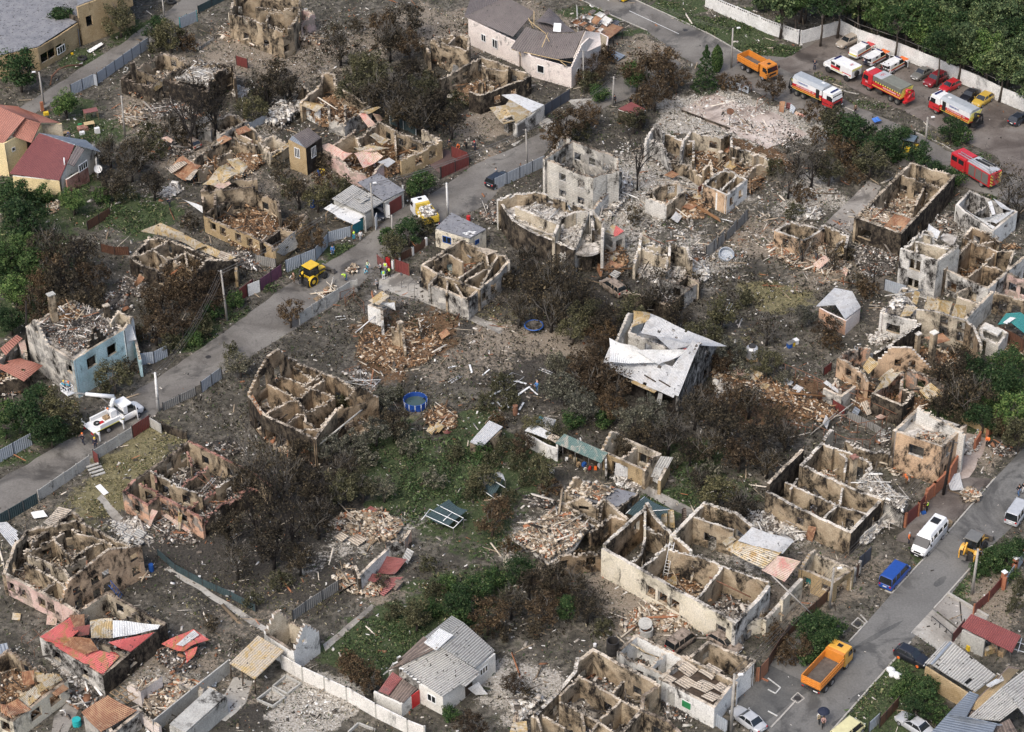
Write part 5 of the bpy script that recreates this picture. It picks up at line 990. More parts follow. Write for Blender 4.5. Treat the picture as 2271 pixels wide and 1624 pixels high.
mb=MB();a,b=q(190,185,.0),q(232,200,.0);mb.face([a,b,Vec((b.x,b.y,2.1)),Vec((a.x,a.y,2.1))]);mb.mk('door','m_teal',r.e)
tl(2,3)
r=RU('white rendered garage with collapsed slate roof and green window boards at the bottom',(1650,1150),3.2,o='wpl',i='crm',t='top')
r.w('1315,1150 1790,1400',3,win=0,jg=.02,o='wpl');r.w('1790,1400 1960,1180',3,jg=.02,o='wpl');r.w('1315,1150 1520,970',3.2,jg=.1,win=[.6]);r.w('1520,940 1740,1060 1990,1180',3.4,jg=.15,i='tan')
r.slab('1330,1150 1520,980 1950,1180 1780,1380',2.5,.2,'bwd','ceiling')
for(x,y,w_,h_)in((1380,1150,170,110),(1560,1060,200,130),(1760,1090,220,150),(1700,1220,240,120),(1860,1230,170,110),(1540,1180,200,110),(1770,1310,190,100)):
 r.sh([(x-w_/2,y,2.9),(x-w_*.05,y-h_/2,3.2),(x+w_/2,y,3),(x+w_*.05,y+h_/2,2.8)],'slt',.25)
mb=MB();a,b=q(1395,1385,0),q(1450,1405,0)
def wp_(par,p0,p1,z0,z1,mat,name,out=.23,th=.05,inset=0):
 d=(p1-p0);d.z=0;L=d.length;d.normalize();n=Vec((-d.y,d.x,0));
 if n.y>0:n=-n
 mb=MB();c=(p0+p1)/2+n*out;mb.box((c.x,c.y,(z0+z1)/2),(L,th,z1-z0),atan2(d.y,d.x));return mb.mk(name,mat,par)
A_,B_=q(1315,1150,3),q(1790,1400,3)
wp_(r.e,A_.lerp(B_,.17),A_.lerp(B_,.30),.1,2.1,'cnc','door');wp_(r.e,A_.lerp(B_,.43),A_.lerp(B_,.62),.9,2,'wpt','window_frame');wp_(r.e,A_.lerp(B_,.445),A_.lerp(B_,.605),1,1.9,'green','window_board',.27)
r=RU('black rimmed burnt room joined behind the white garage next to the orange gate',(1900,960),3.4,o='tan',i='tan',t='top')
r.w('1590,950 1740,825 2150,990',3.4,win=[.3],jg=.12,i='tan');r.w('2130,1010 1980,1140',3.4,jg=.1,door=None,o='wpl');r.rub('1620,960 1740,860 2100,1000 1970,1130','ash',0,.7,5);r.w('2150,990 2130,1010',3.4)
r=RU('white and cream walled ruin with a bent golden pipe across its rooms, bottom centre',(1200,900),3.2,o='wso',i='wpl',t='top')
r.w('950,905 1110,760 1360,890 1510,960',3.2,win=[.1],jg=.12,i='wpl');r.w('950,905 1050,980 1350,1110',3,door=[.25,.5,.75],jg=.25,o='wpl',i='wso');r.w('1350,1110 1530,990',3.2,jg=.1);r.p('1220,1040 1350,920',h=3.1,o='wpl',i='wpl');r.rub('980,900 1110,790 1490,980 1340,1080','ash',0,.4,5)
mb=MB();mb.tube([q(1040,830,3),q(1180,920,2.5),q(1300,965,3.1)],.13,6);mb.mk('bent_pipe','gol',r.e)
r=RU('huge roofless brick ruin with many rooms cut by the bottom edge of the photo',(700,1250),4,o='tan',i='tan',t='td',th=.42)
r.w('580,990 720,890 1300,1200',4.2,win=[.08,.75],jg=.12,i='tan',t='top');r.w('580,990 560,1090 420,1240 190,1450',4,pf=[(0,4.4),(.3,4),(1,3.4)],jg=.15,t='tw',win=[.6]);r.w('1300,1210 1165,1300 1150,1430',4,jg=.1,win=[.5],rows=[(1.6,3.2)]);r.w('1150,1420 1400,1530 1480,1620',3.8,win=[.4],jg=.15,i='tan');r.w('1150,1430 960,1640',3.8,jg=.1,t='top')
for a in([(590,1120),(970,1340),(1150,1430)],[(430,1350),(760,1530),(900,1620)],[(600,1130),(430,1290)],[(900,1260),(985,1175)],[(790,1500),(960,1350)],[(610,1420),(640,1560)],[(700,1620),(770,1530)],[(280,1480),(460,1580)],[(200,1440),(260,1600)]):r.p(a,h=3.9,t='top',jg=.15,i='tan',o='tan',win=[.5]if len(a)>2 else 0,rows=[(.9,2.4)])
r.rub('600,1000 720,920 1270,1210 1150,1400 960,1600 300,1620 220,1460 430,1260','ash',0,.9,5,.28)
r.w('20,1500 50,1420 60,1600',2.8,jg=.3,i='pkw',pt=True);r.rub('0,1330 180,1280 300,1360 200,1450 120,1560 0,1500','white',0,1,9,.34,hz=0);r.sh('-20,1620,3.4 10,1530,3.8 130,1520,3.8 140,1620,3.2','gol',.3)
tl(1,3)
r=RU('small roofless white gabled hut with charred doorway at the end of the long white wall',(310,780),3.6,o='wpl',i='wpl',t='td')
r.w('90,750 290,640',3,pf=[(0,3.2),(.5,5.6),(1,3.2)],jg=0,i='crm',name='gable_wall');r.w('90,750 335,905',3,jg=.05,o='wpl',i='crm');r.w('335,905 540,750',3,pf=[(0,3),(.5,5.8),(1,3.2)],win=[.42],rows=[(3,3.8)],ww=.6,jg=0,o='wpl',name='gable_wall');r.w('540,750 290,640',3,jg=.08,i='crm',o='wpl')
r=RU('flattened outbuilding of broken slate, grey wall and crumpled dark red sheets, bottom centre',(900,200),2.2,o='gpl',i='wso')
r.w('915,230 1060,90 1160,0',2.6,jg=.05,o='wso',i='wso');r.w('880,150 915,240',2.6,o='dark');r.w('1160,-60 1310,-90 1360,-160',2.2,o='peach',jg=.4)
r.sh('1035,200,.8 1130,60,1.8 1340,90,1.6 1230,220,.7','dkr',.4);r.sh('1080,390,.2 1160,260,1 1310,250,1.1 1130,420,.2','dkr',.3);r.sh('940,270,.9 1010,220,1.2 1120,220,1.2 1060,300,.6','dkr',.5);r.sh('1200,340,.3 1250,270,1.1 1320,280,1.1 1240,370,.2','sld',.2);r.sh('1300,80,1 1340,-10,1.6 1400,20,1.6 1340,130,.8','slate',.2);r.sh('800,340,.4 830,300,1 910,290,1 900,350,.3','slt',.1)
r.rub('680,280 750,180 880,150 900,260 960,300 1140,330 1080,440 900,420 760,370','tan',0,.6,7,.32,hz=0);r.rub('620,-180 760,-300 1100,-330 1340,-240 1230,-60 1000,-40 850,-120','tan',0,.7,7,.34,hz=0)
for(x,y,w_)in((1020,-330,130),(830,-290,100),(700,-230,130),(900,-80,180),(1080,-120,60),(760,-100,130),(1180,-260,100)):
 r.sh([(x-w_/2,y,.5),(x,y-w_*.35,.9),(x+w_/2,y-10,.8),(x,y+w_*.3,.4)],'slt'if x!=1020 else'dkr',.2)
tl(1,1)
r=RU('roofless tan house with grey rendered front at the bend of the lane',(1800,800),3.6,o='gpl',i='tan',t='top')
r.w('1475,720 1590,650 1820,500 2000,580',3.6,win=[.2],jg=.12,i='tan');r.w('2000,580 2215,650 2240,700',3.6,win=[.5],jg=.2,i='tan');r.w('1475,720 1600,800 1980,940',3.6,jg=.08,i='tan',o='tan',t='top');r.w('1540,890 1640,780',3.4,jg=.1,win=[.4]);r.w('1540,890 1880,1030',3.2,win=0,jg=.1,o='gpl',lab='grey rendered front wall with flaked plaster');r.w('1880,1030 1960,950 2150,800 2240,680',3.4,win=[.35,.55,.8],ww=1.3,jg=.1,o='gpl')
for a in([(1590,680),(1700,620),(1830,700)],[(1860,860),(2080,740),(2150,640)],[(1980,940),(2090,740)],[(1800,840),(2010,700)],[(1640,790),(1700,860),(1690,960)],[(2040,620),(2060,720)],[(1760,880),(1830,1000)]):r.p(a,h=3.4,jg=.12,i='tan',o='tan',win=[.5]if len(a)>2 else 0,rows=[(0,2.2)])
r.rub('1500,730 1820,530 2190,660 1980,900 1600,780','tan',0,.6,4);r.sh('1680,730,1.2 1760,690,1.4 1810,740,1.2 1730,790,.9','m_green',.4);r.sh('1950,600,3.9 2040,580,4 2150,610,3.8 2060,640,3.6','slt',.15);r.sh('1870,640,1.6 1950,610,1.8 1990,640,1.5 1900,670,1.3','blg',.15)
r=RU('small white hut fragment with curled corrugated roof pieces in the burnt yard by the lane',(1090,1100),2.8,o='crm',i='crm',name='burnt_shed',cat='shed')
r.w('1005,1080 1115,1120 1120,1210',2.8,jg=.05,o='wpl',win=[.8],rows=[(1.6,2.2)],ww=.6);r.w('1005,1080 1060,1030',2.8,o='wpl');r.sh('1000,1050,2.9 1120,965,3.8 1190,1010,3.6 1090,1090,2.9','gol',.1,.1);r.sh('1095,1080,2.8 1230,1070,2.6 1240,1150,1.6 1150,1110,1.6','mw',.2,.3);r.sh('1160,1020,3.2 1235,1050,2.6 1240,1110,1.6 1200,1090,2','gol',.3)
r=RU('lone tan chimney stack and stove wall standing in rust brown debris left of centre',(1260,1300),3,o='tan',i='tan',name='chimney_ruin',cat='ruin')
r.w('1210,1290 1300,1300 1320,1400',3,pf=[(0,3.4),(.4,2.4),(1,1.6)],jg=.4,th=.3);r.chim(1275,1240,4,.6,'tan');r.rub('880,1440 1050,1330 1250,1280 1600,1330 1680,1470 1500,1620 1200,1680 900,1560','rust',0,.5,6,.26,hz=0);r.w('1440,1200 1465,1300',1.9,o='dark',i='dark',th=.15,jg=.2);r.sh('1620,1340,1 1690,1290,1.4 1720,1340,1.2 1650,1390,.4','rus',.1)
class House(Ruin):
 def __init__(s,name,label,cat,c,h,mat,group=None):Ruin.__init__(s,name,label,cat,c,h,mat,'crm',mat,0,.25,group)
 def win(s,a,b,u,z0,z1,w=1.2,h=None,n=2,frame='wpt',gl='glass',out=.13):
  h=h or s.h;A,B=q(a[0],a[1],a[2]if len(a)>2 else h),q(b[0],b[1],b[2]if len(b)>2 else h);d=(B-A);d.z=0;d.normalize();nn=Vec((-d.y,d.x,0))
  if nn.y>0:nn=-nn
  c=A.lerp(B,u);rz=atan2(d.y,d.x);zc=(z0+z1)/2;H_=z1-z0
  f=MB();o=c+nn*out
  for k in range(n+1):
   p=o+d*(-w/2+w*k/n);f.box((p.x,p.y,zc),(.09,.09,H_),rz)
  for z in(z0,z1):f.box((o.x,o.y,z),(w+.09,.1,.09),rz)
  fr=f.mk('window',frame,s.e);g=MB();o2=c+nn*(out-.02);g.box((o2.x,o2.y,zc),(w,.05,H_),rz);g.mk('pane',gl,fr);return s
 def door(s,a,b,u,mat='fbr',w=1,z1=2.1,h=None,name='door'):
  h=h or s.h;A,B=q(a[0],a[1],a[2]if len(a)>2 else h),q(b[0],b[1],b[2]if len(b)>2 else h);d=(B-A);d.z=0;d.normalize();nn=Vec((-d.y,d.x,0))
  if nn.y>0:nn=-nn
  c=A.lerp(B,u)+nn*.13;m=MB();m.box((c.x,c.y,z1/2+.05),(w,.08,z1-.1),atan2(d.y,d.x));m.mk(name,mat,s.e);return s
 def roof(s,c4,mat,lab=None,th=.12,holes=0,amp=0,nu=8,nv=8,name='roof',sag=0):return s.sh(c4,mat,amp,0,nu,nv,name,holes,sag,lab,th)
tl(0,0)
h=House('industrial_building','long flat grey bitumen roofed building in the top left corner','building',(100,200),4,'brw')
h.w('-300,560 330,425 500,330 740,170',4,win=[.55,.62,.7],ww=1.6,rows=[(1,2.6)]);h.roof('-300,560,4.1 335,418,4.1 740,160,4.1 900,-200,4.1','bit',nu=20,nv=10,amp=.03)
h.sh('-300,560,4.1 900,-200,4.1 700,-400,4.1 -500,-100,4.1','bit',0);h.win((330,425),(740,170),.42,1,2.2,1.8,n=3,out=.5)
h=House('brick_building','tall tan brick building with dark open door by the top left lane','building',(900,150),6.5,'brw')
A_=q(735,400,0);B_=q(1190,225,0);mb=wme([(A_.x,A_.y),(B_.x,B_.y)],lambda s,t:7,.35,0,[(1.2,2.4,3,4.8),(9,10.4,2.2,3.6)],0,A_.lerp(B_,.5).to_2d()+Vec((0,5)),0);mb.mk('wall',['brw','dark','brw'],h.e)
C_=q(560,330,0);mb=wme([(C_.x,C_.y),(A_.x,A_.y)],lambda s,t:5,.35,0,[(2.6,3.9,0,2.6)],0,A_.to_2d()+Vec((0,9)),0);mb.mk('wall',['dark','dark','td'],h.e)
mb=MB();d_=q(705,400,0);mb.box((d_.x,d_.y,1.6),(.1,1.4,3.1),R(20));mb.mk('door','fnv',h.e)
mb=MB();A2=A_+Vec((-3,12,0));B2=B_+Vec((3,14,0));mb.prs([(A_.x,A_.y+.2),(B_.x,B_.y+.2),(B2.x,B2.y),(A2.x,A2.y)],7,7.15);mb.mk('roof','bit',h.e)
h=House('yellow_house','two storey yellow house with terracotta tile roofs at the left edge','house',(150,1250),6,'clean_yellow')
h.w('35,1270,5.6 360,1100,5.6',5.6);h.w('-300,1250 35,1275',5.6);h.w('360,1095,5.4 540,1095,5.4',5.4);h.w('280,1290,5.2 370,1100,5.2',5.2)
h.roof('-260,1240,5.4 35,1275,5.4 225,1050,8.2 -60,930,8.4','ter','front terracotta roof slope');h.roof('-20,935,8.4 160,950,8.2 540,1090,5.4 360,1090,6.2','ter');h.roof('-60,930,8.4 215,1050,8.2 370,1092,6 160,950,8.3','ter')
h.roof('112,1210,5.6 282,1270,5.6 365,1095,7.1 215,1050,8','ter','side terracotta roof slope');h.win((35,1270,5.6),(360,1100,5.6),.2,3.6,4.2,.6,n=1);h.win((35,1270,5.6),(360,1100,5.6),.62,2.7,4.2,.9,n=1,frame='rtp')
h=House('maroon_roof_house','cream house with maroon metal tile roof, skylight and dormer window on the left','house',(500,1400),4,'pal')
h.w('540,1560,3 840,1350,3',3,pf=[(0,3),(.5,5.6),(1,4.2)]);h.w('120,1560,2.6 520,1600,2.6',2.6,o='clean_yellow');h.w('850,1350,3 850,1420,3',3)
h.roof('85,1545,2.6 530,1605,2.6 665,1290,6.2 350,1185,6.4','tile_maroon','maroon roof slope',nu=14);h.roof('350,1185,6.4 665,1290,6.3 890,1350,4.4 760,1250,4.6','blg');h.roof('595,1455,4.9 655,1480,4.6 750,1330,5.9 680,1295,6.1','tbr','dormer roof')
h.win((640,1500,3.9),(800,1390,3.9),.42,3.1,4.2,1.9,n=4,out=.6);h.win((560,1590,2.4),(700,1500,2.4),.3,1,1.9,.9,n=2,out=.3)
mb=MB();p=q(435,1285,5.35);mb.box((p.x,p.y,5.3),(.9,1.1,.12),R(30),rx=R(38));o=mb.mk('skylight','glass_light',h.e)
mb=MB();mb.tube([q(580,1560,2.4),q(568,1400,5.4)],.1,8);mb.mk('flue_pipe','alu',h.e);mb=MB();mb.tube([q(805,1420,2.4),q(838,1250,5.6)],.06,6);mb.mk('flue_pipe','steel',h.e)
h.w('590,1590,2.6 770,1480,2.6',2.6,o='rtp')
p=q(868,1500,1.9);mb=MB();mb.lathe([(0,0),(.4,.08),(.62,.22)],(0,0,0),18);o=mb.mk('satellite_dish','wpt');o.location=p;o.rotation_euler=(R(60),0,R(20));tag(o,'round white satellite dish on a pole right of the maroon roofed house','satellite dish')
mb=LM();mb.tube([(0,0,-1.9),(0,0,0)],.05,6);pp=mb.mk('pole','steel');pp.parent=o;pp.rotation_euler=(R(-60),0,0)
tl(2,0)
h=House('damaged_white_house','pale pink house with caved in brown tile roof near the top road','house',(200,450),4.2,'pkw')
h.w('-380,170,4.6 60,380,4.2',4.4);h.w('170,500,3.6 525,600,3.6',3.6);h.w('525,600,3.6 780,390,3.6',3.6,pf=[(0,3.6),(.35,6.2),(.6,6.4),(1,3.6)]);h.w('60,380,3.6 170,500,3.6',3.6)
h.roof('-420,150,4.6 10,330,4.6 200,110,7.6 -40,-20,8','tbr','left brown tile slope',nu=12);h.roof('-420,150,4.6 -40,-20,8 -140,-120,8 -350,-50,5','tbr')
h.roof('-10,430,4 540,515,4 640,270,7.4 130,240,6.6','tbr','caved in brown tile slope',nu=14,amp=.12,sag=.9);h.roof('215,190,6.8 330,80,7.4 430,170,5.6 530,290,6.2','tbr',amp=.25);h.roof('215,200,6 400,160,6 560,290,6.6 300,300,5.8','tbr',amp=.2)
h.roof('540,518,4 650,275,7.3 775,290,5.5 785,400,4.4','pkw','pink gable board',th=.15)
h.win((-380,170,4.5),(60,380,4.5),.30,1.8,3,1);h.win((-380,170,4.5),(60,380,4.5),.53,1.6,3.1,1.1);h.win((170,500,3.6),(525,600,3.6),.25,1.2,2.5,1.2,n=1);h.win((525,600,3.6),(780,390,3.6),.22,1.5,2.6,.8,n=1)
for(a,b)in(((150,180,6.8),(300,300,6.2)),((145,160,7.2),(190,250,6)),((195,100,8),(195,230,6.2)),((0,440,3.7),(530,560,3.3)),((320,290,6.6),(265,420,5.2)),((300,310,6.4),(330,370,5.8)),((60,450,3.6),(80,500,3)),((400,520,3.4),(500,600,2.8))):h.beam(a,b,.07,'nwd','broken_rafter')
h.roof('372,205,6.9 438,210,6.9 432,285,6.3 365,280,6.3','wpt','blown white board on the roof',th=.04,name='board');h.w('780,290 850,330 840,400',3.4,o='bwd')
r=House('burnt_trailer','burnt out rusty flatbed load of scrap and white sheets by the damaged pink house','wreck',(850,230),1.6,'dark')
r.roof('700,330,1.6 860,350,1.6 990,250,1.6 820,200,1.6','rus','rusty bed',amp=.1,name='bed');
for p_ in((740,330),(900,330),(980,270),(850,210)):r.beam((p_[0],p_[1],2.6),(p_[0],p_[1]+75,.1),.08,'dst','post')
for k,(x,y,w_,m_)in enumerate(((690,160,70,'mw'),(780,130,80,'mw'),(760,200,110,'rus'),(840,200,120,'mw'),(640,220,90,'rus'),(920,200,80,'fnv'),(570,200,70,'rus'),(840,120,80,'tbr'),(720,110,80,'tbr'),(800,270,70,'mw'),(690,250,90,'rus'))):r.sh([(x-w_/2,y,1.9),(x,y-w_*.35,2.5),(x+w_/2,y-8,2.3),(x,y+w_*.3,1.8)],m_,.5,.2)
heap([q(a,b)for a,b in((500,260),(620,150),(860,170),(980,260),(880,340),(640,280))],'ash',0,.8,6,.3,None,'scrap_heap')
tl(1,0)
h=House('brick_tower','small tower like brick cottage with maroon tile roof and white windows','house',(430,1330),5,'brw')
h.w('295,1245,4.9 440,1300,4.9',4.9,o='brw');h.w('440,1300,4.9 572,1215,4.9',4.9,o='chw',pf=[(0,4.9),(.5,4.9),(1,4.9)]);h.w('572,1215,4.9 420,1160,4.9 295,1245,4.9',4.9)
h.roof('330,1210,5.4 445,1320,4.9 580,1225,4.9 465,1135,6.2','tbr','maroon tile roof');h.roof('300,1240,4.9 440,1312,4.9 440,1300,4.95 330,1205,5.6','blg',name='fascia')
h.win((295,1245,4.9),(440,1300,4.9),.48,2.5,4.1,.95,n=3);h.win((440,1300,4.9),(572,1215,4.9),.45,2.4,4.1,1,n=3)
tl(1,1)
h=House('slate_garage','garage with broken grey slate roof and open white door, dark car inside','garage',(900,180),2.8,'cnc')
h.w('700,150,3 960,280,2.6',2.8,o='cnc');h.w('960,280,2.6 1030,235,2.6',2.8);h.w('960,280 965,300',2.6)
h.roof('675,145,3.2 960,275,2.9 1135,170,3.2 860,20,3.8','slate','grey slate roof',nu=14,amp=.04)
for(x,y,w_)in((900,120,90),(960,140,100),(1000,110,80),(930,165,60)):h.sh([(x-w_/2,y,3.7),(x,y-w_*.25,3.9),(x+w_/2,y,3.7),(x,y+w_*.25,3.6)],'slate',.2,name='broken_slate')
mb=MB();a,b=q(1130,190,2.3),q(1185,200,2.3);mb.box(((a.x+b.x)/2,(a.y+b.y)/2,1.25),((b-a).length,.06,2.2),atan2(b.y-a.y,b.x-a.x));mb.mk('door','wpt',h.e)
mb=MB();a=q(1062,285,2.3);mb.box((a.x,a.y,1.2),(.06,1.3,2.2),R(-10));mb.mk('door','wpt',h.e)
h=House('red_door_garage','grey bitumen roofed garage with dark red double doors left of the leafy bush','garage',(1200,130),2.7,'cnc')
h.w('1140,170,2.7 1300,75,2.7',2.7);h.w('1300,75,2.7 1300,20,2.7',2.7);h.roof('900,0,3.3 1130,165,2.8 1320,70,2.8 1090,-80,3.3','bit','grey roof',nu=10);h.door((1140,170,2.7),(1300,75,2.7),.55,'fma',2.6,2.3,name='garage_door')
h=House('white_sheet_canopy','low canopy of torn white sheets on beams by the slate garage','canopy',(780,300),2.3,'cnc')
for k,(x,y)in enumerate(((690,240),(740,270),(800,310),(860,340),(760,215),(890,300),(820,260))):h.sh([(x-90,y-10,2.3),(x-20,y-50,2.5),(x+70,y-5,2.4),(x+5,y+35,2.2)],'mw',.12)
for a,b in(((620,270),(700,190)),((700,320),(800,230)),((780,350),(870,260)),((850,380),(940,290))):h.beam((a[0],a[1],2.1),(b[0],b[1],2.3),.06,'wood')
for p_ in((620,270),(850,375),(940,290)):h.beam((p_[0],p_[1],2.1),(p_[0]+2,p_[1]+100,.1),.06,'wood','post')
h=House('flat_roof_lodge','cream lodge with flat grey debris strewn roof and blue windows near the gate','house',(1820,400),2.9,'pal')
h.w('1600,410,2.9 1890,495,2.9',2.9,o='beige');h.w('1890,495,2.9 2030,420,2.9',2.9,o='beige');h.roof('1595,405,3 1895,498,3 2040,415,3 1735,270,3.1','bit','flat grey roof',nu=10,amp=.02)
h.win((1600,410,2.9),(1890,495,2.9),.33,1.2,2.2,1.3,n=2,frame='blue');h.win((1890,495,2.9),(2030,420,2.9),.45,1.5,2.1,.7,n=2,frame='blue')
for k in range(9):
 x,y=1880+rng.uniform(-50,60),450+rng.uniform(-20,20);h.sh([(x-20,y,3.15),(x,y-8,3.2),(x+20,y,3.2),(x,y+8,3.15)],'mw',.05,nu=2,nv=2,name='white_scrap')
tl(2,0)
h=House('white_roof_garage','pair of low garages with rusty white sheet roofs by the central lane','garage',(150,950),2.4,'gpl')
h.w('40,1100,2.3 180,1010,2.4 280,930,2.5',2.4,o='wso');h.w('-60,1050,2.3 40,1100,2.3',2.3,o='wso',door=.5)
h.roof('-90,850,2.7 180,1000,2.5 285,935,2.5 30,840,2.8','mw','white sheet roof',amp=.05);h.roof('-60,940,2.5 35,1095,2.4 180,1010,2.4 -20,890,2.6','gol','rusty sheet roof',amp=.12);h.roof('-200,960,2.4 -70,1110,2.2 30,1090,2.3 -60,940,2.5','gol','rusty sheet roof',amp=.25,holes=.1)
h.door((40,1100,2.3),(180,1010,2.4),.25,'steel',1.6,2)
h=House('red_roof_kiosk','small kiosk with dark red corrugated roof under the brown tree by the lane','kiosk',(1080,960),2.4,'pal')
h.w('950,975,2.3 1150,1040,2.3 1180,980,2.3',2.3,o='dark');h.roof('945,970,2.4 1160,1045,2.4 1180,970,2.5 1060,910,2.7','m_maroon','dark red corrugated roof')
tl(3,1)
h=House('silver_roof_hut','small pale hut with bright corrugated metal roof among burnt orchard trees','shed',(640,1080),2.6,'pkw')
h.w('465,1110,2.3 540,1150,2.3 690,1220,2.3',2.3,o='peach');h.w('690,1220,2.3 810,1110,2.3',2.3);h.roof('425,1100,2.5 600,1085,2.6 750,968,3.8 590,935,3.3','sil','left roof slope');h.roof('600,1085,2.6 685,1215,2.5 825,1105,2.5 750,968,3.8','sil','right roof slope')
h=House('teal_roof_hut','hut with teal green metal roof at the right edge by the block store','shed',(2160,1230),2.6,'dark')
h.w('2060,1270,2.2 2190,1330,2.2 2271,1380,2.2',2.2,o='fbr');h.roof('2035,1260,2.4 2160,1245,2.5 2240,1150,3.4 2110,1160,3.3','m_teal','left teal roof slope');h.roof('2160,1245,2.5 2290,1350,2.4 2360,1240,2.6 2240,1150,3.4','m_teal');h.roof('2085,1240,2.75 2120,1255,2.7 2200,1200,3.1 2150,1190,3.1','mw',th=.04,name='white_patch')
tl(1,3)
h=House('slate_roof_house','standing white house with large grey slate roof and small maroon roofed annex','house',(1600,1100),3.2,'wpl')
h.w('1450,1190,2.9 1655,1300,2.9',2.9,o='pal');h.w('1655,1300,2.9 2110,930,2.9',2.9,o='pal');h.w('1190,1090,2.9 1280,1040,2.9',4.2,pf=[(0,2.9),(1,4.6)],o='gpl');h.w('1280,1060,4.4 1450,1190,2.9',3.8,pf=[(0,4.6),(1,2.9)],o='gpl')
h.roof('1265,1040,3.2 1655,1315,2.9 1985,1090,3 1600,850,6.2','slate','front grey slate slope',nu=16);h.roof('1600,855,6.2 1940,1060,3.3 2115,905,3 1830,650,6','slate','front grey slate slope',nu=16);h.roof('1800,1200,2.9 1855,1230,2.7 1985,1120,2.8 1930,1080,3','slate')
h.roof('1170,1080,3.1 1270,1045,3.4 1610,880,6.2 1490,780,4.6','sld');h.roof('1490,835,6.3 1600,905,6 1750,770,6.2 1625,710,6.5','mw','bright white new slate patch');h.roof('1830,652,6 1600,855,6.2 1500,790,3.6 1740,600,3.4','slate')
h.win((1450,1190,2.9),(1655,1300,2.9),.55,1.2,2.2,1.15);h.win((1655,1300,2.9),(2110,930,2.9),.78,1.4,2.3,1.3,n=3);h.door((1655,1300,2.9),(2110,930,2.9),.48,'bwd',1.2,2.2)
h.w('1055,1265,1.9 1290,1370,1.9',1.9,o='pal',jg=.05);h.w('1290,1370,1.9 1440,1260,1.9',1.9,o='pal');h.roof('1085,1265,2.1 1310,1370,2 1430,1240,2.2 1210,1095,3.4','sld','burnt maroon annex roof',amp=.1,nu=12);h.roof('1090,1265,2.2 1180,1300,2.3 1300,1150,3.1 1215,1095,3.5','dkr',amp=.05)
h.door((1290,1370,1.9),(1440,1260,1.9),.78,'red',1.2,2.1);h.roof('1120,1110,2.6 1170,1080,3.2 1250,1010,3.3 1200,990,2.6','slate',amp=.3)
h.roof('1880,1240,2 1960,1300,.4 2060,1290,.3 1970,1180,1.9','mw','fallen ceiling sheet',amp=.2,th=.04,name='hanging_sheet')
h=House('yellow_roof_canopy','canopy with golden rust stained corrugated roof by the white gabled hut','canopy',(50,950),2.6,'cnc')
h.roof('-235,1020,2.6 -10,1160,2.5 250,910,2.8 20,775,3','m_yellowroof','golden corrugated roof',nu=12)
for p_ in((-225,1025),(-10,1155),(230,915),(-120,1090)):h.beam((p_[0],p_[1],2.4),(p_[0]+4,p_[1]+125,.1),.08,'bwd','post')
tl(0,3)
h=House('concrete_shed','long flat roofed concrete block shed by the white wall at bottom left','shed',(1750,1420),2.4,'cnc')
h.w('1515,1570,2.4 1640,1640,2.4',2.4);h.w('1640,1640,2.4 2000,1320,2.4',2.4);h.roof('1505,1565,2.5 1645,1640,2.5 2005,1315,2.5 1860,1240,2.5','cnc','flat concrete roof',th=.2)
tl(2,2)
h=House('green_roof_shed','open fronted shed with dark green metal roof full of barrels and tools','shed',(620,740),2.4,'pal')
h.w('400,700,2.4 400,640,2.4',2.4);h.w('450,620,2.4 830,770,2.4',2.4,i='dark');h.roof('385,690,2.5 790,865,2.4 850,775,2.9 465,607,3','m_green','dark green metal roof',nu=12)
for x in(450,560,680,790):h.beam((x,700+(x-400)*.42,2.4),(x+4,700+(x-400)*.42+115,.1),.05,'steel','post')
h.w('830,780,2.4 835,900,2.2',2.2,o='gpl')
for k,(x,y,m_,s_)in enumerate(((485,820,'pwh',.4),(520,800,'wood',.4),(590,870,'wood',.5),(640,870,'blue',.5),(690,900,'red',.4),(740,900,'bor',.4),(560,830,'gol',.5),(780,880,'pwh',.5),(650,905,'pwh',.3))):
 mb=MB();p=q(x,y,.3);mb.box((p.x,p.y,s_*.5),(s_,s_*.9,s_),.3*k,taper=.1);tag(mb.mk('storage_box',m_),['white box leftmost in the green roofed shed','brown crate by the white box in the green roofed shed','open carton on the floor of the green roofed shed','blue box in the middle of the green roofed shed','red box right of the blue box in the green roofed shed','orange box right of the red box in the green roofed shed','golden drum at the back of the green roofed shed','white sack rightmost under the green roof','small white bowl at the edge of the green roofed shed'][k],'box','things stored in the green roofed shed')
h=House('white_patched_shed','little shed with torn white roof left of the green roofed shed','shed',(240,580),2.2,'pal')
h.w('310,700,2 400,730,2',2,o='wpl');h.w('130,600,2 310,700,2',2);h.roof('115,580,2.2 310,650,2.2 350,600,2.4 180,515,2.5','mw','torn white sheets',amp=.1);h.roof('310,650,2.2 390,690,2.2 430,640,2.3 350,610,2.4','slt',amp=.1)
h=House('slate_outhouse','tiny outhouse with striped grey slate roof behind the white patched shed','shed',(300,500),2.2,'pal')
h.w('240,530,2.1 350,570,2.1 380,480,2.1',2.1,o='tan');h.roof('235,525,2.2 355,560,2.2 380,480,2.3 290,455,2.4','slate');h.roof('200,515,1.6 240,530,1.6 290,470,1.8 250,450,1.8','fence_teal',name='tarp')
tl(1,2)
h=House('silver_lean_to','small lean to shed with silver corrugated roof in the middle garden','shed',(2050,600),2,'tan')
h.w('1910,685,1.5 2010,720,1.5 2170,570,2.3',1.6,o='tan');h.roof('1900,680,1.7 2005,725,1.7 2190,545,2.5 2070,490,2.5','sil','silver corrugated roof')
tl(3,3,.4398)
h=House('maroon_roof_shed','long shed with clean maroon corrugated roof at the right edge','shed',(1120,420),2.6,'cnc')
h.w('985,410,2.4 1090,460,2.4',2.3,o='cnc');h.roof('975,395,2.6 1230,525,2.6 1275,440,3 1025,330,3.2','m_maroon','maroon corrugated roof',nu=12)
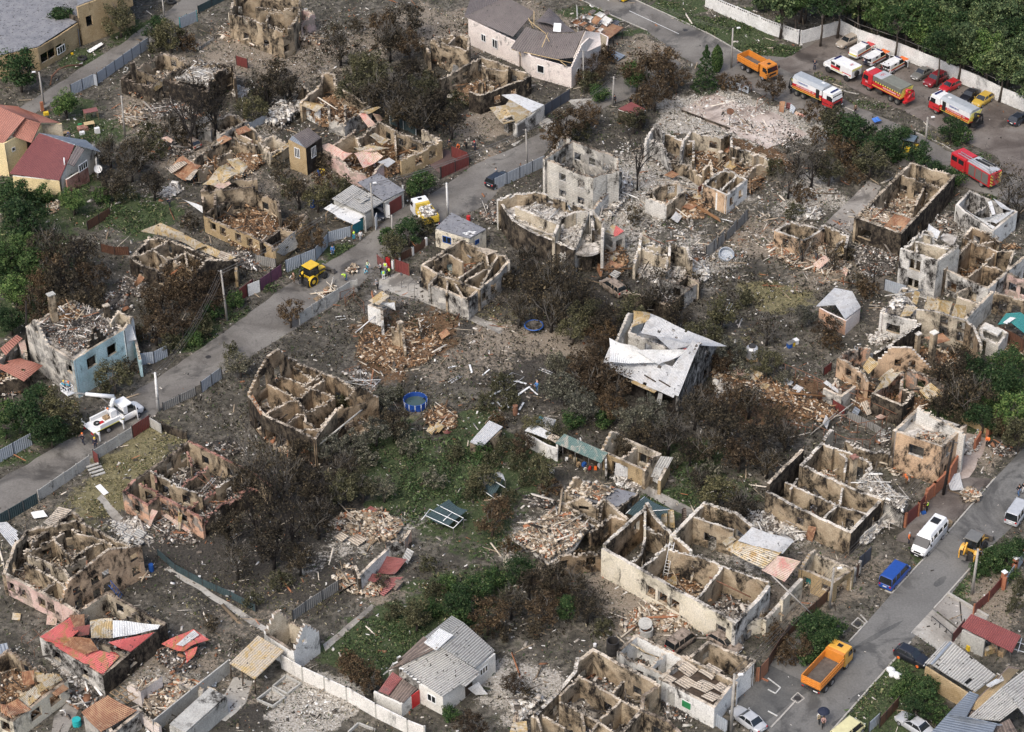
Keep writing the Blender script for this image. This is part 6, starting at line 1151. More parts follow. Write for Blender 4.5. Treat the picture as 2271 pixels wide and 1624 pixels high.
for x,y in((1090,460),(1150,490),(1220,520)):h.beam((x,y,2.4),(x+6,y+50,.1),.06,'steel','post')
for k,(x,y,m_)in enumerate(((1060,510,'cnc'),(1110,515,'gol'),(1180,520,'wood'),(1140,500,'wood'),(1010,490,'yellow'))):
 mb=MB();p=q(x,y,.3);mb.box((p.x,p.y,.35),(1.1,.7,.7),.5*k,taper=.1);tag(mb.mk('storage_box',m_),['grey slab stack in front of the maroon roofed shed','golden panel under the maroon roof','wooden box rightmost under the maroon roof','wooden crate behind the golden panel','yellow bucket left of the maroon roofed shed'][k],'box')
h=House('broken_slate_hut','stone hut with holed grey slate roof by the black hatchback','shed',(950,600),2.6,'brw')
h.w('800,595,2.6 1020,735,2.4',2.5,o='brw');h.w('1020,735,2.4 1150,640,2.4',2.4);h.roof('790,580,2.7 820,583,2.9 925,470,3.9 895,470,3.6','slate');h.roof('820,583,2.8 1045,725,2.5 1150,640,2.6 925,470,3.9','slate','holed grey slate roof',nu=14,nv=14,holes=.06,amp=.08)
h.sh('815,580,2.95 830,585,2.95 928,475,4 915,468,4','blg',0,name='ridge_cap')
for x in(815,835):h.beam((x,625,1.8),(x-5,700,.1),.07,'bwd','leaning_plank')
h=House('blue_grey_roof_house','house with blue grey metal roof in the bottom right corner','house',(950,850),3,'pal')
h.w('850,930,3 900,850,3 1010,730,3',3);h.roof('815,940,3 905,840,3 1155,885,5.5 1100,1000,5.5','blg','lower blue grey roof slope');h.roof('905,840,3 1020,722,3 1065,740,3.3 1000,850,5','blg','upper blue grey roof slope');h.roof('905,845,3.1 1000,850,5 1180,890,5.6 1080,900,5','blg')
h=House('batten_roof_house','large slate roofed house with a stripped strip of bare battens, bottom right corner','house',(1150,750),3.6,'pal')
h.roof('1005,855,4.2 1170,870,4.6 1260,800,5.6 1180,700,6','slate','front slate slope',nu=12);h.roof('1180,700,6 1300,850,5.4 1420,760,5.4 1310,600,6.2','slate','right slate slope',nu=12);h.roof('1060,800,3.6 1105,800,4.5 1215,690,5.2 1180,640,4.6','slate',amp=.03)
h.roof('1010,808,3.3 1040,820,4 1270,605,5 1215,595,4.2','sld');
for k in range(11):
 h.beam((1015+k*5,806+k*1,3.6+k*.12),(1215+k*5,600+k*.8,4.6+k*.1),.035,'nwd','batten')
h.roof('1100,690,5 1120,700,5.2 1190,665,5.2 1150,660,4.9','mw',name='loose_sheet');h.sh('985,830,3.6 1010,845,4 1035,820,4.4 1000,815,4.1','sld',.2,name='loose_tarp')
h.roof('1140,900,4.4 1220,860,5.2 1260,930,5.2 1160,1000,4.6','sld')
def ntc(label,c4,poles,rail):
 e=empty('shade_net',q(*c4[0][:2]),0,label,'shade net');mb=MB();mb.sh([q(*p)for p in c4],12,10,.15,0,sag=.25);mb.mk('net','net',e)
 for a,b in rail:
  mb=MB();mb.tube([q(*a),q(*b)],.05,5);mb.mk('frame_pole','wpt',e)
 for p_ in poles:
  mb=MB();t=q(p_[0],p_[1],p_[2]);mb.tube([(t.x,t.y,0),t],.05,5);mb.mk('post','steel',e)
tl(1,2)
ntc('dark green shade net on a white pipe frame in the green garden',[(1500,1330,1.6),(1710,1420,1.4),(1880,1280,1.8),(1710,1180,2)],[(1500,1330,1.6),(1750,1430,1.6),(1840,1350,1.7)],[((1540,1270,1.7),(1800,1390,1.7)),((1605,1230,1.8),(1840,1350,1.8)),((1500,1325,1.6),(1750,1440,1.6)),((1750,1440,1.6),(1840,1352,1.7)),((1660,1375,1.7),(1740,1300,1.7)),((1470,1365,1.5),(1540,1275,1.7))])
ntc('torn dark net hanging by a white rag right of the green garden',[(1980,1070,1),(2110,1160,.6),(2200,1010,2),(2080,940,2.4)],[(1990,1080,1.2),(2210,1010,2)],[((1990,1090,.8),(2110,1170,.6)),((2030,970,2),(2210,1080,1.6))])
mb=MB();mb.sh([q(2110,960,2.4),q(2210,1020,1.9),q(2190,960,2.4),q(2150,930,2.8)],6,6,.2,.1);tag(mb.mk('white_rag','mw'),'crumpled white sheet caught on the torn garden net','rag')
tl(2,2)
ntc('dark teal net canopy between the two large lower ruins',[(1010,1310,1.6),(1330,1370,1.6),(1410,1270,2.2),(1175,1155,2.2)],[(1010,1310,1.6),(1400,1280,2.2)],[((1010,1310,1.7),(1175,1160,2.2)),((1180,1290,1.9),(1400,1275,2.2))])
for(x,y,w_)in((1340,1370,60),(1400,1340,60),(1520,1330,50)):
 mb=MB();mb.sh([q(x-w_/2,y+90,.2),q(x-w_/3,y-60,2.6),q(x+w_/2,y-70,2.6),q(x+w_*.6,y+80,.2)],6,6,.25,.2);tag(mb.mk('leaning_sheet','gol'if x<1500 else'sld'),{1340:'leftmost scorched golden sheet by the dark teal net',1400:'right hand scorched golden sheet by the dark teal net',1520:'black scorched sheet leaning right of the dark teal net'}[x],'sheet')
for nm,c in(('gold_p',(.36,.31,.25)),('gyp',(.15,.145,.13)),('maroon_p',(.20,.015,.02)),('red_p',(.42,.015,.02)),('black_p',(.012,.013,.018)),('yellow_p',(.50,.33,.05)),('navy_p',(.02,.025,.035)),('wp',(.74,.74,.73)),('blue_p',(.012,.06,.28)),('silver_p',(.42,.43,.44)),('cream_p',(.60,.55,.30)),('orange_p',(.62,.22,.03)),('fir',(.48,.02,.025)),('amber_p',(.68,.36,.05)),('case_yellow',(.66,.42,.02)),('yellow_box',(.62,.44,.06)),('tarp_grey',(.34,.36,.37)),('sye',(.68,.62,.10))):paint(nm,c)
flat('bed_floor',(.11,.095,.08),.9,var=.4,sc=2);flat('canvas',(.16,.165,.14),.9,var=.2)
def vroot(name,label,px,pf,group=None,cat='car',z=0):
 a=q(px[0],px[1],z);b=q(pf[0],pf[1],z);rz=atan2(b.y-a.y,b.x-a.x)
 return empty(name,Vec((a.x,a.y,0)),rz,label,cat,group)
def pt(mb,name,mat,par,loc=(0,0,0),bevel=0,smooth=None):
 mb.local=True;o=mb.mk(name,mat,par,bevel=bevel,smooth=smooth);o.location=loc;return o
def wheel(par,x,y,r=.31,w=.2,rim='rimgrey',rimr=.62):
 mb=LM();mb.lathe([(0,-w/2),(r*.8,-w/2),(r,-w*.32),(r,w*.32),(r*.8,w/2),(0,w/2)],n=18,axis='Y');o=pt(mb,'wheel','rubber',par,(x,y,r))
 s=1 if y>0 else-1;m2=LM();m2.lathe([(0,s*(w/2+.012)),(r*rimr*.9,s*(w/2+.02)),(r*rimr,s*(w/2))],n=14,axis='Y');pt(m2,'rim',rim,o)
def lof(st,mat,par,name='body'):
 mb=LM();rings=[]
 for(x,z0,zb,zt,w)in st:
  rings.append([(x,-w*.93,z0),(x,-w,z0+(zb-z0)*.35),(x,-w*.985,zb-.06),(x,-w*.9,zt),(x,-w*.5,zt+.02),(x,0,zt+.03),(x,w*.5,zt+.02),(x,w*.9,zt),(x,w*.985,zb-.06),(x,w,z0+(zb-z0)*.35),(x,w*.93,z0)])
 n=len(rings[0]);vs=[p for r in rings for p in r];fs=[]
 for i in range(len(rings)-1):
  for k in range(n):fs.append((i*n+k,(i+1)*n+k,(i+1)*n+(k+1)%n,i*n+(k+1)%n))
 fs+=[tuple(range(n)),tuple((len(rings)-1)*n+k for k in range(n-1,-1,-1))]
 mb.raw(vs,fs,0,True);o=pt(mb,name,mat,par);
 for p in o.data.polygons:p.use_smooth=True
 m=o.modifiers.new('edge','EDGE_SPLIT');m.split_angle=R(38);return o
def car(label,px,pf,L=4.3,W_=1.74,H=1.45,mat='red_p',kind='hatch',name='parked_car',rim='rimgrey',group='cars parked along the white wall',cat='car'):
 t=vroot(name,label,px,pf,group,cat);hl,hw=L/2,W_/2;zb=.60*H+.02;zt=zb+.06
 van=kind=='van';suv=kind=='suv'
 if van:zb=.50*H;zt=zb+.05
 hood=.66*H*(1 if not van else .8)
 st=[(-hl,.35,zb-.12,zb-.10,hw*.84),(-hl+.12,.26,zb-.02,zt-.04,hw*.95),(-hl*.6,.22,zb,zt,hw),(0,.22,zb,zt,hw),(hl*.38,.22,zb-.02,zt-.02,hw),(hl*(.52 if not van else .8),.22,zb-.04,zt-.03,hw*.99),(hl*.82,.24,zb-.13,zb-.10,hw*.96),(hl*.95,.28,zb-.22,zb-.20,hw*.86),(hl,.34,zb-.36,zb-.32,hw*.68)]
 if kind=='sedan':st[1]=(-hl+.15,.26,zb-.02,zb-.0,hw*.93)
 lof(st,mat,t)
 x1,x2,x3,x4={'hatch':(.44,.12,-.72,-.93),'sedan':(.40,.10,-.42,-.72),'wagon':(.42,.14,-.80,-.95),'van':(.74,.50,-.93,-.985),'suv':(.36,.16,-.84,-.95),'mpv':(.60,.25,-.82,-.95)}[kind]
 x1,x2,x3,x4=[v*hl for v in(x1,x2,x3,x4)];wb,wr=hw*.90,hw*.74 if not van else hw*.82
 g=LM();z0,z1=zt-.06,H-.05
 vs=[(x1,-wb,z0),(x1,wb,z0),(x4,wb,z0),(x4,-wb,z0),(x2,-wr,z1),(x2,wr,z1),(x3,wr,z1),(x3,-wr,z1)]
 g.raw(vs,[(0,1,5,4),(1,2,6,5),(2,3,7,6),(3,0,4,7),(4,5,6,7)]);pt(g,'windows','glass',t)
 rf=LM();e=.04;rf.raw([(x2+e,-wr-e,H-.07),(x2+e,wr+e,H-.07),(x3-e,wr+e,H-.07),(x3-e,-wr-e,H-.07),(x2-.15,-wr*.8,H),(x2-.15,wr*.8,H),(x3+.1,wr*.8,H),(x3+.1,-wr*.8,H)],[(0,1,5,4),(1,2,6,5),(2,3,7,6),(3,0,4,7),(4,5,6,7),(3,2,1,0)]);pt(rf,'roof',mat,t,bevel=.03)
 for s in(-1,1):
  pl=LM()
  for(xa,xb)in((x1,x2),(x4,x3)):pl.tube([(xa,s*wb,z0),(xb,s*wr,z1)],.045,4)
  xm=(x2+x3)/2+.15;pl.tube([(xm,s*wb*.995,z0),(xm-.05,s*wr*1.01,z1)],.04,4)
  if van or kind in('wagon','mpv','suv'):pl.tube([(x3*.6,s*wb*.995,z0),(x3*.6,s*wr*1.01,z1)],.06,4)
  pl.tube([(x1,s*wb,z0),(x4,s*wb,z0)],.03,4);pt(pl,'pillars',mat,t)
 r=.31 if not(van or suv)else .34
 for x in(hl*.62,-hl*.60):
  for s in(-1,1):wheel(t,x,s*(hw-.08),r,.2,rim)
 for s in(-1,1):
  m=LM();m.box((hl*.93,s*hw*.62,zb-.26),(.22,.32,.14),s*-.35);pt(m,'headlight','lcl',t,bevel=.03)
  box(t,'tail_light','lrd',(-hl+.05,s*hw*.72,zb-.16),(.16,.22,.2),.02)
  box(t,'mirror',mat,(x1-.12,s*(hw+.09),zt+.08),(.12,.18,.13),.02)
 box(t,'number_plate','pwh',(hl+.0,0,.42),(.05,.5,.11),0);box(t,'number_plate','pwh',(-hl-.01,0,zb-.3),(.05,.5,.11),0)
 box(t,'grille','black',(hl*.975,0,zb-.34),(.1,.8,.14),.02)
 return t
def txt(s,size,mat,par,loc,rot,name='lettering'):
 cu=bpy.data.curves.new(name,'FONT');cu.body=s;cu.size=size;cu.align_x='CENTER';cu.align_y='CENTER';cu.extrude=.004;cu.offset=.012*size
 o=bpy.data.objects.new(name,cu);dg=bpy.context.evaluated_depsgraph_get();me=bpy.data.meshes.new_from_object(o);bpy.data.objects.remove(o)
 me.materials.clear();me.materials.append(M[mat]);o=bpy.data.objects.new(name,me);COL.objects.link(o);o.parent=par;o.location=loc;o.rotation_euler=rot;return o
def box(par,name,mat,c,d,bevel=.03,**k):
 m=LM();m.box(c,d,**k);return pt(m,name,mat,par,bevel=bevel)
tl(3,0)
car('gold silver estate car leftmost by the corner of the white wall',(706,395),(610,440),4.55,1.73,1.5,'gold_p','wagon')
car('grey green sedan left of the dark red off roader by the white wall',(1362,680),(1280,725),4.24,1.68,1.43,'gyp','sedan')
car('dark maroon boxy off roader by the white wall',(1478,738),(1395,785),4.4,1.81,1.7,'maroon_p','suv',rim='black')
car('bright red hatchback in the middle of the row by the white wall',(1610,795),(1530,835),3.98,1.68,1.48,'red_p','hatch')
car('black sedan by the yellow hatchback at the white wall',(1785,875),(1715,925),4.35,1.72,1.44,'black_p','sedan')
car('metallic yellow hatchback at the right of the parked row',(1900,915),(1825,965),4.25,1.79,1.48,'yellow_p','hatch')
car('dark blue grey hatchback cut by the right edge of the photo',(2225,1080),(2330,1015),4.2,1.75,1.48,'navy_p','hatch')
tl(2,0);car('yellow car on the top road cut by the upper edge of the photo',(945,-18),(905,-38),4.2,1.72,1.45,'case_yellow','sedan',group=0)
tl(1,0);car('black sport utility vehicle with roof rails on the central lane',(2150,1625),(2235,1570),4.6,1.85,1.68,'black_p','suv',group=0)
tl(1,1);t=car('dark hatchback parked nose out inside the open slate garage',(1085,285),(1095,345),4.1,1.7,1.45,'navy_p','hatch',group=0)
tl(3,2);
car('silver grey van with roof hatch parked on the right road at the frame edge',(2210,1335),(2290,1220),4.7,1.85,1.95,'silver_p','van',group=None,cat='van')
tl(3,3,.4398)
car('bright blue passenger van parked on the verge behind the white minibus',(638,155),(705,82),4.9,1.9,1.97,'blue_p','van',group=None,cat='van')
car('black hatchback with orange wheels parked across the grass verge',(722,560),(650,525),4,1.68,1.5,'black_p','hatch',rim='bor',group=0).rotation_euler.z+=PI
car('silver sedan half hidden behind the big green tree at the bottom edge',(735,905),(680,870),4.5,1.74,1.42,'silver_p','sedan',group=0)
car('pale yellow van cut by the bottom edge by the kerb',(400,945),(460,895),4.6,1.85,1.9,'cream_p','van',group=None,cat='van')
tl(2,3);car('silver sedan by the pale fence at the bottom',(2090,1545),(1960,1450),4.5,1.74,1.45,'silver_p','sedan',group=0)
t=vroot('minibus','white minibus with dark windows parked between the blue van and the maroon gate',(0,0),(1,1),None,'minibus')
a=gp((3400+640*.4872)*.55444,(1950+470*.4872)*.55444);b=gp((3400+545*.4872)*.55444,(1950+580*.4872)*.55444);t.location=a;t.rotation_euler.z=atan2(b.y-a.y,b.x-a.x)
def minibus(t):
 L,W_,H=6,2.02,2.65;hl,hw=L/2,W_/2
 lof([(-hl,.4,1.5,1.5,hw*.94),(-hl+.1,.35,1.5,1.5,hw),(0,.35,1.5,1.5,hw),(hl*.55,.35,1.45,1.48,hw),(hl*.72,.35,1.3,1.34,hw*.97),(hl*.94,.4,.95,1.05,hw*.88),(hl,.45,.7,.8,hw*.7)],'wp',t)
 g=LM();g.raw([(hl*.78,-hw*.9,1.35),(hl*.78,hw*.9,1.35),(-hl,hw*.96,1.4),(-hl,-hw*.96,1.4),(hl*.50,-hw*.86,2.25),(hl*.50,hw*.86,2.25),(-hl+.03,hw*.9,2.2),(-hl+.03,-hw*.9,2.2)],[(0,1,5,4),(1,2,6,5),(2,3,7,6),(3,0,4,7)]);pt(g,'windows','glass',t)
 u=LM();u.raw([(hl*.54,-hw*.88,2.2),(hl*.54,hw*.88,2.2),(-hl,hw*.93,2.12),(-hl,-hw*.93,2.12),(hl*.36,-hw*.7,2.62),(hl*.36,hw*.7,2.62),(-hl+.15,hw*.72,2.65),(-hl+.15,-hw*.72,2.65)],[(0,1,5,4),(1,2,6,5),(2,3,7,6),(3,0,4,7),(4,5,6,7)]);pt(u,'roof','wp',t,bevel=.06)
 p=LM()
 for s in(-1,1):
  for x in(-2.95,-1.7,-.4,.75,1.35):p.tube([(x+.2 if x>1 else x,s*hw*.965,1.35),(x,s*hw*.9,2.2)],.07,4)
 pt(p,'pillars','wp',t);box(t,'roof_hatch','black',(-1.5,0,2.68),(1,1,.16))
 for x in(1.9,-1.75):
  for s in(-1,1):wheel(t,x,s*(hw-.1),.34,.22)
 for s in(-1,1):box(t,'headlight','lcl',(hl*.93,s*.68,.98),(.3,.3,.2));box(t,'mirror','black',(1.75,s*1.15,1.6),(.12,.2,.3));box(t,'tail_light','lrd',(-hl-.0,s*.9,1.1),(.06,.14,.5))
 box(t,'bumper','black',(hl*.97,0,.52),(.3,1.7,.3));box(t,'grille','black',(hl*.985,0,.85),(.12,.9,.2));box(t,'number_plate','pwh',(hl+.14,0,.5),(.03,.5,.11))
minibus(t)
def tipper(label,px,pf,mcab,mbox,L=7,W_=2.5,load=None,axles=(2.4,-.9,-2.2),mfloor='bed_floor',group=0):
 t=vroot('tipper_truck',label,px,pf,group,'truck');hl=L/2;cabl=1.75;zb=1.25;Hc=2.75;x0,x1=-hl,hl-cabl-.35;bh=1.15
 box(t,'chassis','dst',(-.2,0,.85),(L-.9,.9,.35))
 m=LM();m.box((hl-cabl/2,0,1.15),(cabl,2.4,1));m.raw([(hl-cabl,-1.2,1.6),(hl,-1.2,1.6),(hl,1.2,1.6),(hl-cabl,1.2,1.6),(hl-cabl,-1.12,Hc),(hl-.28,-1.12,Hc),(hl-.28,1.12,Hc),(hl-cabl,1.12,Hc)],[(0,1,5,4),(1,2,6,5),(2,3,7,6),(3,0,4,7),(4,5,6,7)]);cab=pt(m,'cab',mcab,t,bevel=.05)
 g=LM();g.raw([(hl+.01,-1.05,1.75),(hl+.01,1.05,1.75),(hl-.2,1,2.5),(hl-.2,-1,2.5)],[(0,1,2,3)])
 for s in(-1,1):g.raw([(hl-.15,s*1.215,1.75),(hl-1.1,s*1.215,1.75),(hl-1.1,s*1.165,2.45),(hl-.35,s*1.165,2.45)],[(0,1,2,3)])
 pt(g,'windows','glass',cab);box(cab,'roof_hatch','black',(hl-.95,0,Hc+.03),(.5,.6,.06));box(cab,'bumper','dst',(hl+.05,0,.65),(.25,2.4,.35))
 for s in(-1,1):box(cab,'headlight','lcl',(hl+.16,s*.95,.75),(.08,.3,.2));box(cab,'mirror','black',(hl-.1,s*1.4,2.1),(.12,.25,.5));box(cab,'grille','black',(hl+.02,0,1.3),(.06,1.4,.3))if s>0 else None
 b=LM();z1=zb+bh;w=W_/2;xm=(x0+x1)/2;lx=x1-x0
 b.box((xm,0,zb+.05),(lx,W_-.1,.1));b.box((xm,w-.05,zb+bh/2),(lx,.09,bh));b.box((xm,-w+.05,zb+bh/2),(lx,.09,bh));b.box((x0+.045,0,zb+bh/2-.02),(.09,W_-.12,bh-.04));b.box((x1-.05,0,zb+bh/2+.15),(.1,W_-.14,bh+.3));b.box((x1+.28,0,z1+.28),(.75,W_-.2,.07))
 for z in(.25,.55,.85):b.box((x0-.03,0,zb+z),(.06,W_-.3,.09));
 for s in(-1,1):
  for z in(.35,.8):b.box((xm,s*(w+.03),zb+z),(lx-.1,.07,.09))
 bd=pt(b,'tipping_body',mbox,t,bevel=.015);box(bd,'bed_floor',mfloor,(xm,0,zb+.12),(lx-.2,W_-.22,.05))
 for a in axles:
  for s in(-1,1):wheel(t,a,s*1.02,.5,.34 if a>0 else .5,'rimgrey',.55)
 box(t,'number_plate','pwh',(x0-.1,-.7,.95),(.03,.55,.14));box(t,'tail_light','lrd',(x0-.02,.95,.95),(.06,.3,.12));box(t,'tail_light','lrd',(x0-.02,-1.1,.95),(.06,.2,.12));box(t,'rear_bar','dst',(x0+.05,0,.78),(.1,2.3,.2))
 if load:
  V,F=shd(np.column_stack([rng.uniform(x0+.3,x1-.3,500),rng.uniform(-1,1,500)]),rng.uniform(zb+.3,zb+bh+.05,500),.22);o=npm('rubble_load',V,F,'sh_white',t);o['kind']='stuff'
 return t
tl(3,3,.4398);t=tipper('orange tipper truck with empty open body by the lower right road',(318,615),(392,535),'amber_p','orange_p',7.2)
t.location=(gp((3150+480*.3247)*.55444,(2500+640*.3247)*.55444)).to_3d()
tl(2,0);tipper('orange tipper truck standing at the parking lot entrance near the lamp pole',(2175,650),(2275,705),'orange_p','orange_p',7)
tl(1,1);tipper('white cabbed truck with yellow body full of rubble on the central lane',(1500,340),(1420,235),'wp','yellow_box',5.6,2.3,True,axles=(1.75,-1.5))
def bigtruck(label,px,pf,style=0,crane='back'):
 t=vroot('fire_truck',label,px,pf,'red and white emergency trucks','fire truck');L=9;hl=L/2;Hc=3.05;cl=2.1
 low='fir';up='wp'if style==0 else'fir'
 box(t,'chassis','dst',(0,0,.95),(L-1,1,.35))
 m=LM();m.raw([(hl-cl,-1.22,.7),(hl,-1.22,.7),(hl,1.22,.7),(hl-cl,1.22,.7),(hl-cl,-1.22,1.9),(hl,-1.22,1.9),(hl,1.22,1.9),(hl-cl,1.22,1.9)],[(0,1,5,4),(1,2,6,5),(2,3,7,6),(3,0,4,7),(4,5,6,7)]);pt(m,'cab',low,t,bevel=.05)
 m=LM();m.raw([(hl-cl,-1.2,1.9),(hl,-1.2,1.9),(hl,1.2,1.9),(hl-cl,1.2,1.9),(hl-cl,-1.15,Hc),(hl-.25,-1.12,Hc),(hl-.25,1.12,Hc),(hl-cl,1.15,Hc)],[(0,1,5,4),(1,2,6,5),(2,3,7,6),(3,0,4,7),(4,5,6,7)]);cab=pt(m,'cab_top',up,t,bevel=.06)
 g=LM();g.raw([(hl+.02,-1.1,1.75),(hl+.02,1.1,1.75),(hl-.16,1.05,2.65),(hl-.16,-1.05,2.65)],[(0,1,2,3)])
 for s in(-1,1):g.raw([(hl-.2,s*1.235,1.85),(hl-1.25,s*1.235,1.85),(hl-1.25,s*1.19,2.6),(hl-.35,s*1.19,2.6)],[(0,1,2,3)])
 pt(g,'windows','glass',cab);box(cab,'light_bar','lightbar'if style==0 else'pwh',(hl-.75 if style==0 else hl-.6,0,Hc+.1),(.3 if style==0 else .45,1.7,.16))
 yb=LM()
 for k in range(9):yb.box((hl-.28,-1.1+k*.275,Hc-.12),(.1,.14,.12))
 pt(yb,'warning_stripes','sye',cab);box(cab,'bumper','black',(hl+.08,0,.75),(.25,2.3,.45));box(cab,'grille','black',(hl+.03,0,1.25),(.08,1.7,.4))
 for s in(-1,1):box(cab,'mirror','black',(hl-.1,s*1.42,2.3),(.12,.25,.6));box(cab,'headlight','lcl',(hl+.2,s*.95,.8),(.06,.35,.2))
 x0,x1=-hl+.8,hl-cl-.15;xm=(x0+x1)/2;lx=x1-x0;zb,zt=1.25,3.05
 if style==0:
  b=box(t,'cargo_body','wp',(xm,0,(2.15+zt)/2),(lx,2.46,zt-2.15),.02);box(t,'lower_body','fir',(xm,0,(zb+2.15)/2),(lx,2.48,2.15-zb-.01),.02)
  tp=LM();tp.raw([(x0-.05,-1.27,zt),(x1+.05,-1.27,zt),(x1+.05,1.27,zt),(x0-.05,1.27,zt),(x0-.05,-.75,zt+.38),(x1+.05,-.75,zt+.38),(x1+.05,.75,zt+.38),(x0-.05,.75,zt+.38)],[(0,1,5,4),(1,2,6,5),(2,3,7,6),(3,0,4,7),(4,5,6,7)]);tc=pt(tp,'roof_cover','tarp_grey',t,bevel=.04)
  box(tc,'patch','wp',(x1-1,.3,zt+.40),(.6,.4,.02),0)
  for s in(-1,1):
   rot=(R(90),0,0 if s<0 else PI);y=s*1.262
   txt('DEMINING',.42,'blue_p',t,(xm-s*-0-(.9 if s<0 else-.2),y,2.68),rot);txt('РОЗМІНУВАННЯ  101',.36,'wp',t,(xm-.3,y,2-.05),rot)
   for z,mm in((1.62,'sye'),(1.32,'sye')):box(t,'stripe',mm,(xm,s*1.252,z),(lx,.02,.07),0)
   box(t,'door_gap','black',(x1-.8,s*1.255,2.15),(.7,.02,1.6),0)
 else:
  box(t,'lower_body','fir',(xm,0,1.72),(lx,2.48,.94),.02);box(t,'upper_body','gyp',(xm,0,2.55),(lx,2.46,.72),.02)
  box(t,'canvas_cover','canvas',(xm-.8,0,3.02),(lx-1.6,2.5,.22),.06);rp=box(t,'roof_panel','silver_p',(x1-.9,0,3.1),(1.75,2.42,.1),.02);txt('101',.8,'red_p',rp,(x1-.9,0,3.16),(0,0,R(-90)))
  for s in(-1,1):
   yb=LM();kb=LM()
   for k in range(int(lx/.5)):yb.box((x0+.25+k*.5,s*1.25,2.25),(.28,.02,.2),ry=0);kb.box((x0+.5+k*.5,s*1.25,2.25),(.2,.02,.2))
   pt(yb,'warning_stripes','sye',t);pt(kb,'warning_stripes','black',t);box(t,'stripe','sye',(xm,s*1.252,1.5),(lx,.02,.1),0)
   txt('РОЗМІНУВАННЯ  101',.34,'wp',t,(xm-1,s*1.262,1.85),(R(90),0,0 if s<0 else PI))
  txt('191',.4,'wp',t,(hl-1,-1.235,1.5),(R(90),0,0));txt('191',.4,'wp',t,(hl-1,1.235,1.5),(R(90),0,PI))
 rs=LM()
 for k in range(8):rs.box((x0-.02,-1.1+k*.31,2.2),(.03,.14,1.6),rx=.5)
 pt(rs,'rear_stripes','sye',t)
 cm='black'if style==0 else'fir';c=LM();c.box((-hl+.35,0,1.5),(.7,1,.9));c.tube([(-hl+.35,.3,1.6),(-hl+.3,.5,3)],.22,8);c.tube([(-hl+.3,.5,3),(-hl+.15,-.9,2.4)],.16,6);c.tube([(-hl+.15,-.9,2.4),(-hl-.1,.6,1.6)],.13,6);c.tube([(-hl+.1,-1,2.2),(-hl+.1,-1.2,1)],.1,6);pt(c,'folding_crane',cm,t)
 box(t,'rear_platform','black'if style==0 else'fir',(-hl+.15,0,1),(.5,2.3,.35))
 for a in(hl-1.45,-hl+1.6,-hl+2.95):
  for s in(-1,1):wheel(t,a,s*1,.55,.38,'gyp',.5)
 for s in(-1,1):
  box(t,'fuel_tank','dst',(.9,s*.95,.85),(1.3,.5,.5));box(t,'mudguard','black',(hl-1.45,s*1.05,1.15),(1.3,.4,.1))
 return t
tl(3,0)
bigtruck('red and white truck with silver roof cover facing down right at the lot entrance',(415,890),(600,975),0)
bigtruck('red truck with grey canvas cover and red rear crane in the lot',(1060,850),(890,765),1)
bigtruck('red and white truck with silver roof and black rear crane facing up left',(1660,1060),(1480,970),0)
t=vroot('fire_engine','red fire engine with silver roof ladder and yellow rear chevrons at the right',(1835,1580),(1700,1500),None,'fire truck')
def engine(t):
 L=8.2;hl=L/2;box(t,'chassis','dst',(0,0,.8),(L-.6,1,.3));box(t,'cab','fir',(hl-1.5,0,1.75),(3,2.45,2.3),.08)
 g=LM();g.raw([(hl+.01,-1.1,1.8),(hl+.01,1.1,1.8),(hl+.01,1.1,2.6),(hl+.01,-1.1,2.6)],[(0,1,2,3)])
 for s in(-1,1):
  for xa in(hl-.2,hl-1.6):g.raw([(xa,s*1.235,1.8),(xa-1.1,s*1.235,1.8),(xa-1.1,s*1.235,2.55),(xa,s*1.235,2.55)],[(0,1,2,3)])
 pt(g,'windows','glass',t)
 for x in(-.2,-1.6,-2.95):
  for s in(-1,1):box(t,'locker_shutter','gyp',(x-.1,s*1.24,1.85),(1.25,.04,1.7),.01)
 box(t,'rear_body','fir',(-1.55,0,1.8),(5,2.44,2.1),.04);rr=box(t,'roof_deck','silver_p',(-1.5,0,2.9),(4.6,2.2,.1),.02)
 l=LM()
 for y in(.35,.95):l.tube([(-3.9,y,3.15),(3,y,3.2)],.05,4)
 for k in range(19):l.tube([(-3.7+k*.36,.35,3.15),(-3.7+k*.36,.95,3.15)],.03,4)
 pt(l,'ladder','alu',t)
 for k,y in enumerate((-.9,-.55,-.2)):box(t,'equipment','black'if k!=1 else'gyp',(-1.6+k*.3,y,3.05),(2.6,.22,.22),rz=.1)
 m=LM()
 for s in(-1,1):
  for k in range(4):m.box((-hl-.0,s*(.85),1+k*.5),(.04,.6,.18),rx=s*.7)
 pt(m,'rear_chevrons','sye',t);box(t,'rail','alu',(-1.5,-1.1,3.05),(4.4,.05,.06));box(t,'rail','alu',(-1.5,1.12,3.05),(4.4,.05,.06))
 for a in(hl-1.3,-2.4):
  for s in(-1,1):wheel(t,a,s*1,.52,.36)
engine(t)
tl(3,0)
t=vroot('armoured_truck','white armoured truck with roof number and rear spare wheel on the parking lot',(655,665),(520,600),None,'truck')
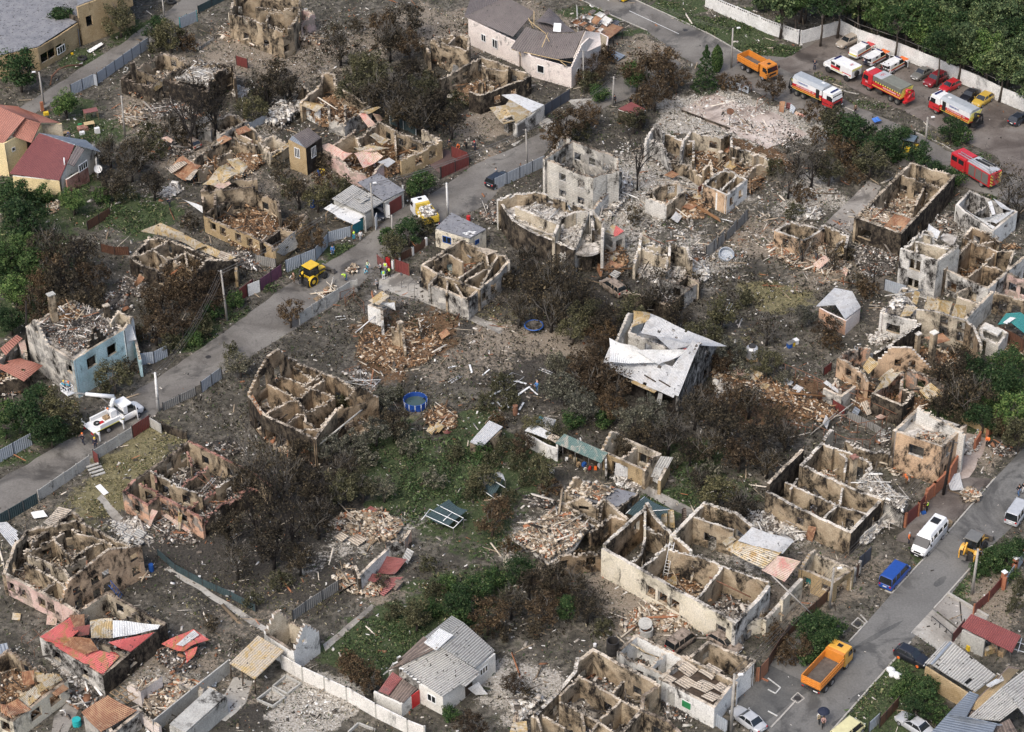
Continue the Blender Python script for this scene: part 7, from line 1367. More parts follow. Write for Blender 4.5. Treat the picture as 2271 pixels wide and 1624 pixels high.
def armoured(t):
 m=LM();P=[(-3,.95),(-3,2.55),(1,2.6),(1.35,2.55),(1.9,1.95),(2.9,1.65),(3.1,1.3),(3,.85),(-2.8,.8)]
 m.yp(P,-1.15,1.15);b=pt(m,'body','wp',t,bevel=.06)
 for s in(-1,1):
  for(x,w,z)in((1.05,.8,2.1),(-.1,.9,2)):box(b,'window','glass',(x,s*1.17,z),(w,.03,.45),.01)
  box(b,'stripe','fir',(.5,s*1.165,1.55),(1.9,.02,.45),0);box(b,'stripe','sye',(0,s*1.165,1.15),(5.6,.02,.1),0);box(b,'stripe','fir',(-1.9,s*1.165,1.35),(1.9,.02,.14),0)
  for x in(2,-1.9):box(b,'mudguard','wp',(x,s*1.05,1.2),(1.4,.4,.14),.04);wheel(t,x,s*1.02,.56,.38,'dst',.5)
  box(b,'headlight','lrd',(3.02,s*.9,1.35),(.15,.3,.25))
 box(b,'windscreen','glass',(1.68,0,2.28),(.05,1.9,.5),ry=R(-42));box(b,'light_bar','lightbar',(1.1,0,2.68),(.3,1.6,.15));txt('101',.6,'red_p',b,(-1.9,0,2.62),(0,0,R(90)));box(b,'roof_hatch','wp',(-.2,.3,2.62),(.7,.7,.06))
 w=LM();w.lathe([(0,-.16),(.4,-.16),(.5,-.08),(.5,.08),(.4,.16),(0,.16)],n=16,axis='Y');sp=pt(w,'spare_wheel','rubber',t,(-3.25,.2,1.65));sp.rotation_euler=(0,0,R(90))
 y=LM()
 for k in range(7):y.box((-3.02,-1+k*.33,2.3),(.03,.13,.5),rx=.5)
 pt(y,'rear_stripes','sye',b)
armoured(t)
def pickup(label,px,pf,opened):
 t=vroot('rescue_pickup',label,px,pf,'white and red rescue pickups','pickup');L,hw=5.2,.9;hl=L/2
 lof([(-hl,.45,1,1.02,hw*.95),(-hl+.1,.4,1.02,1.05,hw),(.9,.38,1.05,1.08,hw),(1.2,.38,1.05,1.1,hw),(2.1,.4,.98,1.04,hw*.96),(hl,.5,.8,.88,hw*.8)],'wp',t);box(t,'bonnet','bor'if opened else'fir',(1.85,0,1.09),(1.2,1.45,.06),.02)
 box(t,'canopy','wp',(-1.35,0,1.42),(2.3,1.66,.72),.06);m=LM();m.raw([(1.25,-.82,1.1),(1.25,.82,1.1),(-.3,.82,1.1),(-.3,-.82,1.1),(.6,-.68,1.78),(.6,.68,1.78),(-.25,.7,1.78),(-.25,-.7,1.78)],[(0,1,5,4),(1,2,6,5),(3,0,4,7)]);pt(m,'windows','glass',t);box(t,'cab_roof','wp',(.15,0,1.8),(.95,1.4,.07),.03);box(t,'light_bar','lightbar',(.45,0,1.9),(.2,1.2,.12))
 for s in(-1,1):
  box(t,'stripe','fir',(-.3,s*.905,.9),(4.2,.02,.28),0);box(t,'stripe','sye',(-.3,s*.907,1.06),(4,.02,.05),0)
  if opened:
   box(t,'side_window','glass',(-1.2,s*.84,1.5),(.6,.03,.3));d=LM();d.box((0,0,0),(1,.08,.9));dd=pt(d,'door','wp',t,(.95,s*1.35,1.05),bevel=.03);dd.rotation_euler=(0,0,s*R(-70));box(dd,'door_lining','black',(0,-s*.05,0),(.9,.02,.8))
  for x in(1.6,-1.6):wheel(t,x,s*.8,.37,.24)
  box(t,'tail_light','lrd',(-hl,s*.8,.95),(.06,.12,.3))
 if opened:
  box(t,'boot_opening','black',(-2.52,0,1.38),(.05,1.4,.6));box(t,'rear_hatch','wp',(-2.85,0,1.82),(.8,1.5,.06),ry=R(12));box(t,'tailgate','dst',(-2.85,0,.85),(.55,1.4,.06))
 else:box(t,'rear_panel','sye',(-hl-.01,0,.85),(.03,1.4,.25));box(t,'bumper','gyp',(-hl-.1,0,.5),(.15,1.6,.15))
 return t
pickup('closed white rescue pickup next to the gold estate car',(835,480),(930,425),False)
pickup('middle white rescue pickup with open doors and one man sitting on its tailgate',(965,545),(1055,495),True)
pickup('right white rescue pickup with open doors and two men sitting at its tailgate',(1130,610),(1220,560),True)
def backhoe(label,px,pf,mat,roofm,back=True):
 t=vroot('backhoe_loader',label,px,pf,'backhoe loaders','excavator');
 box(t,'chassis','dst',(0,0,.8),(3.6,.8,.45));m=LM();m.raw([(.6,-.5,.9),(2.2,-.42,.9),(2.2,.42,.9),(.6,.5,.9),(.6,-.5,1.75),(2.2,-.38,1.5),(2.2,.38,1.5),(.6,.5,1.75)],[(0,1,5,4),(1,2,6,5),(2,3,7,6),(3,0,4,7),(4,5,6,7)]);pt(m,'bonnet',mat,t,bevel=.06)
 g=LM();g.raw([(.65,-.7,1.3),(.65,.7,1.3),(-1,.75,1.3),(-1,-.75,1.3),(.45,-.65,2.7),(.45,.65,2.7),(-.95,.7,2.7),(-.95,-.7,2.7)],[(0,1,5,4),(1,2,6,5),(2,3,7,6),(3,0,4,7)]);pt(g,'cab_windows','glass',t)
 p=LM()
 for x,x2 in((.65,.45),(-1,-.95),(-.2,-.2)):
  for s in(-1,1):p.tube([(x,s*.74,1),(x2,s*.69,2.72)],.05,4)
 pt(p,'cab_frame','black',t);box(t,'cab_roof',roofm,(-.25,0,2.8),(1.9,1.7,.16),.05);box(t,'cab_base',mat,(-.3,0,1.1),(1.5,1.3,.5),.03)
 for s in(-1,1):
  wheel(t,-.85,s*.92,.72,.42,mat if mat!='amber_p'else'rimgrey',.45);wheel(t,1.55,s*.85,.48,.32,'dst',.45);f=LM()
  f.lathe([(.78,-.22),(.84,-.22),(.84,.22),(.78,.22)],(0,0,0),16,'Y');fo=pt(f,'mudguard',mat,t,(-.85,s*.92,.72));fo.scale=(1,1,1.02)
  a=LM();a.tube([(.3,s*.6,1.5),(1.7,s*.62,1.45),(2.7,s*.6,.7),(3,s*.6,.45)],.1,5);pt(a,'loader_arm',mat if mat=='amber_p'else'dst',t)
 b=LM();b.raw([(3,-1.15,.15),(3,1.15,.15),(3.7,1.15,.12),(3.7,-1.15,.12),(2.95,-1.15,.95),(2.95,1.15,.95),(3.15,1.15,1),(3.15,-1.15,1)],[(0,3,2,1),(0,1,5,4),(4,5,6,7),(0,4,7,3),(1,2,6,5)]);pt(b,'loader_bucket','steel',t)
 if back:
  k=LM();k.tube([(-1.8,0,1),(-2.3,.1,2.7),(-2,.1,3)],.15,6);k.tube([(-2.1,.1,2.9),(-2.7,.1,1.6)],.12,6);pt(k,'digger_arm',mat if mat=='amber_p'else'dst',t);k=LM();k.raw([(-2.5,-.3,.9),(-2.5,.45,.9),(-2.95,.45,1),(-2.95,-.3,1),(-2.55,-.3,1.7),(-2.55,.45,1.7),(-2.9,.45,1.5),(-2.9,-.3,1.5)],[(0,3,2,1),(0,1,5,4),(2,3,7,6),(1,2,6,5),(3,0,4,7)]);pt(k,'digger_bucket','steel',t)
  box(t,'stabiliser_frame','dst',(-1.75,0,.8),(.25,2,.9))
  for s in(-1,1):box(t,'stabiliser_leg',mat if mat=='amber_p'else'dst',(-1.85,s*.95,.75),(.15,.15,1.1))
tl(1,1);backhoe('yellow backhoe loader clearing rubble on the central lane',(505,870),(640,790),'case_yellow','case_yellow')
tl(3,0);backhoe('yellow backhoe loader with raised arm half hidden behind trees below the parking lot',(1245,1375),(1205,1440),'case_yellow','glass_light')
tl(3,2);backhoe('orange backhoe loader with grey cab roof on the right road',(1815,1660),(1870,1590),'amber_p','gyp')
tl(0,2);t=vroot('bucket_truck','white cherry picker truck with raised boom and basket on the left lane',(1030,505),(1250,395),None,'truck')
def bucket(t):
 hl=3.3;lof([(.55,.4,1.15,1.18,1),(1.6,.4,1.15,1.2,1),(2.3,.4,1.1,1.16,.98),(3,.4,.9,.98,.9),(hl,.5,.7,.8,.72)],'wp',t,'cab')
 g=LM();g.raw([(2.45,-.88,1.15),(2.45,.88,1.15),(.55,.92,1.15),(.55,-.92,1.15),(1.7,-.78,2.15),(1.7,.78,2.15),(.6,.8,2.15),(.6,-.8,2.15)],[(0,1,5,4),(1,2,6,5),(2,3,7,6),(3,0,4,7)]);pt(g,'windows','glass',t);box(t,'cab_roof','wp',(1.15,0,2.2),(1.35,1.66,.16),.06);box(t,'rear_cab_panel','wp',(.85,0,1.7),(.55,1.8,1.1),.05);box(t,'bumper','black',(hl-.03,0,.55),(.3,1.7,.3))
 box(t,'flatbed','wp',(-1.5,0,.95),(4,2.05,.12),.02);
 for s in(-1,1):
  box(t,'side_locker','pwh',(-1.3,s*.92,1.25),(2.6,.22,.5),.02);box(t,'stripe','sye',(-1.5,s*1.03,.93),(4,.02,.08),0)
  for x in(-.1,-3.2):box(t,'outrigger','wp',(x,s*1.25,.95),(.18,.9,.18),.02);box(t,'outrigger_leg','wp',(x,s*1.65,.7),(.13,.13,1.2),.02)
  for x in(2.3,-1.6):wheel(t,x,s*.88,.36,.3)
  box(t,'tail_light','lrd',(-3.55,s*.8,.75),(.08,.5,.15));box(t,'mirror','black',(2.2,s*1.15,1.4),(.1,.2,.25))
 d=LM();d.box((0,0,0),(1,.07,1.3));dd=pt(d,'door','wp',t,(1.9,-1.4,1.2),bevel=.02);dd.rotation_euler=(0,0,R(65));box(dd,'door_window','glass',(0,.0,.35),(.7,.09,.45))
 box(t,'turret','wp',(-.3,.1,1.5),(.8,.8,.9),.05);iw=Matrix.Rotation(-t.rotation_euler.z,4,'Z')
 t.scale=(1.18,)*3;tip=iw@(q(600,235,5.3)-t.location)/1.18;base=Vec((-.3,.1,2.3));el=Vec((.35,.3,3.2))
 k=LM();k.tube([base,el],[.3,.22],6);pt(k,'lower_boom','wp',t);k=LM();k.tube([el,el.lerp(tip,.62)],[.26,.2],6);b=pt(k,'upper_boom','wp',t);k=LM();k.tube([el.lerp(tip,.62),tip],[.12,.1],6);pt(k,'telescopic_boom','cnc',b);k=LM();k.tube([base+zv(.2),el.lerp(tip,.3)-zv(.2)],.08,6);pt(k,'hydraulic_ram','steel',b)
 kb=LM();kb.box((0,0,.05),(.8,1.3,.08))
 for z in(.5,1):
  kb.box((.4,0,z),(.05,1.3,.05));kb.box((-.4,0,z),(.05,1.3,.05));kb.box((0,.65,z),(.8,.05,.05));kb.box((0,-.65,z),(.8,.05,.05))
 for x in(-.4,.4):
  for y in(-.65,.65):kb.box((x,y,.5),(.05,.05,1))
 pt(kb,'basket','pwh',t,(tip.x,tip.y,tip.z))
 box(t,'toolbox','wood',(-1,.2,1.15),(.7,.6,.3));box(t,'toolbox','red',(-1.9,-.3,1.15),(.4,.4,.3));wheel_=LM();wheel_.lathe([(.15,0),(.38,0),(.38,.15),(.15,.15)],n=16);pt(wheel_,'spare_wheel','rubber',t,(-2.3,.1,1))
bucket(t)
tl(2,1);t=car('burnt out pale brown van shell in front of the round balcony ruin',(895,960),(830,915),4.4,1.75,1.75,'charredvan','mpv',name='burnt_car',rim='dst',group='burnt out cars')
tl(2,3);t=car('burnt out car wreck behind the orange gate near the long ruin',(1890,860),(2010,930),4.3,1.72,1.4,'charredvan','hatch',name='burnt_car',rim='dst',group='burnt out cars')
tl(2,3);t=car('burnt box van shell left of the black young tree',(1500,850),(1570,800),4,1.7,1.7,'charredvan','van',name='burnt_car',rim='dst',group='burnt out cars')
tl(0,0);t=car('burnt out car under the large bare tree on the left',(1690,1290),(1640,1260),4,1.6,1.35,'charredvan','hatch',name='burnt_car',rim='dst',group='burnt out cars')
def hps(*a):
 for pp,m_,hh,dn in a:heap([q(*p)for p in PS(pp)],m_,0,hh,dn,.3,None,'debris_pile')
def scp(x,y,w_,h_,m_,lab):
 mb=MB();mb.sh([q(x-w_/2,y+h_*.1,.5),q(x-w_*.1,y-h_/2,1.1),q(x+w_/2,y-h_*.1,.9),q(x+w_*.1,y+h_/2,.4)],6,6,.25,.1);tag(mb.mk('scrap_sheet',m_),lab,'sheet')
def fc(label,pts,h,mat,post='dst',sp=2.5,name='fence',th=.05,cat=0,base=False,group=None,pcap=0,skip=(),lean=0):
 P=[q(*p)for p in PS(pts)];e=empty(name,P[0],0,label,cat or name,group);k=0
 for a,b in zip(P[:-1],P[1:]):
  L=(b-a).length;n=max(1,round(L/sp));d=(b-a).normalized();rz=atan2(d.y,d.x);m=MB();pm=MB()
  for i in range(n):
   if(k,i)in skip:continue
   c=a.lerp(b,(i+.5)/n);hh=h*ru(.97,1);zz=hh/2+(.15 if base else 0)
   l0=a.lerp(b,i/n+.004);l1=a.lerp(b,(i+1)/n-.004);nn=Vec((-d.y,d.x,0))*th/2;ln=Vec((-d.y,d.x,0))*ru(-lean,lean);z0=zv(.02);z1=zv(hh)
   u=L/n
   m.face([l0-nn+z0,l1-nn+z0,l1-nn+z1+ln,l0-nn+z1+ln],0,[(0,0),(u,0),(u,hh),(0,hh)]);m.face([l1+nn+z0,l0+nn+z0,l0+nn+z1+ln,l1+nn+z1+ln],0,[(0,0),(u,0),(u,hh),(0,hh)]);m.face([l0-nn+z1+ln,l1-nn+z1+ln,l1+nn+z1+ln,l0+nn+z1+ln],0)
  o=m.mk('panel',mat,e)
  for i in range(n+1):
   c=a.lerp(b,i/n);pm=MB();w=.09 if not pcap else pcap;pm.box((c.x,c.y,(h+.08)/2),(w,w,h+.1),rz)
   pm.mk('post',post,e)
  k+=1
 return e
tl(0,0)
fc('pale grey metal fence from the green bush to the open gate','1325,425 870,745',2,'fgr');fc('short pale grey metal fence left of the open gate by the leafy tree','835,755 635,850',2,'fgr');fc('narrow pale gate leaf standing open in the grey fence','835,755 870,765',2,'fgr',name='gate')
fc('pale blue fence with teal gate by the top lane','1750,190 1600,255',2,'fgr',post='teal');fc('small teal gate leaf in the pale blue fence','1665,215 1620,240',1.9,'fence_teal',name='gate');fc('thin wire fence with grey posts at the top edge','1760,120 2000,0',1.4,'net',sp=3)
fc('short pale concrete wall under the big olive bush','1690,415 1770,450 1900,360',.6,'cnc');fc('dark red sheet standing alone right of the long burnt ruin','2100,580 2200,610',1.8,'fma',name='metal_sheet',cat='sheet')
tl(1,0)
fc('maroon gate and fence panels at the courtyard by the central lane','1640,1585 1890,1465',1.9,'fma',name='gate',pcap=.15);fc('dull red fence panel behind the maroon courtyard','1735,1390 1880,1450',1.9,'fma',post='dst');fc('grey mesh fence behind the red sheet ruin','1190,1100 1310,1150 1420,1200',1.8,'net',post='pwh',sp=2);fc('pale panel fence at the left of the slate heap','-60,1160 100,1080',1.4,'fgr')
tl(2,0)
fc('dark navy blue metal fence right of the white roofed garages','275,1035 510,890',1.9,'fnv');fc('pale blue sheet fence below the central lane by the tall block ruin','-160,1690 290,1480',2,'fgr',post='black')
tl(1,1)
fc('teal corrugated fence by the slate garage','845,470 982,400',2.1,'fence_teal');fc('blue grey corrugated fence left of the two women','640,530 845,475',1.8,'fgr');fc('grey corrugated fence behind the roadside shrubs','265,800 530,690 640,560',2.1,'fgr');fc('purple and white painted fence left of the backhoe','40,960 230,830',2,'fence_purple');fc('white painted fence panels left of the purple fence','-70,1010 40,965',2,'wpl');fc('low grey fence behind the purple one','0,720 180,760',1.6,'fsl');fc('concrete slab fence along the lane below the backhoe','390,1260 845,975 900,965',2,'cnc',post='cnc',sp=2.6,pcap=.14,th=.07)
fc('dark wooden garden fence with white capped posts near the lodge','1215,760 1270,700 1390,640 1510,560',1.3,'fbr',post='pwh',sp=2.6,pcap=.3);fc('faded red gate leaf leaning at the yard entrance','1235,780 1360,825',1.9,'fma',post='rst',sp=2.6,name='gate',lean=.5);fc('bright red gate leaf standing open by the workers','1150,770 1195,760',2.1,'red',name='gate',sp=3);fc('crumpled dark red gate panel by the olive hedge','1080,720 1150,770',1.7,'dkr',name='gate',sp=3,lean=.4)
for i,(pp)in enumerate(([(725,1010),(860,950),(870,1000),(750,1040),(725,1010)],[(795,1100),(870,1050),(960,1130),(960,1170)],[(790,1070),(880,1000)])):
 mb=MB()
 for z in(.2,1.3):
  mb.tube([q(x,y)+zv(z)for x,y in pp],.04,4)
 for x,y in pp:p=q(x,y);mb.tube([p,p+zv(1.35)],.04,4)
 tag(mb.mk('rusty_cage','rst'),['rusty red cage frame by the concrete slab fence','bent rusty mesh frame left of the white hut fragment','thin rusty rail behind the white hut fragment'][i],'frame')
tl(0,1);fc('maroon and white gate at the roadside below the golden roofed ruin','2120,1060 2250,960',2,'fma',name='gate');fc('pale corrugated fence right of the turquoise house','1240,1620 1370,1600 1490,1540',1.9,'fgr');fc('rusty brown sheet fence across the green garden on the left','780,420 980,300',1.5,'fbr');fc('bent rusty fence sheet behind the large dark tree','900,610 1020,640 1150,640',1.4,'fbr')
tl(0,2)
fc('pale concrete slab fence along the lane, upper stretch by the dry garden','835,845 1175,640',1.7,'cnc',post='cnc',sp=2.2,pcap=.12,th=.07);fc('dark maroon metal gate between the concrete fence and the pole','1180,640 1335,540',1.9,'fma',name='gate');fc('pale concrete slab fence along the lane, lower stretch by the steps','350,1200 800,890',1.7,'cnc',post='cnc',sp=2.2,pcap=.12,th=.07);fc('small maroon gate standing open above the garden steps','835,850 885,895',1.9,'fma',name='gate')
fc('grey mesh fence with white gate frame at the bottom of the left lane','-40,1440 340,1220',1.7,'net',post='steel',sp=2);fc('pale wall panel by the concrete pole on the lane','1335,540 1435,600',1.5,'cnc',post='cnc',sp=3,th=.12);fc('grey corrugated fence by the lane above the pole','1790,240 1970,110',1.8,'fgr');fc('weathered brown post and sheet fence behind the pole','1450,400 1740,260',1.3,'fsl');fc('grey metal fence at the left edge below the big bush','-40,880 290,700',1.9,'fgr');fc('black burnt low wall behind the maroon gate','1430,570 1660,660',1.2,'dark',post='dark',th=.25)
mb=MB();
for k in range(4):p=q(830+k*14,905+k*22,0);mb.box((p.x,p.y,.45-k*.11),(1.8,.35,.12),R(28))
o=mb.mk('garden_steps','cnc');o['kind']='structure'
tl(0,3);fc('grey concrete wall running down from the golden canopy at bottom left','2040,1100 1700,1370 1370,1640',2,'cnc',post='cnc',sp=50,th=.15,name='wall');fc('rusty wire fence posts along the lower left garden path','1400,60 1560,200 1800,330 2050,440 2271,560',1.1,'net',sp=2.4)
tl(1,3);fc('long white block wall with soot stains running to the bottom edge','235,1060 420,1170 810,1350 1070,1500 1350,1640 1500,1700',2.1,'soot_white_fence',post='cnc',sp=2.9,pcap=.2,th=.16,name='wall');fc('grey slate fence left of the white gabled hut','330,640 440,560 735,370',1.6,'fsl')
for i,pp in enumerate(([(150,1235),(265,1140),(400,1210),(280,1300),(150,1235)],[(10,1350),(140,1250),(260,1330),(150,1410),(10,1350)],[(820,1640),(910,1560),(1060,1620)])):
 mb=MB();P=[q(*p)for p in pp]
 for a,b in zip(P[:-1],P[1:]):d=b-a;c=(a+b)/2;mb.box((c.x,c.y,.18),(d.length,.16,.36),atan2(d.y,d.x))
 tag(mb.mk('planter_frame','cnc'),['square concrete planter by the long white wall','square concrete planter left of the ash floor','concrete planter edge at the bottom frame'][i],'planter')
tl(2,1);fc('long leaning grey slate fence crossing the rubble toward the top','1720,665 1790,620 2090,330',1.9,'fsl',post='dst',sp=1.2,lean=.25)
tl(3,1);fc('pale sheet fence below the tall pale ruin','1030,950 1220,1010',1.8,'fgr');fc('pale sheet fence left of the ochre gabled wall','760,1520 935,1600',1.4,'fgr')
tl(3,2)
fc('brick red roadside wall by the leaning pole','1405,1210 1470,1150 1565,1060',2,'brr',post='brr',sp=9,pcap=.4,th=.25,name='wall');fc('maroon metal gate below the block rubble at the apron','1215,1430 1330,1330 1390,1250',2.1,'fma',post='brr',sp=2.6,pcap=.3,name='gate');fc('brick red wall corner behind the orange vested worker','1830,755 1870,690',1.8,'brr',post='brr',sp=9,pcap=.3,th=.25,name='wall');fc('brick red pillars and wall by the hedge at the right','1945,640 1990,590 2060,520',1.8,'brr',post='brr',sp=4,pcap=.4,th=.2,name='wall');fc('pale wooden picket fence under the burnt hedge','1720,500 1940,610',1,'nwd',post='nwd',sp=.45,th=.02);fc('green and grey wire fence right of the maroon sheets','700,470 830,520 1040,640',1.2,'fsl',sp=2)
fc('white block wall with brick pillars right of the large white ruin','740,1640 960,1470 1075,1330 1215,1300',1.3,'wbl',post='wbl',sp=3.2,pcap=.4,th=.2,name='wall')
for i,(pp,z)in enumerate((([(575,490),(790,600),(1010,560),(1120,470)],1.6),([(390,600),(700,730),(900,740),(1035,610)],1.5),([(60,60),(330,170),(560,290),(780,370),(1130,540)],2),([(0,480),(200,590),(390,640)],1.5),([(2090-1000,350),(640,300),(330,210)],1.9))):
 mb=MB();P=[q(*p)for p in pp];mb.tube([p+zv(z)for p in P],.05,4)
 for a,b in zip(P[:-1],P[1:]):
  for k in range(3):c=a.lerp(b,k/3);mb.tube([c,c+zv(z)],.045,4)
 tag(mb.mk('rail_fence','rst'),['rusty rail frame around the dry plot behind the apricot ruin','rusty rail below the dry plot behind the large white ruin','long rusty rail along the maroon sheet debris','low rusty rail in the dark garden left of the white ruin','upper rusty rail behind the maroon sheets'][i],'fence')
for i,pp in enumerate(([(440,300),(560,345)],[(570,370),(680,440)],[(490,90),(560,40)])):fc(['rust brown mesh panel by the grey block corner','bright maroon panel below the rusty pipe','red sheet near the little ladder behind the debris'][i],pp,1.3,'fma'if i else'fbr',sp=3,name='metal_sheet',cat='sheet')
tl(3,3,.4398)
fc('dark brown gate and fence right of the brick garage shell','432,165 458,130',2,'fbr',name='gate',post='wbl',pcap=.35,sp=4);fc('black metal gate at the white rubble yard','455,108 482,85 515,55',2,'fnv',name='gate',sp=3);fc('long brown metal fence behind the street lamp and green bushes','0,600 100,440 240,320 345,215',1.7,'fbr');fc('maroon metal fence with pale blocks along the right garden','1035,330 1110,265 1175,190',1.5,'fma',post='brr',sp=3,pcap=.15);fc('pale metal fence between the two brick pillars at the right','1188,205 1240,130 1290,60',1.7,'fgr',post='brr',sp=5,pcap=.4);fc('maroon fence by the big green tree at the bottom','560,905 655,800',1.6,'fbr',sp=1.5);fc('pale sheet fence at the bottom edge left of the red one','505,930 560,880',1.6,'fgr');fc('maroon gate between the forecourt and the shed','925,480 985,405',1.5,'fma')
tl(2,3);fc('orange brown metal gate behind the dark car park','1985,1290 2090,1180 2195,1175 2271,1090',2.2,'fence_orange',name='gate');fc('pale grey metal fence in front of the white garage','1790,1560 1910,1640',1.9,'fgr');fc('low brick red kerb wall under the green bushes','1990,1290 2080,1250',.5,'brr',th=.2)
tl(3,0)
fc('white painted concrete wall behind the parked cars','630,300 800,390 1140,505 1500,650 1850,800 2030,890 2271,990',2.6,'cwh',post='cwh',sp=4.2,pcap=.25,th=.18,name='wall');fc('short white concrete wall at the far corner of the parking lot','290,390 630,300',2.4,'cwh',post='cwh',sp=4,pcap=.2,th=.16,name='wall')
tl(2,0);fc('long white concrete panel wall with round holes along the top road',[(1720,60),(1890,140),(2100,225),(2271,300),(2271+265,390)],2.5,'cwh',post='cwh',sp=2.6,pcap=.2,th=.16,name='wall')
hm=MB();P=[q(*p)for p in[(1720,60),(1890,140),(2100,225),(2271,300),(2271+265,390)]]
for a,b in zip(P[:-1],P[1:]):
 n=int((b-a).length/.42)
 for i in range(n):
  if i%6==5:continue
  c=a.lerp(b,(i+.5)/n);hm.box((c.x,c.y-.09,2.28),(.26,.05,.22),atan2((b-a).y,(b-a).x))
o=hm.mk('wall_openings','dark');tag(o,'row of dark round openings along the top of the long white concrete wall','wall openings')
tl(3,0);mb=MB()
Wl=[q(*p)for p in[(630,300),(800,390),(1140,505),(1500,650),(1850,800),(2030,890)]]
for a,b in zip(Wl[:-1],Wl[1:]):
 mb.tube([a+zv(3.5),b+zv(3.5)],.06,4)
 for k in range(int((b-a).length/4)+1):c=a.lerp(b,k/max(1,int((b-a).length/4)));mb.tube([c+zv(2.5),c+zv(3.5)],.05,4)
tag(mb.mk('top_rail','steel'),'grey pipe rail running on top of the white parking lot wall','rail')
mb=MB();
for(a,b)in(((0,190),(270,300)),((270,300),(480,255))):
 A_,B_=q(*a,2.7),q(*b,2.7);L=(B_-A_).length;n=int(L*14);pts=[]
 for k in range(n):u=k/n;c=A_.lerp(B_,u);an=k*.9;pts.append(c+Vec((0,cos(an)*.35,sin(an)*.35)))
 mb.tube(pts,.02,3)
tag(mb.mk('barbed_wire','alu'),'coiled barbed wire on top of the white concrete wall','wire')
TOPS={}
def pole(key,bx,by,tx,ty,label,r=.15,mat='post',lamp=False,name='utility_pole'):
 base=q(bx,by);best=None
 for h in np.arange(3,13,.1):
  t=q(tx,ty,h);d=(t-base).to_2d().length
  if best is None or d<best[0]:best=(d,t)
 t=best[1];e=empty(name,base,0,label,'pole');mb=MB();mb.tube([base-zv(.1),t],[r*1.15,r*.75],8);mb.mk('pole_shaft',mat,e)
 if lamp:
  d=Vec((lamp,0,0));mb=MB();mb.tube([t,t+d*.5+zv(.25),t+d+Vec((0,-.2,.2))],.035,5);mb.mk('lamp_arm','steel',e);mb=MB();c=t+d*1.25+Vec((0,-.25,.18));mb.box(c,(.6,.28,.14),.2,taper=.2);mb.mk('lamp_head','pwh',e)
 else:
  mb=MB();mb.box((t.x,t.y,t.z-.25),(1.1,.1,.1),R(-30));mb.mk('crossarm','steel',e)
 TOPS[key]=t;return t
tl(0,0);pole('a',390,930,345,640,'concrete street lamp pole by the left lane above the yellow house',.15,lamp=-.6);pole('b',1110,1215,1075,850,'slim concrete pole in the vegetable garden left of the big bare tree',.14);pole('b2',1458,150,1440,0,'grey pole at the top end of the left lane',.14)
tl(0,1);pole('c',2015,1225,1960,775,'weathered concrete pole in front of the scorched roadside trees',.15)
tl(0,2);pole('d',1405,400,1375,60,'pale white concrete pole by the cherry picker truck',.19,'cwh')
tl(1,1);pole('e',1045,395,1015,0,'concrete pole at the door of the slate garage',.14,lamp=.5);pole('f',1703,300,1690,0,'pale pole at the corner behind the yellow bodied truck',.17,'cwh');pole('g',1212,520,1203,285,'short grey pole in the olive hedge at the lane bend',.14)
tl(2,0);pole('h',138,1480,122,1145,'slim grey pole on the central lane by the sheet fence',.12);pole('i',893,945,903,680,'grey pole by the red roofed kiosk',.15);pole('j',1945,600,1960,250,'tall concrete street lamp pole by the orange tipper at the lot entrance',.15,lamp=.7);pole('k',637,800,630,445,'slim pole at the corner of the damaged pink house',.11)
tl(3,0);pole('l',1395,1290,1417,1040,'concrete lamp pole in the grass strip below the parked trucks',.17,lamp=.6)
tl(3,3,.4398);pole('m',308,305,333,95,'concrete street lamp pole by the brick garage shell',.16,lamp=.5);pole('n',1028,228,1060,0,'concrete pole on the right verge below the orange backhoe',.17)
tl(3,2);pole('o',1555,1140,1648,660,'dark leaning wooden pole in front of the apricot ruin',.18,'char')
tl(2,3);pole('p',1940,1620,1975,1110,'grey street lamp pole by the silver sedan at the bottom',.18,lamp=.5)
tl(3,3,.4398);mb=MB();a,b=q(20,135,6),q(245,352,.6);mb.tube([a,b],.09,6);tag(mb.mk('fallen_pole','post'),'long thin fallen pole propped from the porch roof to the bushes','pole')
def wires(a,b,n,label,sag=.8,far=None,spread=.28):
 A_=TOPS[a]if isinstance(a,str)else a;B_=TOPS[b]if isinstance(b,str)else b;d=(B_-A_).to_2d().normalized();nn=Vec((-d.y,d.x,0));mb=MB()
 for k in range(n):
  o=nn*(k-(n-1)/2)*spread;pts=[A_.lerp(B_,u)+o-Vec((0,0,sag*4*u*(1-u)+.25+.12*(k%2)))for u in np.linspace(0,1,12)]
  mb.tube(pts,.022,3)
 tag(mb.mk('overhead_wires','steel'),label,'power line')
wires('c','e',4,'bundle of overhead wires from the weathered pole up to the slate garage pole');wires('e','h',4,'bundle of overhead wires from the slate garage pole along the central lane');wires('c','d',4,'bundle of overhead wires sagging in front of the scorched trees toward the white pole',1.6)
wires('o','m',5,'bundle of overhead wires between the leaning pole and the garage street lamp');wires('m','p',5,'bundle of overhead wires from the garage street lamp to the bottom pole');wires('j',gp(1370,-30,9),2,'pair of wires along the top road to the lamp pole');wires('h','i',3,'wires along the central lane toward the red roofed kiosk');wires('l',gp(2110,420,2),2,'two guy wires dropping from the lamp pole in the grass strip',.1)
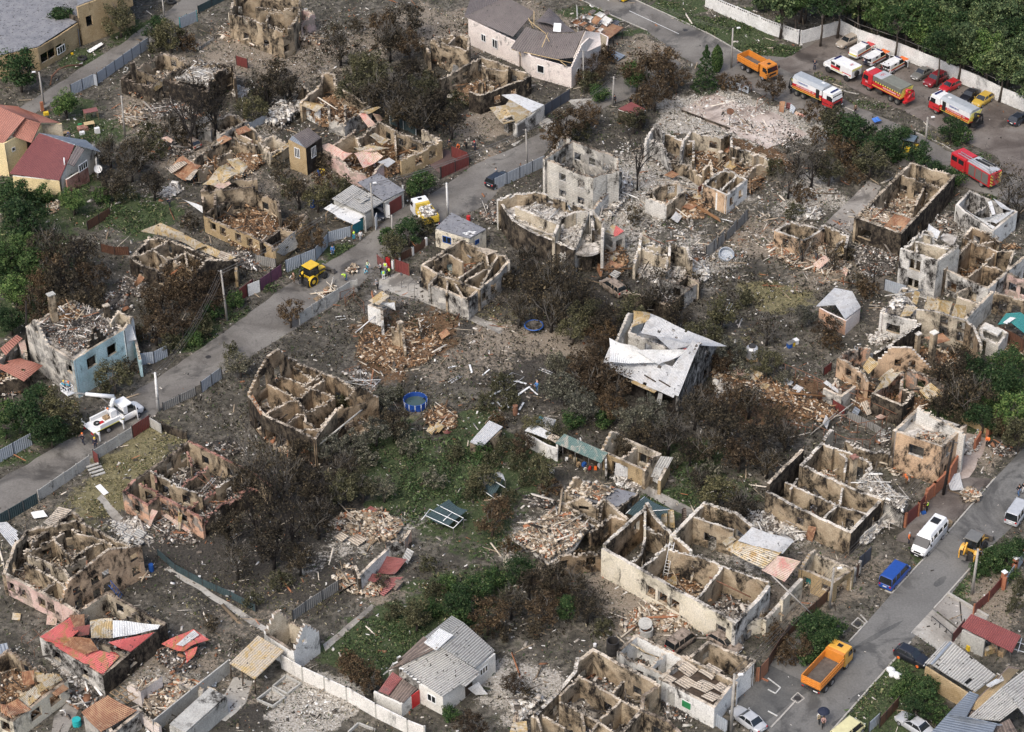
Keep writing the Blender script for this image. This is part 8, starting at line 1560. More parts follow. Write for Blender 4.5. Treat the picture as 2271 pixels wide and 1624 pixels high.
def ring_pool():
 tl(1,2);c=q(1415,350,0);e=empty('swimming_pool',c,0,'round blue frame pool with dirty water by the big brown ruin','pool');s=208/4/ppm(c)/2
 m=LM();m.lathe([(s-.02,0),(s,0),(s,.95),(s-.06,.98),(s-.06,.02)],n=36);pt(m,'pool_wall','blue_p',e);m=LM();m.lathe([(0,.42),(s-.05,.42)],n=36);pt(m,'water','water',e)
 m=LM();m.lathe([(s-.05,.96),(s-.05,1.02),(s+.05,1.02),(s+.05,.96),(s-.05,.96)],n=36);pt(m,'rim','blue_p',e)
 for k in range(12):
  a=k*PI/6;m=LM();m.tube([(s*1.02*cos(a),s*1.02*sin(a),0),(s*1.02*cos(a),s*1.02*sin(a),1.04)],.045,5);pt(m,'pool_leg','pwh',e)
ring_pool()
tl(2,1)
def torus(x,y,r,zz,label,m1,m2,name,cat):
 c=q(x,y,0);e=empty(name,c,0,label,cat);m=LM();m.lathe([(r-.1,zz),(r,zz+.08),(r+.1,zz),(r,zz-.08),(r-.1,zz)],n=28);pt(m,'ring',m1,e)
 if m2:m=LM();m.lathe([(0,zz-.1),(r-.1,zz)],n=24);pt(m,'bed',m2,e)
 for k in range(6):a=k*PI/3;m=LM();m.tube([(r*cos(a),r*sin(a),0),(r*cos(a),r*sin(a),zz+(1 if m2 else 0))],.03,4);pt(m,'leg','dst',e)
 return e
torus(195,1300,1.25,.7,'burnt round trampoline with blue rim under the tall burnt tree','blue','rubble_ash','trampoline','trampoline')
c=q(1895,660,0);e=empty('tipped_pool',c,0,'white and pale blue round pool tipped up by the slate fence','pool');m=LM();m.lathe([(1.1,0),(1.1,.7),(1,.72),(1,.05),(0,.05)],n=28);o=pt(m,'pool_shell','fgr',e,(0,0,.2));o.rotation_euler=(R(28),0,R(10))
c=q(2125,1560,0);e=empty('water_tank',c,0,'metal water tank with round dark lid right of the white block house','tank');m=LM();m.lathe([(0,0),(.75,0),(.75,1.3),(.8,1.3),(.8,1.45),(.6,1.7),(0,1.75)],n=20);pt(m,'tank','alu',e,(0,0,.3));m=LM();m.lathe([(0,2.05),(.5,2.05),(.5,2.15),(0,2.2)],n=16);pt(m,'lid','dst',e);box(e,'stand','wood',(0,0,.15),(1.5,1.5,.3))
tl(2,1)
for k,(x,y,m_,lab)in enumerate(((500,760,'yellow','yellow and red climbing frame by the round balcony'),)):
 p=q(x,y);e=empty('climbing_frame',p,0,lab,'frame')
 for dx in(-.9,.9):
  for dy in(-.5,.5):mm=LM();mm.tube([(dx,dy,0),(dx,dy,2)],.06,5);pt(mm,'leg',m_,e)
 mm=LM();
 for k2 in range(7):mm.tube([(.9,-.5,.2+.27*k2),(.4,-.6,.2+.27*k2)],.035,4)
 mm.tube([(.4,-.6,0),(.4,-.6,2)],.05,4);pt(mm,'ladder',m_,e);box(e,'top_platform','red',(0,0,2),(1.9,1.1,.08));box(e,'seat','blue',(0,.2,1),(1.2,.6,.08))
def ladder(a,b,label,w=.45,mat='alu'):
 A_,B_=q(*a),q(*b);d=(B_-A_);L=d.length;s=d.cross(zv(1));s=(s.normalized()if s.length>.1 else Vec((1,0,0)))*w/2;mb=MB()
 for k in(-1,1):mb.tube([A_+s*k,B_+s*k],.045,4)
 n=int(L/.35)
 for k in range(1,n):c=A_.lerp(B_,k/n);mb.tube([c-s,c+s],.03,4)
 tag(mb.mk('ladder',mat),label,'ladder')
tl(2,3);ladder((1360,240,.9),(1420,-60,4.4),'long white extension ladder leaning in the room of the yellow fronted ruin',.55,'wpt')
tl(1,2);ladder((1715,150,.08),(1820,85,.08),'short white ladder in the burnt garden');tl(2,2);ladder((245,25,.1),(370,75,.1),'grey ladder lying near the man in blue')
tl(2,1);ladder((1885,1190,.2),(1945,1065,1.6),'pale ladder propped in the dark orchard');tl(0,3);ladder((1090,440,.1),(970,300,2.4),'blue metal stair ladder behind the red roofed house',.8,'blue')
tl(3,1);ladder((2020,1240,.3),(2090,1090,2.8),'black metal stair by the teal roofed hut',1,'dst');tl(1,1);ladder((2060,980,.2),(2110,900,2.8),'wooden ladder at the grey wall of the ruin by the bend',.5,'wood')
tl(0,2);ladder((1790,1120,.3),(1900,1000,1.6),'grey ladder inside the red topped ruin',.5)
def bar(x,y,mat,label,r=.3,h=.9,open_=False):
 p=q(x,y);mb=LM();mb.lathe([(0,0),(r*.95,0),(r,h*.3),(r*.97,h*.34),(r,h*.66),(r*.97,h*.7),(r*.97,h)]+([(r*.85,h),(r*.85,h*.4),(0,h*.4)]if open_ else[(0,h)]),n=16);o=mb.mk('barrel',mat);o.location=p;tag(o,label,'barrel')
tl(1,1);bar(502,215,'blue','tall blue barrel in the garden left of the torn white canopy',.35,1.1);bar(1885,340,'red','red drum by the lodge roof');bar(1475,915,'black','black tub by the grey rendered ruin',.4,.7,True);bar(1288,820,'glass_light','clear bottle on the yard path',.1,.4)
tl(0,3);bar(1345,195,'blue','blue barrel right of the tall brown gable',.3,1);bar(685,1565,'teal','turquoise ball shaped tank at bottom left path',.5,.9)
tl(2,2);bar(348,985,'pwh','nearest white barrel in the dark garden',.28,.9,True);bar(328,925,'pwh','farther white barrel in the dark garden',.28,.7,True);bar(360,945,'pwh','small white barrel between the other two',.25,.6,True);bar(30,430,'rst','rusty brown stove barrel at the edge of the white scrap',.35,1.4)
tl(2,3);bar(893,925,'dst','large dark water barrel above the bottom ruin',.75,1.9,True);bar(735,865,'pwh','small white bucket left of the dark water barrel',.2,.4)
p=q(1190,760);e=empty('well',p,0,'round concrete well ring with broken lid in tan rubble','well');m=LM();m.lathe([(.75,0),(.8,0),(.8,1),(.68,1),(.68,.2),(0,.2)],n=22);pt(m,'ring','cnc',e);m=LM();m.lathe([(0,0),(.8,0),(.8,.12),(0,.13)],n=22);o=pt(m,'lid','cnc',e,(-.1,.5,1.2));o.rotation_euler=(R(20),0,0)
tl(1,0);bar(565,1555,'blue','blue drum in the dark garden below the brick tower',.35,.8);bar(585,1550,'yellow_box','pale yellow sack by the blue drum',.5,.8);bar(1610,830,'rst','round rusty concrete ring by the black bushes',.5,.6,True)
tl(3,1)
for k,(x,y,m_,lab)in enumerate(((190,1460,'blue','blue beehive box leftmost of the row in the orchard'),(215,1445,'yellow','yellow beehive box between the blue and white ones'),(245,1430,'pwh','white beehive box rightmost of the orchard row'))):
 p=q(x,y);e=empty('beehive',p,R(30),lab,'beehive','beehives in the dark orchard');box(e,'hive_box',m_,(0,0,.35),(.6,.6,.6),.02);box(e,'hive_lid','pwh'if k==2 else'gyp',(0,0,.72),(.68,.68,.1),.02)
tl(1,2)
for k,(a,b,w,lab)in enumerate((((1895,0),(1915,75),.25,'bent white plastic strip lying near the short ladder'),((2010,90),(2070,40),.22,'crooked white strip right of the bent one'),((2075,280),(2180,225),.3,'white window profile left of the pipe frame'),((2060,335),(2110,350),.3,'short white board left of the pipe frame'),((2135,325),(2185,375),.2,'slanted white strip below the pipe frame'),((2235,340),(2240,385),.2,'upright white strip at the centre of the scrap'),((2271,140),(2400,175),.25,'long white board at the top of the scrap'),((2320,270),(2430,200),.3,'wide white board pointing up right in the scrap'),((2430,200),(2500,265),.2,'thin white board meeting the wide one'),((2271,370),(2330,440),.25,'white board by the rusty stove barrel'),((1705,25),(1780,5),.2,'little white strips at the top of the burnt garden'),((2335,400),(2375,340),.25,'small white board with black marks'))):
 A_,B_=q(*a),q(*b);d=B_-A_;n=Vec((-d.y,d.x,0)).normalized()*w/2;mb=MB();mb.sh([A_-n+zv(.12),B_-n+zv(.2),B_+n+zv(.2),A_+n+zv(.12)],5,1,.08,0);tag(mb.mk('white_board','wpt'),lab,'board','white boards scattered in the burnt garden')
def frame(pts,label,mat='alu',r=.035,name='pipe_frame'):
 mb=MB()
 for l in pts:mb.tube([q(*p)for p in PS(l)],r,4)
 tag(mb.mk(name,mat),label,'frame')
frame(['2125,165,1 2271,60,1.8 2380,95,1.6 2225,215,1','2125,220,.1 2225,290,.1 2271,270,.1','2160,140,1.2 2300,120,1.2','2225,215,1 2225,330,0','2271,60,1.8 2271,130,0','2215,340,.1 2271,240,.9 2380,200,.6','2060,460,.1 2120,415,.1','2085,470,.1 2150,420,.1'],'bent grey greenhouse pipe frame lying among white boards')
frame(['760,140,2.6 1110,120,2.6 960,170,2.4 760,140,2.6','925,30,3.4 930,150,1','925,110,2.8 1060,190,2.2','850,110,2.6 980,130,2.6','1110,120,2.6 1030,195,2.2'],'silver tent like pole frame behind the right gable of the brown ruin')
tl(1,1);frame(['880,1330,.1 1130,1120,2'],'long pale pipe leaning from the white hut fragment','alu',.1);frame(['1350,960,0 1350,900,1.6 1400,855,1.6','1405,1040,0 1405,910,1.8 1465,880,1.8','1290,930,0 1290,870,1.5 1330,840,1.5'],'thin bent pergola poles along the concrete path','dst');frame(['705,1190,.1 785,1180,.1 795,1205,.1 715,1215,.1 705,1190,.1'],'white window frame in the burnt yard','wpt',.05)
tl(2,1);frame(['1860,320,1.8 1960,345,1.8','1900,340,0 1905,325,1.9','1410,430,2.4 1415,520,0'],'white T shaped clothes pole in the rubble garden','wpt',.05)
tl(3,2);frame(['375,610,.2 600,420,1.6','530,500,.6 755,330,2.6','450,560,.4 530,470,1.8'],'long pale poles leaning over the dark garden by the maroon sheets','post',.07)
tl(0,3);frame(['190,780,1.2 380,650,1.2 450,740,1.2 300,900,1.2 190,780,1.2','240,840,1.2 420,700,1.2','300,710,1.2 380,800,1.2','300,900,1.2 310,970,0','190,780,1.2 195,850,0'],'dark pergola frame left of the red roofed house','rst');frame(['975,1275,1.4 1090,1190,1.6 1245,1300,1.4 1130,1370,1.2 975,1275,1.4','1015,1245,1.4 1170,1350,1.3','1060,1215,1.5 1210,1320,1.4','1030,1310,1.3 1150,1230,1.5','1080,1340,1.3 1200,1265,1.5'],'tan wooden lattice frame by the pink outbuilding wall','wood',.06)
tl(2,3);frame(['1435,1490,.1 1470,1435,.1 1570,1480,.1 1540,1525,.1 1435,1490,.1'],'grey metal frame in front of the white garage','alu',.06)
tl(3,3,.4398);frame(['825,365,0 827,340,.9 905,405,.9 940,440,.9','865,398,0 867,375,.9','898,425,0 900,403,.9','930,450,0 930,435,.9'],'black handrail along the brick forecourt','black',.045)
frame(['1265,470,.3 1330,500,.3','1240,505,.3 1320,530,.3','1280,450,.5 1260,520,.3'],'white pipes at the right edge by the maroon roof','wpt',.05)
tl(0,2);mb=MB();mb.sh([q(845,1070,.1),q(890,1048,.15),q(965,1125,.15),q(920,1148,.1)],4,4,.03,0);tag(mb.mk('door_panel','pwh'),'white and tan door panel on the dry grass','door')
tl(0,2);mb=MB();mb.sh([q(275,1305,.6),q(380,1275,.9),q(420,1330,.7),q(300,1350,.5)],4,4,.2,0);tag(mb.mk('white_scrap','pwh'),'white appliance scrap by the mesh fence','scrap')
tl(0,3)
mb=MB();mb.sh([q(1435,850,1.2),q(1720,720,2.2),q(1860,800,2.2),q(1640,920,1.2)],10,8,.35,.2);e=empty('fallen_roof',q(1640,880),0,'crumpled coral red roof piece fallen on the burnt bushes','roof sheet');mb.mk('red_sheet','m_red',e);mb=MB();mb.sh([q(1640,910,1),q(1760,870,1.7),q(1720,960,1),q(1655,1015,.3)],6,6,.2,.1);mb.mk('red_sheet','m_red',e);mb=MB();mb.sh([q(1560,850,1.9),q(1720,720,2.6),q(1765,760,2.5),q(1620,860,1.9)],6,4,.15,0);mb.mk('pale_sheet','sil',e)
tl(0,3);
for k,(x,y,w_,m_,lab)in enumerate(((2040,400,80,'slate','square of grey slate roofing on the lower left garden'),(1890,1200,70,'blg','grey solar panel leaning at the concrete shed'),(145,605,80,'gol','yellow tan sheet in the dry yard at the left edge'),(460,640,100,'pkr','pinkish sheet between the pink wall and the red roof'))):
 if not m_:continue
 mb=MB();mb.sh([q(x-w_/2,y+w_*.3,.2),q(x-w_*.4,y-w_*.5,.3),q(x+w_/2,y-w_*.4,.3),q(x+w_*.4,y+w_*.4,.2)],4,4,.06,0);tag(mb.mk('sheet',m_),lab,'sheet')
tl(0,0)
frame(['1095,635,.5 1110,595,1.4 1135,605,1.4 1120,640,.5 1095,635,.5'],'white window frame standing in the grass by the pale fence','wpt',.06)
p=q(600,640,.6);mb=MB();mb.tube([q(445,755,.2),q(460,680,1.2),q(520,615,1.2),(q(600,585,1)),q(730,575,.3)],.16,6);tag(mb.mk('curved_pipe','rst'),'long curved orange rusty pipe by the top left lane','pipe')
mb=MB();mb.sh([q(770,450,.2),q(900,380,.5),q(920,395,.5),q(800,470,.2)],6,3,.1,.1);tag(mb.mk('white_boat_shell','pwh'),'long white shell by the brick building','scrap')
for k,(x,y)in enumerate(((730,530),(1520,30))):
 p=q(x,y);mb=LM();mb.lathe([(.5,0),(.8,.15),(.8,.35),(.5,.5),(.42,.25),(.5,0)],n=20);o=mb.mk('tyre','rubber');o.location=p;tag(o,['stacked black tyre in front of the brick building','black tyre at the top end of the left lane'][k],'tyre')
def table(x,y,top,label,w=1.6,d=1,h=.75):
 p=q(x,y);e=empty('garden_table',p,R(20),label,'table');box(e,'table_top',top,(0,0,h),(w,d,.06),.01)
 for sx in(-1,1):
  for sy in(-1,1):box(e,'leg','wood',(sx*(w/2-.1),sy*(d/2-.1),h/2),(.07,.07,h),0)
table(812,1060,'dkr','dark red garden table or awning above the yard clutter',2.2,1.3,1.6);table(795,1130,'nwd','pale table crowded with green bowls in the yard');table(580,1200,'wood','low brown bench near the man with the blue cap',1.4,.8,.5)
for k,(x,y,m_,w_,h_,lab)in enumerate(((865,1180,'pwh',.8,.9,'white washing machine on the lawn'),(730,1190,'pwh',.8,.4,'white basin left of the washing machine'),(710,1115,'green',.6,.3,'green bowl pile on the yard table'),(735,1150,'rtp',1.6,.5,'brown sofa frame covered with white cloth'),(410,1020,'yellow',.8,.5,'yellow tarp bundle by the brick gate post'),(378,985,'brr',.5,1.6,'red brick gate post at the left lane'),(640,485,'case_yellow',.4,.3,'yellow tub by the large tree trunk'))):
 mb=MB();p=q(x,y);mb.box((p.x,p.y,h_/2),(w_,w_*.75,h_),.4,taper=.06);tag(mb.mk('gate_post'if'post'in lab else'yard_object',m_),lab,'post'if'post'in lab else'yard item')
tl(3,3,.4398)
for k,(x,y)in enumerate(((612,620),(622,640),(640,648),(655,655))):
 p=q(x,y);me=LM();me.lathe([(0,0),(.35,.05),(.45,.3),(.3,.6),(.12,.7),(0,.68)],n=10);o=me.mk('white_sack','pwh');o.location=p;o.rotation_euler=(.3*k,.5-.3*k,k);o.scale=(1.3,.9,1);tag(o,['uppermost white sack on the verge','second white sack from the top on the verge','third white sack from the top on the verge','lowest tan stained white sack on the verge'][k],'sack','white sacks on the grass verge')
for k,(x,y,lab)in enumerate(((1240,78,'brick gate pillar uppermost at the right garden'),(1183,150,'brick gate pillar lower at the right garden'))):
 p=q(x,y+40);e=empty('gate_pillar',p,R(35),lab,'pillar');box(e,'pillar_shaft','brr',(0,0,1.1),(.5,.5,2.2),.01);box(e,'cap','pwh',(0,0,2.25),(.6,.6,.1),.01)
tl(3,2);
for k,(x,y,r_,m_)in enumerate(((1795,1170,.9,'tan'),)):heap([Vec((q(x,y).x+1.3*cos(a),q(x,y).y+1.3*sin(a),0))for a in np.linspace(0,2*PI,14)[:-1]],'tan',0,.5,14,.3,None,'debris_pile')
heap([q(a,b)for a,b in((1960,720),(2080,670),(2170,740),(2200,790),(2090,820),(1990,780))],'ash',0,.35,8,.3,None,'debris_pile')
mb=MB();mb.sh([q(1590,990,.3),q(1700,955,.4),q(1740,1110,.2),(q(1620,1115,.15))],6,6,.12,.1);tag(mb.mk('bent_sheet','mw'),'twisted white and grey sheet on the apron by the leaning pole','sheet')
p=q(1597,1410);mb=LM();mb.lathe([(0,.1),(.3,.1),(.35,.5),(.5,.5),(.5,0)],n=14);o=mb.mk('stone_ring','tan');o.location=p;tag(o,'small tan stone ring on the apron behind the minibus','ring')
for k,(x,y,lab)in enumerate(((1380,1310,'blue dustpan by the maroon gate'),(1345,1315,'white bottle by the maroon gate'))):
 mb=MB();p=q(x,y);mb.box((p.x,p.y,.15),(.5 if k==0 else .2,.4 if k==0 else .2,.3),.4);tag(mb.mk('tool',['blue','pwh'][k]),lab,'tool')
for k,(a,b)in enumerate((((1370,1300,.1),(1378,1240,1.4)),((1388,1300,.1),(1376,1235,1.4)))):
 mb=MB();mb.tube([q(*a),q(*b)],.03,4);tag(mb.mk('broom','wood'),['left broom on the maroon gate','right shovel on the maroon gate'][k],'broom')
tl(3,0);mb=MB();mb.sh([q(920,1060,.4),q(975,1035,.7),q(1010,1075,.5),q(950,1100,.4)],6,6,.2,.1);tag(mb.mk('blue_tarp','tarp_blue'),'bright blue tarp in the bushes below the red crane truck','tarp')
tl(3,0)
for k,(a,m_,lab)in enumerate(((((100,990,.1),(110,895,1.8),(160,900,1.8),(140,1000,.1)),'rus','rusty sheet leaning left of the maroon one by the road'),(((160,960,.2),(165,910,1.2),(210,915,1.2),(200,970,.2)),'fma','maroon sheet standing by the ash floor'),(((200,990,.2),(205,920,1.4),(250,960,1),(230,1010,.2)),'fgr','pale sheet right of the maroon one'),(((230,1010,.1),(250,985,.5),(340,1030,.4),(320,1045,.1)),'pkr','long fallen pink and white sheet by the ash floor'))):
 mb=MB();mb.sh([q(*p)for p in a],5,5,.15,.1);tag(mb.mk('scrap_sheet',m_),lab,'sheet')
tl(2,0)
for k,(a,m_,lab)in enumerate(((((1875,760,.2),(1885,705,1.4),(2000,735,1.4),(1990,790,.2)),'fgr','pale blue fence panel behind the ash floor'),(((1990,790,.2),(2000,735,1.3),(2100,770,1.3),(2095,830,.2)),'fgr','second pale panel right of the one'),(((870,480,.1),(880,440,.4),(1010,495,.4),(940,545,.1)),'blg','grey slab lying behind the olive tree by the side road'))):
 mb=MB();mb.sh([q(*p)for p in a],5,5,.1,.05);tag(mb.mk('scrap_sheet',m_),lab,'sheet')
for k,(pp)in enumerate(([(2040,860,0),(2035,770,1.8),(2120,730,1.8),(2125,820,0)],[(2160,1000,.2),(2180,880,1.6),(2260,840,1.4)],[(2170,960,.2),(2271,880,1.5),(2290,990,.2)])):
 frame([pp],['rusty red pipe frame behind the ash floor','tangled pinkish pipes right of the ash floor','second tangled pipe loop right of the ash floor'][k],'rst',.06)
p=q(1930,1110);e=empty('basketball_board',p,0,'rusty round plate on a thin post above the brown wall','board');mm=LM();mm.tube([(0,0,0),(0,0,2.4)],.04,5);pt(mm,'post','dst',e);mm=LM();mm.lathe([(0,-.03),(.55,-.03),(.55,.03),(0,.03)],n=18,axis='Y');pt(mm,'plate','rst',e,(0,0,2.4))
tl(2,0)
mb=MB()
for a,b in((q(1505,990),q(1930,1150)),):d=b-a;c=(a+b)/2;mb.box((c.x,c.y,.15),(d.length,.2,.3),atan2(d.y,d.x))
o=mb.mk('foundation_edge','dark');o['kind']='structure'
tl(1,1);
heap([q(a,b)for a,b in((790,790),(880,740),(920,770),(900,810),(820,820))],'tan',0,.6,10,.3,None,'debris_pile');heap([q(a,b)for a,b in((520,1040),(620,950),(700,910),(720,940),(600,1020),(540,1050))],'tan',0,.5,9,.3,None,'debris_pile')
heap([q(a,b)for a,b in((1980,260),(2120,180),(2150,330),(2100,400),(2000,330))],'ash',0,.8,8,.3,None,'debris_pile')
tl(2,1)
for pp,m_,hh in(('740,190 830,60 960,-80 1060,-20 1060,120 960,240 880,330 780,300','white',.9),('820,620 950,560 1040,680 980,820 850,840 740,700','rust',.6),('1560,800 1620,700 1740,740 1760,860 1700,900','white',.5),('1480,180 1650,90 1780,190 1700,330 1480,330','rust',.4),('1590,560 1750,600 1730,700 1600,690','ash',.5)):heap([q(*p)for p in PS(pp)],m_,0,hh,7,.34,None,'debris_pile')
for a in((1450,190,90,90,'sil','corrugated silver sheet below the white cornered house'),(1460,300,100,110,'sil','striped silver sheet below the first one'),(1580,210,140,60,'rus','rust striped sheet right of the silver ones'),(1650,130,120,40,'gol','golden sheet by the dark red shed side'),(1530,180,60,70,'gol','small gold sheet between the silver sheets'),(780,750,60,190,'rus','long folded brown sheet below the round balcony'),(900,740,190,110,'rus','wide rusty sheet pile below the round balcony'),(920,810,110,80,'slate','grey bent sheet at the lower end of the rusty pile'),(900,670,80,60,'gol','gold crumpled sheet by the little hut'),(1690,700,50,40,'sil','little silver sheet by the tipped pool'),(1730,790,60,40,'sil','silver scrap below the tipped pool')):scp(*a)
tl(3,1)
hps(('0,560 60,530 330,620 560,640 740,740 720,830 540,830 200,750 0,640','tan',.7,7),('240,280 330,230 450,230 480,330 340,340 220,330','white',.8,8),('760,580 1000,560 1160,640 1100,830 860,840 760,720','ash',.4,6),('870,1380 1000,1340 1110,1400 960,1460 890,1430','white',.6,9),('480,540 640,600 600,680 440,640','tan',.6,7),('1420,960 1640,980 1700,1010 1560,1010','ash',.4,8),('1480,300 1700,260 1700,440 1500,460','ash',.4,5),('2060,540 2240,560 2240,600 2080,590','rust',.4,5),('2000,1480 2271,1380 2330,1560 2100,1600','rust',.4,4))
tl(3,2)
hps(('-560,-40 -440,-50 -100,100 330,240 560,330 640,420 500,520 330,470 60,330 -230,240 -520,110','rust',.5,6),('760,200 930,230 930,420 760,400','rust',.4,6),('1040,900 1180,850 1300,950 1290,1000 1100,980','tan',.4,7),('1740,700 1830,620 1900,700 1830,780 1740,800','white',.4,9),('960,700 1080,560 1100,650 1040,760','ash',.4,7))
for a in((-250,60,160,90,'pkr','white and red patched sheet by the water tank'),(-130,80,180,120,'gol','golden sheet right of the water tank'),(-30,180,90,60,'gol','orange gold sheet in the rusty debris'),(160,150,130,120,'sil','ribbed pale sheets leaning in a row behind the rusty debris'),(260,200,110,80,'sil','second ribbed pale sheet right of the row'),(520,500,60,130,'sil','tall silver scrap by the leaning poles'),(780,400,80,80,'blg','pale blue crumpled sheet right of the maroon panel'),(1010,458,120,30,'pkr','small pink sheet by the white stained wall'),(860,-20+60,60,40,'gol','gold scrap before the ochre ruin'),(1010,600,110,60,'slate','fallen slate at the left foot of the apricot ruin')):scp(*a)
tl(0,0)
hps(('1040,1060 1150,950 1250,980 1300,1070 1180,1150 1060,1110','tan',.7,7),('1280,960 1500,880 1720,960 1800,1040 1600,1090 1340,1060','ash',.3,5),('1380,1290 1560,1280 1720,1360 1600,1420 1400,1360','ash',.5,5),('1930,290 2271,330 2271,400 2000,380','tan',.5,7),('2090,760 2230,810 2150,880 2050,860','white',.3,4))
tl(0,1)
hps(('1380,100 1560,0 1640,60 1500,160','white',.3,5),('1020,880 1200,820 1330,930 1240,1040 1060,980','ash',.4,4),('830,1010 1100,970 1200,1150 900,1130','ash',.4,4),('1950,640 2250,600 2330,800 2100,760','ash',.4,5),('400,200 560,160 520,260 420,300','tan',.3,4))
tl(0,2)
hps(('-60,170 60,120 160,200 130,300 -60,300','ash',.6,6),('1000,1400 1190,1350 1320,1430 1330,1580 1120,1590 990,1480','white',.4,6),('1440,1340 1700,1500 1750,1580 1500,1600 1380,1480','ash',.4,6),('1800,700 2100,680 2200,780 1980,820','ash',.3,4))
for k,(x,y,w_)in enumerate(((1080,1440,110),(1130,1510,100),(1240,1490,130),(1230,1560,110),(1010,1410,60))):
 mb=MB();mb.sh([q(x-w_/2,y+w_*.1,.4),q(x-w_*.1,y-w_*.35,.8),q(x+w_/2,y-w_*.05,.7),q(x+w_*.1,y+w_*.35,.3)],5,5,.1,0);tag(mb.mk('slate_sheet','slate'),['topmost grey slate sheet below the orange rendered ruin','grey slate sheet left of the widest one','widest grey slate sheet below the orange rendered ruin','lowest grey slate sheet below the orange rendered ruin','small slate leftmost below the orange rendered ruin'][k],'sheet','fallen slate sheets')
tl(1,2)
hps(('1480,430 1640,370 1790,430 1780,560 1600,620 1500,520','rust',.5,7),('750,60 950,30 1100,150 1060,260 980,240','ash',.5,5))
for a in((1560,570,90,90,'gol','gold sheet standing left in the small rust pile'),(1620,550,120,110,'gol','folded gold sheet at the right of the small rust pile'),(1700,590,80,40,'dkr','dark red scrap below the folded gold sheet'),(1700,455,130,30,'rus','brown beam sheet on top of the small rust pile')):scp(*a)
tl(2,2)
hps(('860,1000 1060,1010 1180,1050 1100,1130 940,1080','white',.4,7),('100,1180 260,1130 400,1220 330,1290 150,1270','ash',.6,6),('1780,100 1960,120 1900,280 1800,330','white',.3,4))
tl(2,3)
hps(('960,640 1080,540 1280,480 1620,640 1560,780 1360,740 1180,720 1000,740','tan',.4,8),('1680,700 1900,790 2050,900 1800,830','ash',.3,6),('1330,1330 1600,1430 1560,1560 1330,1500','ash',.2,6),('2100,480 2271,520 2271,640 2130,620','tan',.3,5))
tl(0,3)
hps(('430,900 700,1000 900,1230 700,1250 480,1080','white',.3,5),('1380,880 1700,960 1780,1060 1560,1130 1400,1020','ash',.4,6),('560,1280 900,1250 960,1320 800,1450 600,1400','ash',.3,6),('1180,200 1320,180 1330,260 1190,300','tan',.4,6))
for nm,c in(('skin',(.50,.30,.21)),('cnv',(.015,.02,.04)),('cbl',(.012,.012,.013)),('cgr',(.30,.30,.30)),('cwt',(.62,.62,.60)),('cje',(.06,.12,.24)),('cl_blue',(.06,.20,.45)),('cl_cyan',(.05,.36,.50)),('cbr',(.16,.11,.07)),('cor',(.80,.20,.05)),('hair',(.05,.035,.025)),('cl_pattern',(.35,.22,.20))):flat(nm,c,.85,var=.25,sc=9)
def skm(par,name,mat,nodes,edges,rad,root=0):
 me=bpy.data.meshes.new(name);me.from_pydata(nodes,edges,[]);me.materials.append(M[mat]);o=bpy.data.objects.new(name,me);COL.objects.link(o);o.parent=par
 m=o.modifiers.new('skin','SKIN');m.use_smooth_shade=True;sv=me.skin_vertices[0].data
 for i,r in enumerate(rad):sv[i].radius=(r,r)if not hasattr(r,'__len__')else r;sv[i].use_root=(i==root)
 s=o.modifiers.new('subdivision','SUBSURF');s.levels=1;s.render_levels=1;return o
